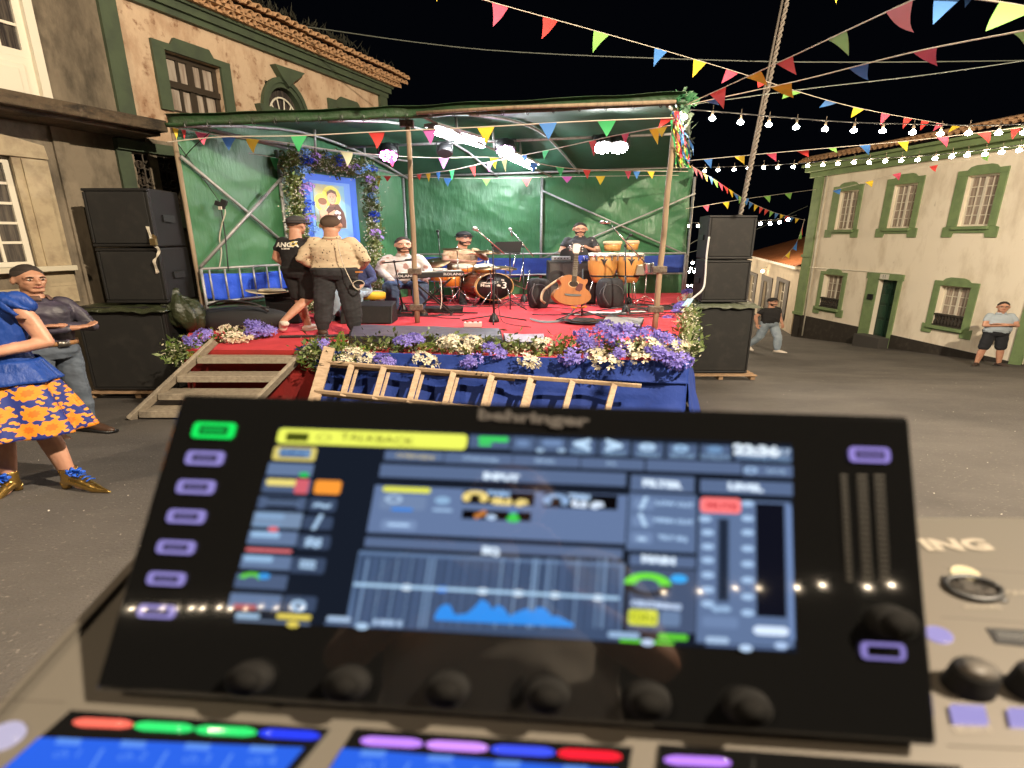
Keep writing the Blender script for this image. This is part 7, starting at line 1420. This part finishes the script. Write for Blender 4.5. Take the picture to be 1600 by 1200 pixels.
    tile((430, 697), (492, 721), (212, 196, 108), 1, .004); tile((440, 700), (484, 716), (62, 92, 140)); TX('HOME', 462, 708, .007, lit((140, 180, 220)), D)
    for a, c, col in (((421, 723), (487, 745), P2), ((414, 747), (483, 772), P1), ((406, 775), (476, 797), P1), ((399, 799), (469, 826), P3), ((391, 828), (462, 853), P2), ((380, 866), (452, 891), P2), ((371, 895), (446, 922), P1), ((362, 926), (436, 954), P2)): tile(a, c, col, 1)
    tile((418, 748), (463, 760), (232, 214, 120), 1, .003); tile((464, 748), (480, 772), (205, 96, 108), 1, .003); disc(476, 742, 8, lit((40, 190, 90)), 'icon', D); tile((419, 778), (466, 783), PK); tile((416, 789), (463, 795), PK); tile((412, 784), (470, 787), (140, 170, 200))
    tile((402, 801), (444, 812), (130, 160, 195), 1, .003); tile((397, 817), (440, 824), (120, 150, 185), 1, .003); disc(428, 827, 8, lit((220, 95, 95)), 'icon', D); tile((394, 830), (437, 841), (150, 185, 220), 1, .003); tile((385, 856), (456, 864), (215, 112, 118), 1.1, .003); tile((383, 867), (426, 879), (145, 180, 215), 1, .003)
    disc(394, 905, 20, lit((100, 205, 70)), 'dial_arc', D, a0=10, a1=170, r0=.5); disc(414, 900, 9, lit((60, 150, 225)), 'icon', D); tile((366, 943), (401, 953), (190, 90, 95), .8, .003)
    tile((494, 750), (531, 773), (236, 146, 52), 1.1, .004)
    for k, (a, c) in enumerate((((485, 778), (524, 800)), ((476, 806), (518, 828)), ((468, 835), (514, 859)), ((457, 870), (506, 897)), ((444, 930), (492, 957)))): tile(a, c, (58, 72, 98), 1, .004); m = ((a[0]+c[0])/2, (a[1]+c[1])/2); TX(('~', '/', '\u2248', '=', 'o')[k], m[0], m[1], .016, lit((165, 195, 225)), D, bold=.0006)
    for k, (a, c) in enumerate((((735, 680), (796, 702)), ((801, 682), (835, 706)), ((839, 684), (884, 708)), ((889, 686), (931, 711)), ((937, 688), (983, 713)), ((989, 691), (1036, 716)), ((1042, 693), (1089, 718)), ((1095, 695), (1141, 720)), ((1147, 697), (1237, 722)))): tile(a, c, (78, 96, 128))
    tile((748, 682), (794, 691), (60, 215, 90), 1, .003); tile((748, 691), (768, 697), (60, 215, 90), 1, .003); disc(817, 693, 11, lit((110, 135, 175)), 'icon', D); tile((848, 687), (878, 698), (110, 135, 175), 1, .004)
    for x in (844, 877): disc(x, 704, 6, lit((175, 205, 235)), 'icon', D, r0=.4)
    TX('<', 909, 696, .014, lit((190, 220, 248)), D, bold=.0012); TX('>', 959, 698, .014, lit((190, 220, 248)), D, bold=.0012); disc(1011, 699, 13, lit((175, 205, 235)), 'icon', D, r0=.2); disc(1063, 701, 12, lit((150, 185, 220)), 'icon', D, r0=.3); disc(1116, 703, 12, lit((110, 145, 185)), 'icon', D)
    for s, x, y in (('VIEW', 907, 706), ('NEXT', 960, 709), ('MAIN', 1012, 711), ('SETUP', 1065, 713), ('UTILITY', 1117, 715)): TX(s, x, y, .0046, lit((150, 185, 215)), D)
    TX('22:36', 1180, 705, .0105, lit((225, 238, 250)), D, bold=.0008); TX('47', 1222, 708, .008, lit((200, 220, 240)), D); TX('CONNECTED', 1192, 717, .0045, lit((130, 165, 200)), D)
    for a, c, s, x, y in (((603, 704), (692, 722), 'OVERVIEW', 650, 714), ((696, 707), (800, 727), 'CHANNEL', 752, 718), ((803, 711), (905, 731), 'SEND', 851, 721), ((908, 715), (1006, 735), 'FX', 955, 725), ((1010, 718), (1158, 741), '', 0, 0), ((1160, 725), (1238, 746), 'SAVE', 1211, 737)):
        tile(a, c, (88, 106, 140)); 
        if s: TX(s, x, y, .0045, lit((225, 205, 130) if s == 'OVERVIEW' else (175, 205, 235)), D)
    disc(1172, 735, 10, lit((160, 190, 225)), 'icon', D, r0=.5)
    for a, c, s, x, y in (((596, 725), (977, 760), 'INPUT', 783, 746), ((986, 742), (1084, 770), 'FILTER', 1033, 757), ((1094, 749), (1238, 775), 'LEVEL', 1163, 762), ((572, 839), (972, 873), 'EQ', 767, 861), ((984, 866), (1086, 888), 'MAIN', 1028, 875)): tile(a, c, (88, 106, 140)); TX(s, x, y, .0068, lit((215, 232, 250)), D, bold=.0006)
    tile((587, 758), (976, 850), (98, 118, 156)); tile((983, 770), (1086, 864), (92, 112, 148)); tile((1092, 779), (1240, 1012), (94, 114, 150)); tile((984, 886), (1086, 990), (70, 84, 112))
    tile((599, 760), (673, 771), (220, 222, 70), 1.05, .004); tile((596, 773), (664, 798), (110, 130, 165), 1, .004); disc(616, 780, 13, lit((170, 195, 222)), 'icon', D, r0=.6); tile((612, 793), (645, 799), (50, 130, 225), 1, .003); disc(692, 782, 12, lit((140, 175, 210)), 'icon', D); tile((676, 794), (707, 800), (150, 180, 215), 1, .003); tile((597, 811), (650, 830), (116, 138, 176), 1, .005); tile((606, 817), (640, 823), (175, 205, 240), 1, .003)
    for a, c in (((725, 766), (834, 791)), ((723, 796), (829, 815)), ((851, 770), (964, 797))): tile(a, c, (10, 8, 10))
    disc(743, 777, 20, lit((240, 215, 130)), 'dial_arc', D, a0=-50, a1=230, r0=.42); TX('GAIN', 779, 772, .005, lit((150, 185, 225)), D, bold=.0004); TX('48.0 dB', 796, 785, .0065, lit((236, 212, 130)), D, bold=.0006)
    disc(869, 782, 20, lit((140, 170, 210)), 'dial_arc', D, a0=-50, a1=230, r0=.42); TX('TRIM', 905, 777, .005, lit((170, 200, 235)), D, bold=.0004); TX('0.0 dB', 918, 789, .0065, lit((215, 230, 250)), D, bold=.0006)
    u = sray(750, 804); b = B(); q0 = sp(*sray(742, 808), .0022); q1 = sp(*sray(760, 800), .0022); b.tube([q0, q1], .002, 5); b.ob('needle', lit((190, 120, 60)), D); disc(768, 808, 8, lit((180, 205, 235)), 'icon', D); tile((797, 800), (807, 812), (60, 210, 80), 1, .002); disc(802, 811, 10, lit((60, 200, 80)), 'icon', D); disc(802, 798, 9, lit((90, 120, 170)), 'icon', D)
    tile((562, 860), (970, 988), (92, 116, 152))
    for k in range(14): y = 874+k*8; o = tile((561-k*1.1, y), (968, y+1.5+2.4+17.5*0), (60, 78, 108)) if k % 2 else None
    rr = random.Random(3)
    for k in range(34): x = 566+k*11.8+rr.uniform(-3, 3); ua = sray(x, 925)[0]; wd = rr.choice((.0012, .002, .0034)); va, vb = sray(x, 872)[1], sray(x, 981)[1]; lay[0] += 1; q = B(); q.prism([(ua, va), (ua+wd, va), (ua+wd, vb), (ua, vb)], lambda u, v, d: sp(u, v, d), .0006, .0008+lay[0]*2.2e-6); q.ob('screen_tile', lit(rr.choice(((112, 138, 172), (76, 96, 130), (122, 150, 184)))), D)
    b = B(); b.tube([sp(*sray(555, 912), .0028), sp(*sray(966, 934), .0028)], .0012, 5); b.ob('eq_curve', lit((170, 205, 235)), D)
    for x, y in ((637, 917), (692, 920), (755, 923), (810, 926), (867, 929), (934, 933)): disc(x, y, 8.5, lit((50, 130, 235)) if x == 692 else lit((225, 238, 250)), 'eq_handle', D, .003)
    pts = [(680, 962), (686, 950), (694, 944), (703, 944), (712, 960), (730, 958), (742, 948), (752, 936), (762, 940), (770, 952), (778, 944), (788, 950), (796, 962), (812, 954), (824, 950), (832, 956), (840, 948), (852, 950), (862, 962), (872, 962), (884, 968), (896, 974), (896, 979), (680, 968)]
    b = B(); b.prism([sray(*q) for q in pts], lambda u, v, d: sp(u, v, d), .0022, .0024); b.ob('spectrum', lit((48, 140, 232)), D)
    for k, s in enumerate(('LOW CUT', 'HIGH CUT', 'TILT EQ')): y = 778+26.5*k; tile((989-k*1.5, y), (1022-k*1.5, y+19), (112, 134, 172), 1, .004); TX(('/', '\\', '-')[k], 1005-k*1.5, y+9, .012, lit((180, 210, 240)), D, bold=.0007); TX(s, 1053-k*1.5, y+10, .0042, lit((165, 195, 230)), D, bold=.0003)
    disc(1011, 914, 32, lit((20, 20, 28)), 'dial_ring', D, a0=180, a1=360, r0=.62); disc(1011, 913, 33, lit((112, 226, 60)), 'dial_arc', D, a0=0, a1=180, r0=.5); disc(1060, 904, 12, lit((60, 170, 245)), 'icon', D); TX('CENTERING', 1024, 945, .0045, lit((185, 205, 235)), D, bold=.0004); tile((982, 951), (1027, 978), (208, 216, 60), 1, .004); TX('ON', 1004, 965, .008, lit((120, 130, 30)), D); tile((1032, 954), (1062, 979), (104, 126, 160), 1, .004)
    tile((1094, 777), (1157, 803), (240, 118, 118), 1.15, .005); TX('MUTE', 1126, 791, .006, lit((200, 70, 75)), D, bold=.0003)
    for x, ys in ((1101, (811,)), (1105, (832, 854, 875, 898, 921, 943)), (1167, (787, 810, 832, 857, 881, 906, 932, 957))):
        for y in ys: disc(x, y, 9, lit((165, 195, 230)), 'fader_mark', D)
    tile((1121, 810), (1138, 940), (50, 62, 84)); tile((1126, 812), (1133, 936), (26, 34, 50)); tile((1180, 786), (1228, 965), (16, 17, 28)); tile((1229, 790), (1241, 1000), (112, 136, 180)); tile((1176, 977), (1232, 994), (208, 224, 246), 1.1, .006); tile((1097, 962), (1153, 982), (108, 130, 168), 1, .004); disc(1119, 951, 8, lit((150, 180, 215)), 'icon', D); disc(1132, 951, 8, lit((150, 180, 215)), 'icon', D)
    for a, c, col in (((370, 957), (406, 967), (150, 180, 208)), ((434, 958), (486, 969), (225, 205, 90)), ((512, 962), (548, 972), (165, 190, 220)), ((583, 967), (628, 979), (165, 190, 220)), ((368, 970), (485, 973), (100, 115, 140)), ((508, 975), (628, 978), (90, 110, 145)), ((950, 986), (999, 998), (150, 180, 215)), ((1028, 989), (1074, 1001), (95, 200, 55)), ((968, 998), (1052, 1007), (100, 215, 50)), ((1102, 994), (1138, 1006), (165, 190, 220)), ((1102, 1009), (1228, 1013), (90, 110, 150))): tile(a, c, col, 1, .003 if c[1]-a[1] > 5 else 0)
    for x, y, col in ((459, 975, (225, 205, 90)), (567, 978, (175, 205, 235)), (1011, 1003, (190, 210, 240)), (1164, 1012, (190, 215, 245)), (1219, 1008, (175, 200, 235))): disc(x, y, 9, lit(col), 'icon', D)
    # bezel: logo, lit buttons, meters, knobs
    TX('behringer', 832, 654, .0125, mat('logo_grey', (.035, .03, .027), .6), sc, 1.9, bold=.0006)
    def btn(px, py, col, w=56, h=24, inner=True):
        o = R4((px-w/2+3, py-h/2), (px+w/2+1, py+h/2), lit(col, 1.0), 'lit_button', sc, .0012, .006); R4((px-w/2+13, py-h/2+6), (px+w/2-9, py+h/2-6), m_gls, 'button_window', o, .0018, .001)
        if inner: R4((px-w/2+16, py-h/2+9), (px+w/2-12, py+h/2-9), lit(tuple(int(x*.72) for x in col)), 'button_legend', o, .0022, .001)
    btn(334, 673, (24, 232, 92), 62, 27)
    for x, y in ((320, 716), (306, 761), (291, 807), (275, 855), (260, 904), (245, 955)): btn(x, y, (140, 130, 196))
    btn(1355, 711, (146, 130, 205), 68, 26); btn(1376, 1017, (134, 122, 190), 74, 31, False)
    m_led = mat('unlit_led', (.032, .028, .022), .5)
    for k in range(20):
        y = 744+k*8.5
        for j, x in enumerate((1317, 1345, 1372)):
            xx = x+k*.45; R4((xx-(5 if j == 0 else 8), y-1.6), (xx+(5 if j == 0 else 8), y+1.9), m_led, 'meter_led', sc, .001)
    def knob(c, ax, r, h, k=1.5, par=t, m=m_knob, cap=m_knt):
        b = B(); b.lathe([(r*1.05, 0), (r, h*.15), (r*.92, h*.9), (r*.8, h)], c, 24, ax, k); o = b.ob('knob', m, par); b = B(); b.lathe([(r*.8, h+.0003), (0, h+.0006)], c, 20, ax, k); b.ob('knob_cap', cap, o)
    for x, y in ((395, 1052), (545, 1060), (700, 1068), (855, 1077), (1010, 1086), (1165, 1096), (1388, 965)): knob(sp(*sray(x, y+6)), pN, .0115, .012, 1.45, sc, m_knob, mat('dark_cap', (.006, .0055, .005), .9, spec=.1))
    # desk surface: colour bars, small displays, buttons
    def BQ(pts, m, nm, d=.001, par=None):
        b = B(); q = [bray(*p) for p in pts]; n = len(q); b.add([p+bN*d for p in q]+[p for p in q], [tuple(range(n))]+[(k, n+k, n+(k+1) % n, (k+1) % n) for k in range(n)]); return b.ob(nm, m, par or t)
    strips = [((112, 1112), (516, 1141), (455, 1215), (-5, 1215)), ((556, 1140), (988, 1170), (975, 1245), (500, 1230)), ((1030, 1165), (1500, 1200), (1500, 1290), (1015, 1290))]
    lcd = lit((44, 98, 226)); lcd2 = lit((90, 140, 235))
    bars = [[(118, 1128, 208, 1140, (250, 110, 90)), (213, 1133, 303, 1147, (50, 225, 110)), (308, 1139, 401, 1153, (50, 225, 110)), (407, 1144, 500, 1159, (40, 60, 235))], [(565, 1156, 660, 1171, (190, 130, 250)), (667, 1162, 762, 1178, (205, 140, 250)), (768, 1169, 866, 1185, (60, 80, 240)), (872, 1175, 970, 1192, (250, 30, 50))], [(1038, 1186, 1140, 1201, (190, 130, 250))]]
    for s, bb_ in zip(strips, bars):
        o = BQ(s, m_gls, 'channel_display', .002)
        (ax_, ay), (bx, by), (cx_, cy), (dx, dy) = s; L_ = lambda a, c, k: (a[0]+(c[0]-a[0])*k, a[1]+(c[1]-a[1])*k)
        if s[0][0] < 1000:
            e0 = L_(s[0], s[3], .42 if s[0][0] < 200 else .36); e1 = L_(s[1], s[2], .42 if s[0][0] < 200 else .5); BQ((L_(e0, e1, .0), L_(e0, e1, .965), L_(s[2], s[3], .035), s[3]), lcd, 'blue_lcd', .0026, o)
            for k in range(4): a = L_(e0, e1, .07+.235*k); BQ((a, (a[0]+38, a[1]+2), (a[0]+33, a[1]+12), (a[0]-5, a[1]+10)), lcd2, 'lcd_field', .003, o)
            for k in range(1, 4): a = L_(e0, e1, .235*k); BQ(((a[0]-2, a[1]+14), (a[0]+2, a[1]+14), (a[0]-20, a[1]+50), (a[0]-24, a[1]+50)), lcd2, 'lcd_line', .003, o)
            for k in range(4): a = L_(e0, e1, .09+.235*k); tm = text_mesh(('ch 1', 'ch 2', 'ch 3', 'ch 4')[k], .008); tm.materials.append(lcd2); M = Matrix((Vector((1.5, 0, 0)), Vector((0, 1, .15)).normalized(), bN)).transposed().to_4x4(); M.translation = bray(a[0]+8, a[1]+26, .004); put('lettering', tm, o, M)
        for x0, y0, x1, y1, col in bb_:
            a, c = bray(x0, (y0*2+y1)/3), bray(x1, (y0+y1*2)/3); b = B(); hh = .0028; b.tube([a.lerp(c, k/12)+bN*.003 for k in range(13)], [hh*(.4 if k in (0, 12) else (.8 if k in (1, 11) else 1)) for k in range(13)], 8); b.ob('colour_bar', lit(col, 1.2), o)
    def round_btn(px, py, rx, m, nm='round_button', h=.004): c = bray(px, py); b = B(); b.lathe([(rx, 0), (rx, h*.7), (rx*.85, h), (0, h)], c, 26, bN, 1.35); return b.ob(nm, m, t)
    round_btn(8, 1152, .010, lit((188, 180, 205))); round_btn(1466, 993, .0085, lit((168, 156, 210)), h=.003)
    def pad(px, py, w, h): q = [(px-w/2-2, py-h/2), (px+w/2-4, py-h/2+2), (px+w/2+3, py+h/2+2), (px-w/2+4, py+h/2)]; o = BQ(q, lit((160, 150, 208)), 'square_button', .004); return o
    pad(1512, 1119, 54, 27); pad(1600, 1124, 50, 27)
    m_prt = mat('silk_print', (.24, .21, .165), .6)
    def BT(s, px, py, sz, k=1.5, m=m_prt, bold=0): tm = text_mesh(s, sz, bold=bold); tm.materials.append(m); M = Matrix((Vector((k, 0, 0)), Vector((0, 1, .15)).normalized(), bN)).transposed().to_4x4(); M.translation = bray(px, py, .0012); put('lettering', tm, t, M)
    BT('WING', 1462, 853, .0235, 1.8, bold=.0012); BT('PHONES', 1535, 950, .006); BT('LEVEL', 1515, 1085, .007); BT('SELECT', 1520, 1142, .006); BT('MAIN', 1590, 928, .008)
    round_btn(1508, 897, .0095, lit((255, 225, 165), 1.4), 'desk_lamp_led', .003)
    c = bray(1520, 922); b = B(); n = 26; b.tube([c+Vector((math.cos(a)*.0165*1.5, math.sin(a)*.0145, .15*math.sin(a)*.0145+.003)) for a in [2*math.pi*i/n for i in range(n+1)]], .0028, 6); s_ = b.ob('socket_ring', m_plast, t); b = B(); b.lathe([(.013, .002), (0, .002)], c, 20, bN, 1.5); b.ob('socket_face', m_knt, s_)
    for dx, dy in ((-.007, .003), (.008, .002), (.0, -.005)): b = B(); b.lathe([(.0018, .0025), (0, .003)], c+Vector((dx*1.4, dy, dy*.15)), 8, bN); b.ob('socket_hole', m_plast, s_)
    for x, y in ((1478, 905), (1566, 938)): b = B(); b.lathe([(.0035, 0), (.003, .002), (0, .002)], bray(x, y), 10, bN, 1.5); b.ob('screw', m_plast, t)
    q = BQ(((1540, 982), (1612, 986), (1612, 1012), (1556, 1006)), m_plast, 'card_slot', .001); BQ(((1552, 988), (1612, 992), (1612, 1004), (1558, 1000)), m_chr, 'slot_metal', .002, q)
    knob(bray(1512, 1072), bN, .0135, .021, 1.45, t, m_knob, m_knt); knob(bray(1612, 1078), bN, .0135, .021, 1.45, t, m_knob, m_knt)
    for y in (890, 968, 1165): 
        b = B(); a, c = bray(1470 if y < 1000 else 1480, y-(4 if y < 1000 else 0)), bray(1612, y+6); b.tube([a, c], .0006, 4); b.ob('panel_seam', m_knt, t)
    BQ(((0, 1092), (100, 1096), (102, 1098), (0, 1094)), m_knt, 'panel_seam', .0006)
desk()
def table():
    z = H-.397-.1; t = thing('trestle_table', 'plain table carrying the mixing desk', 'table', (.2, .3, gz(.3))); m = mat('table_top', (.10, .075, .05), .7)
    b = B(); b.box((.2, .30, z-.015), (1.5, .62, .03)); b.ob('table_top', m, t)
    for x in (-.5, .9):
        for y in (.05, .55): b = B(); b.tube([(x, y, gz(y)), (x, y, z-.03)], .018, 8); b.ob('leg', m_iron, t)
table()
bpy.data.scenes.remove(TMP)
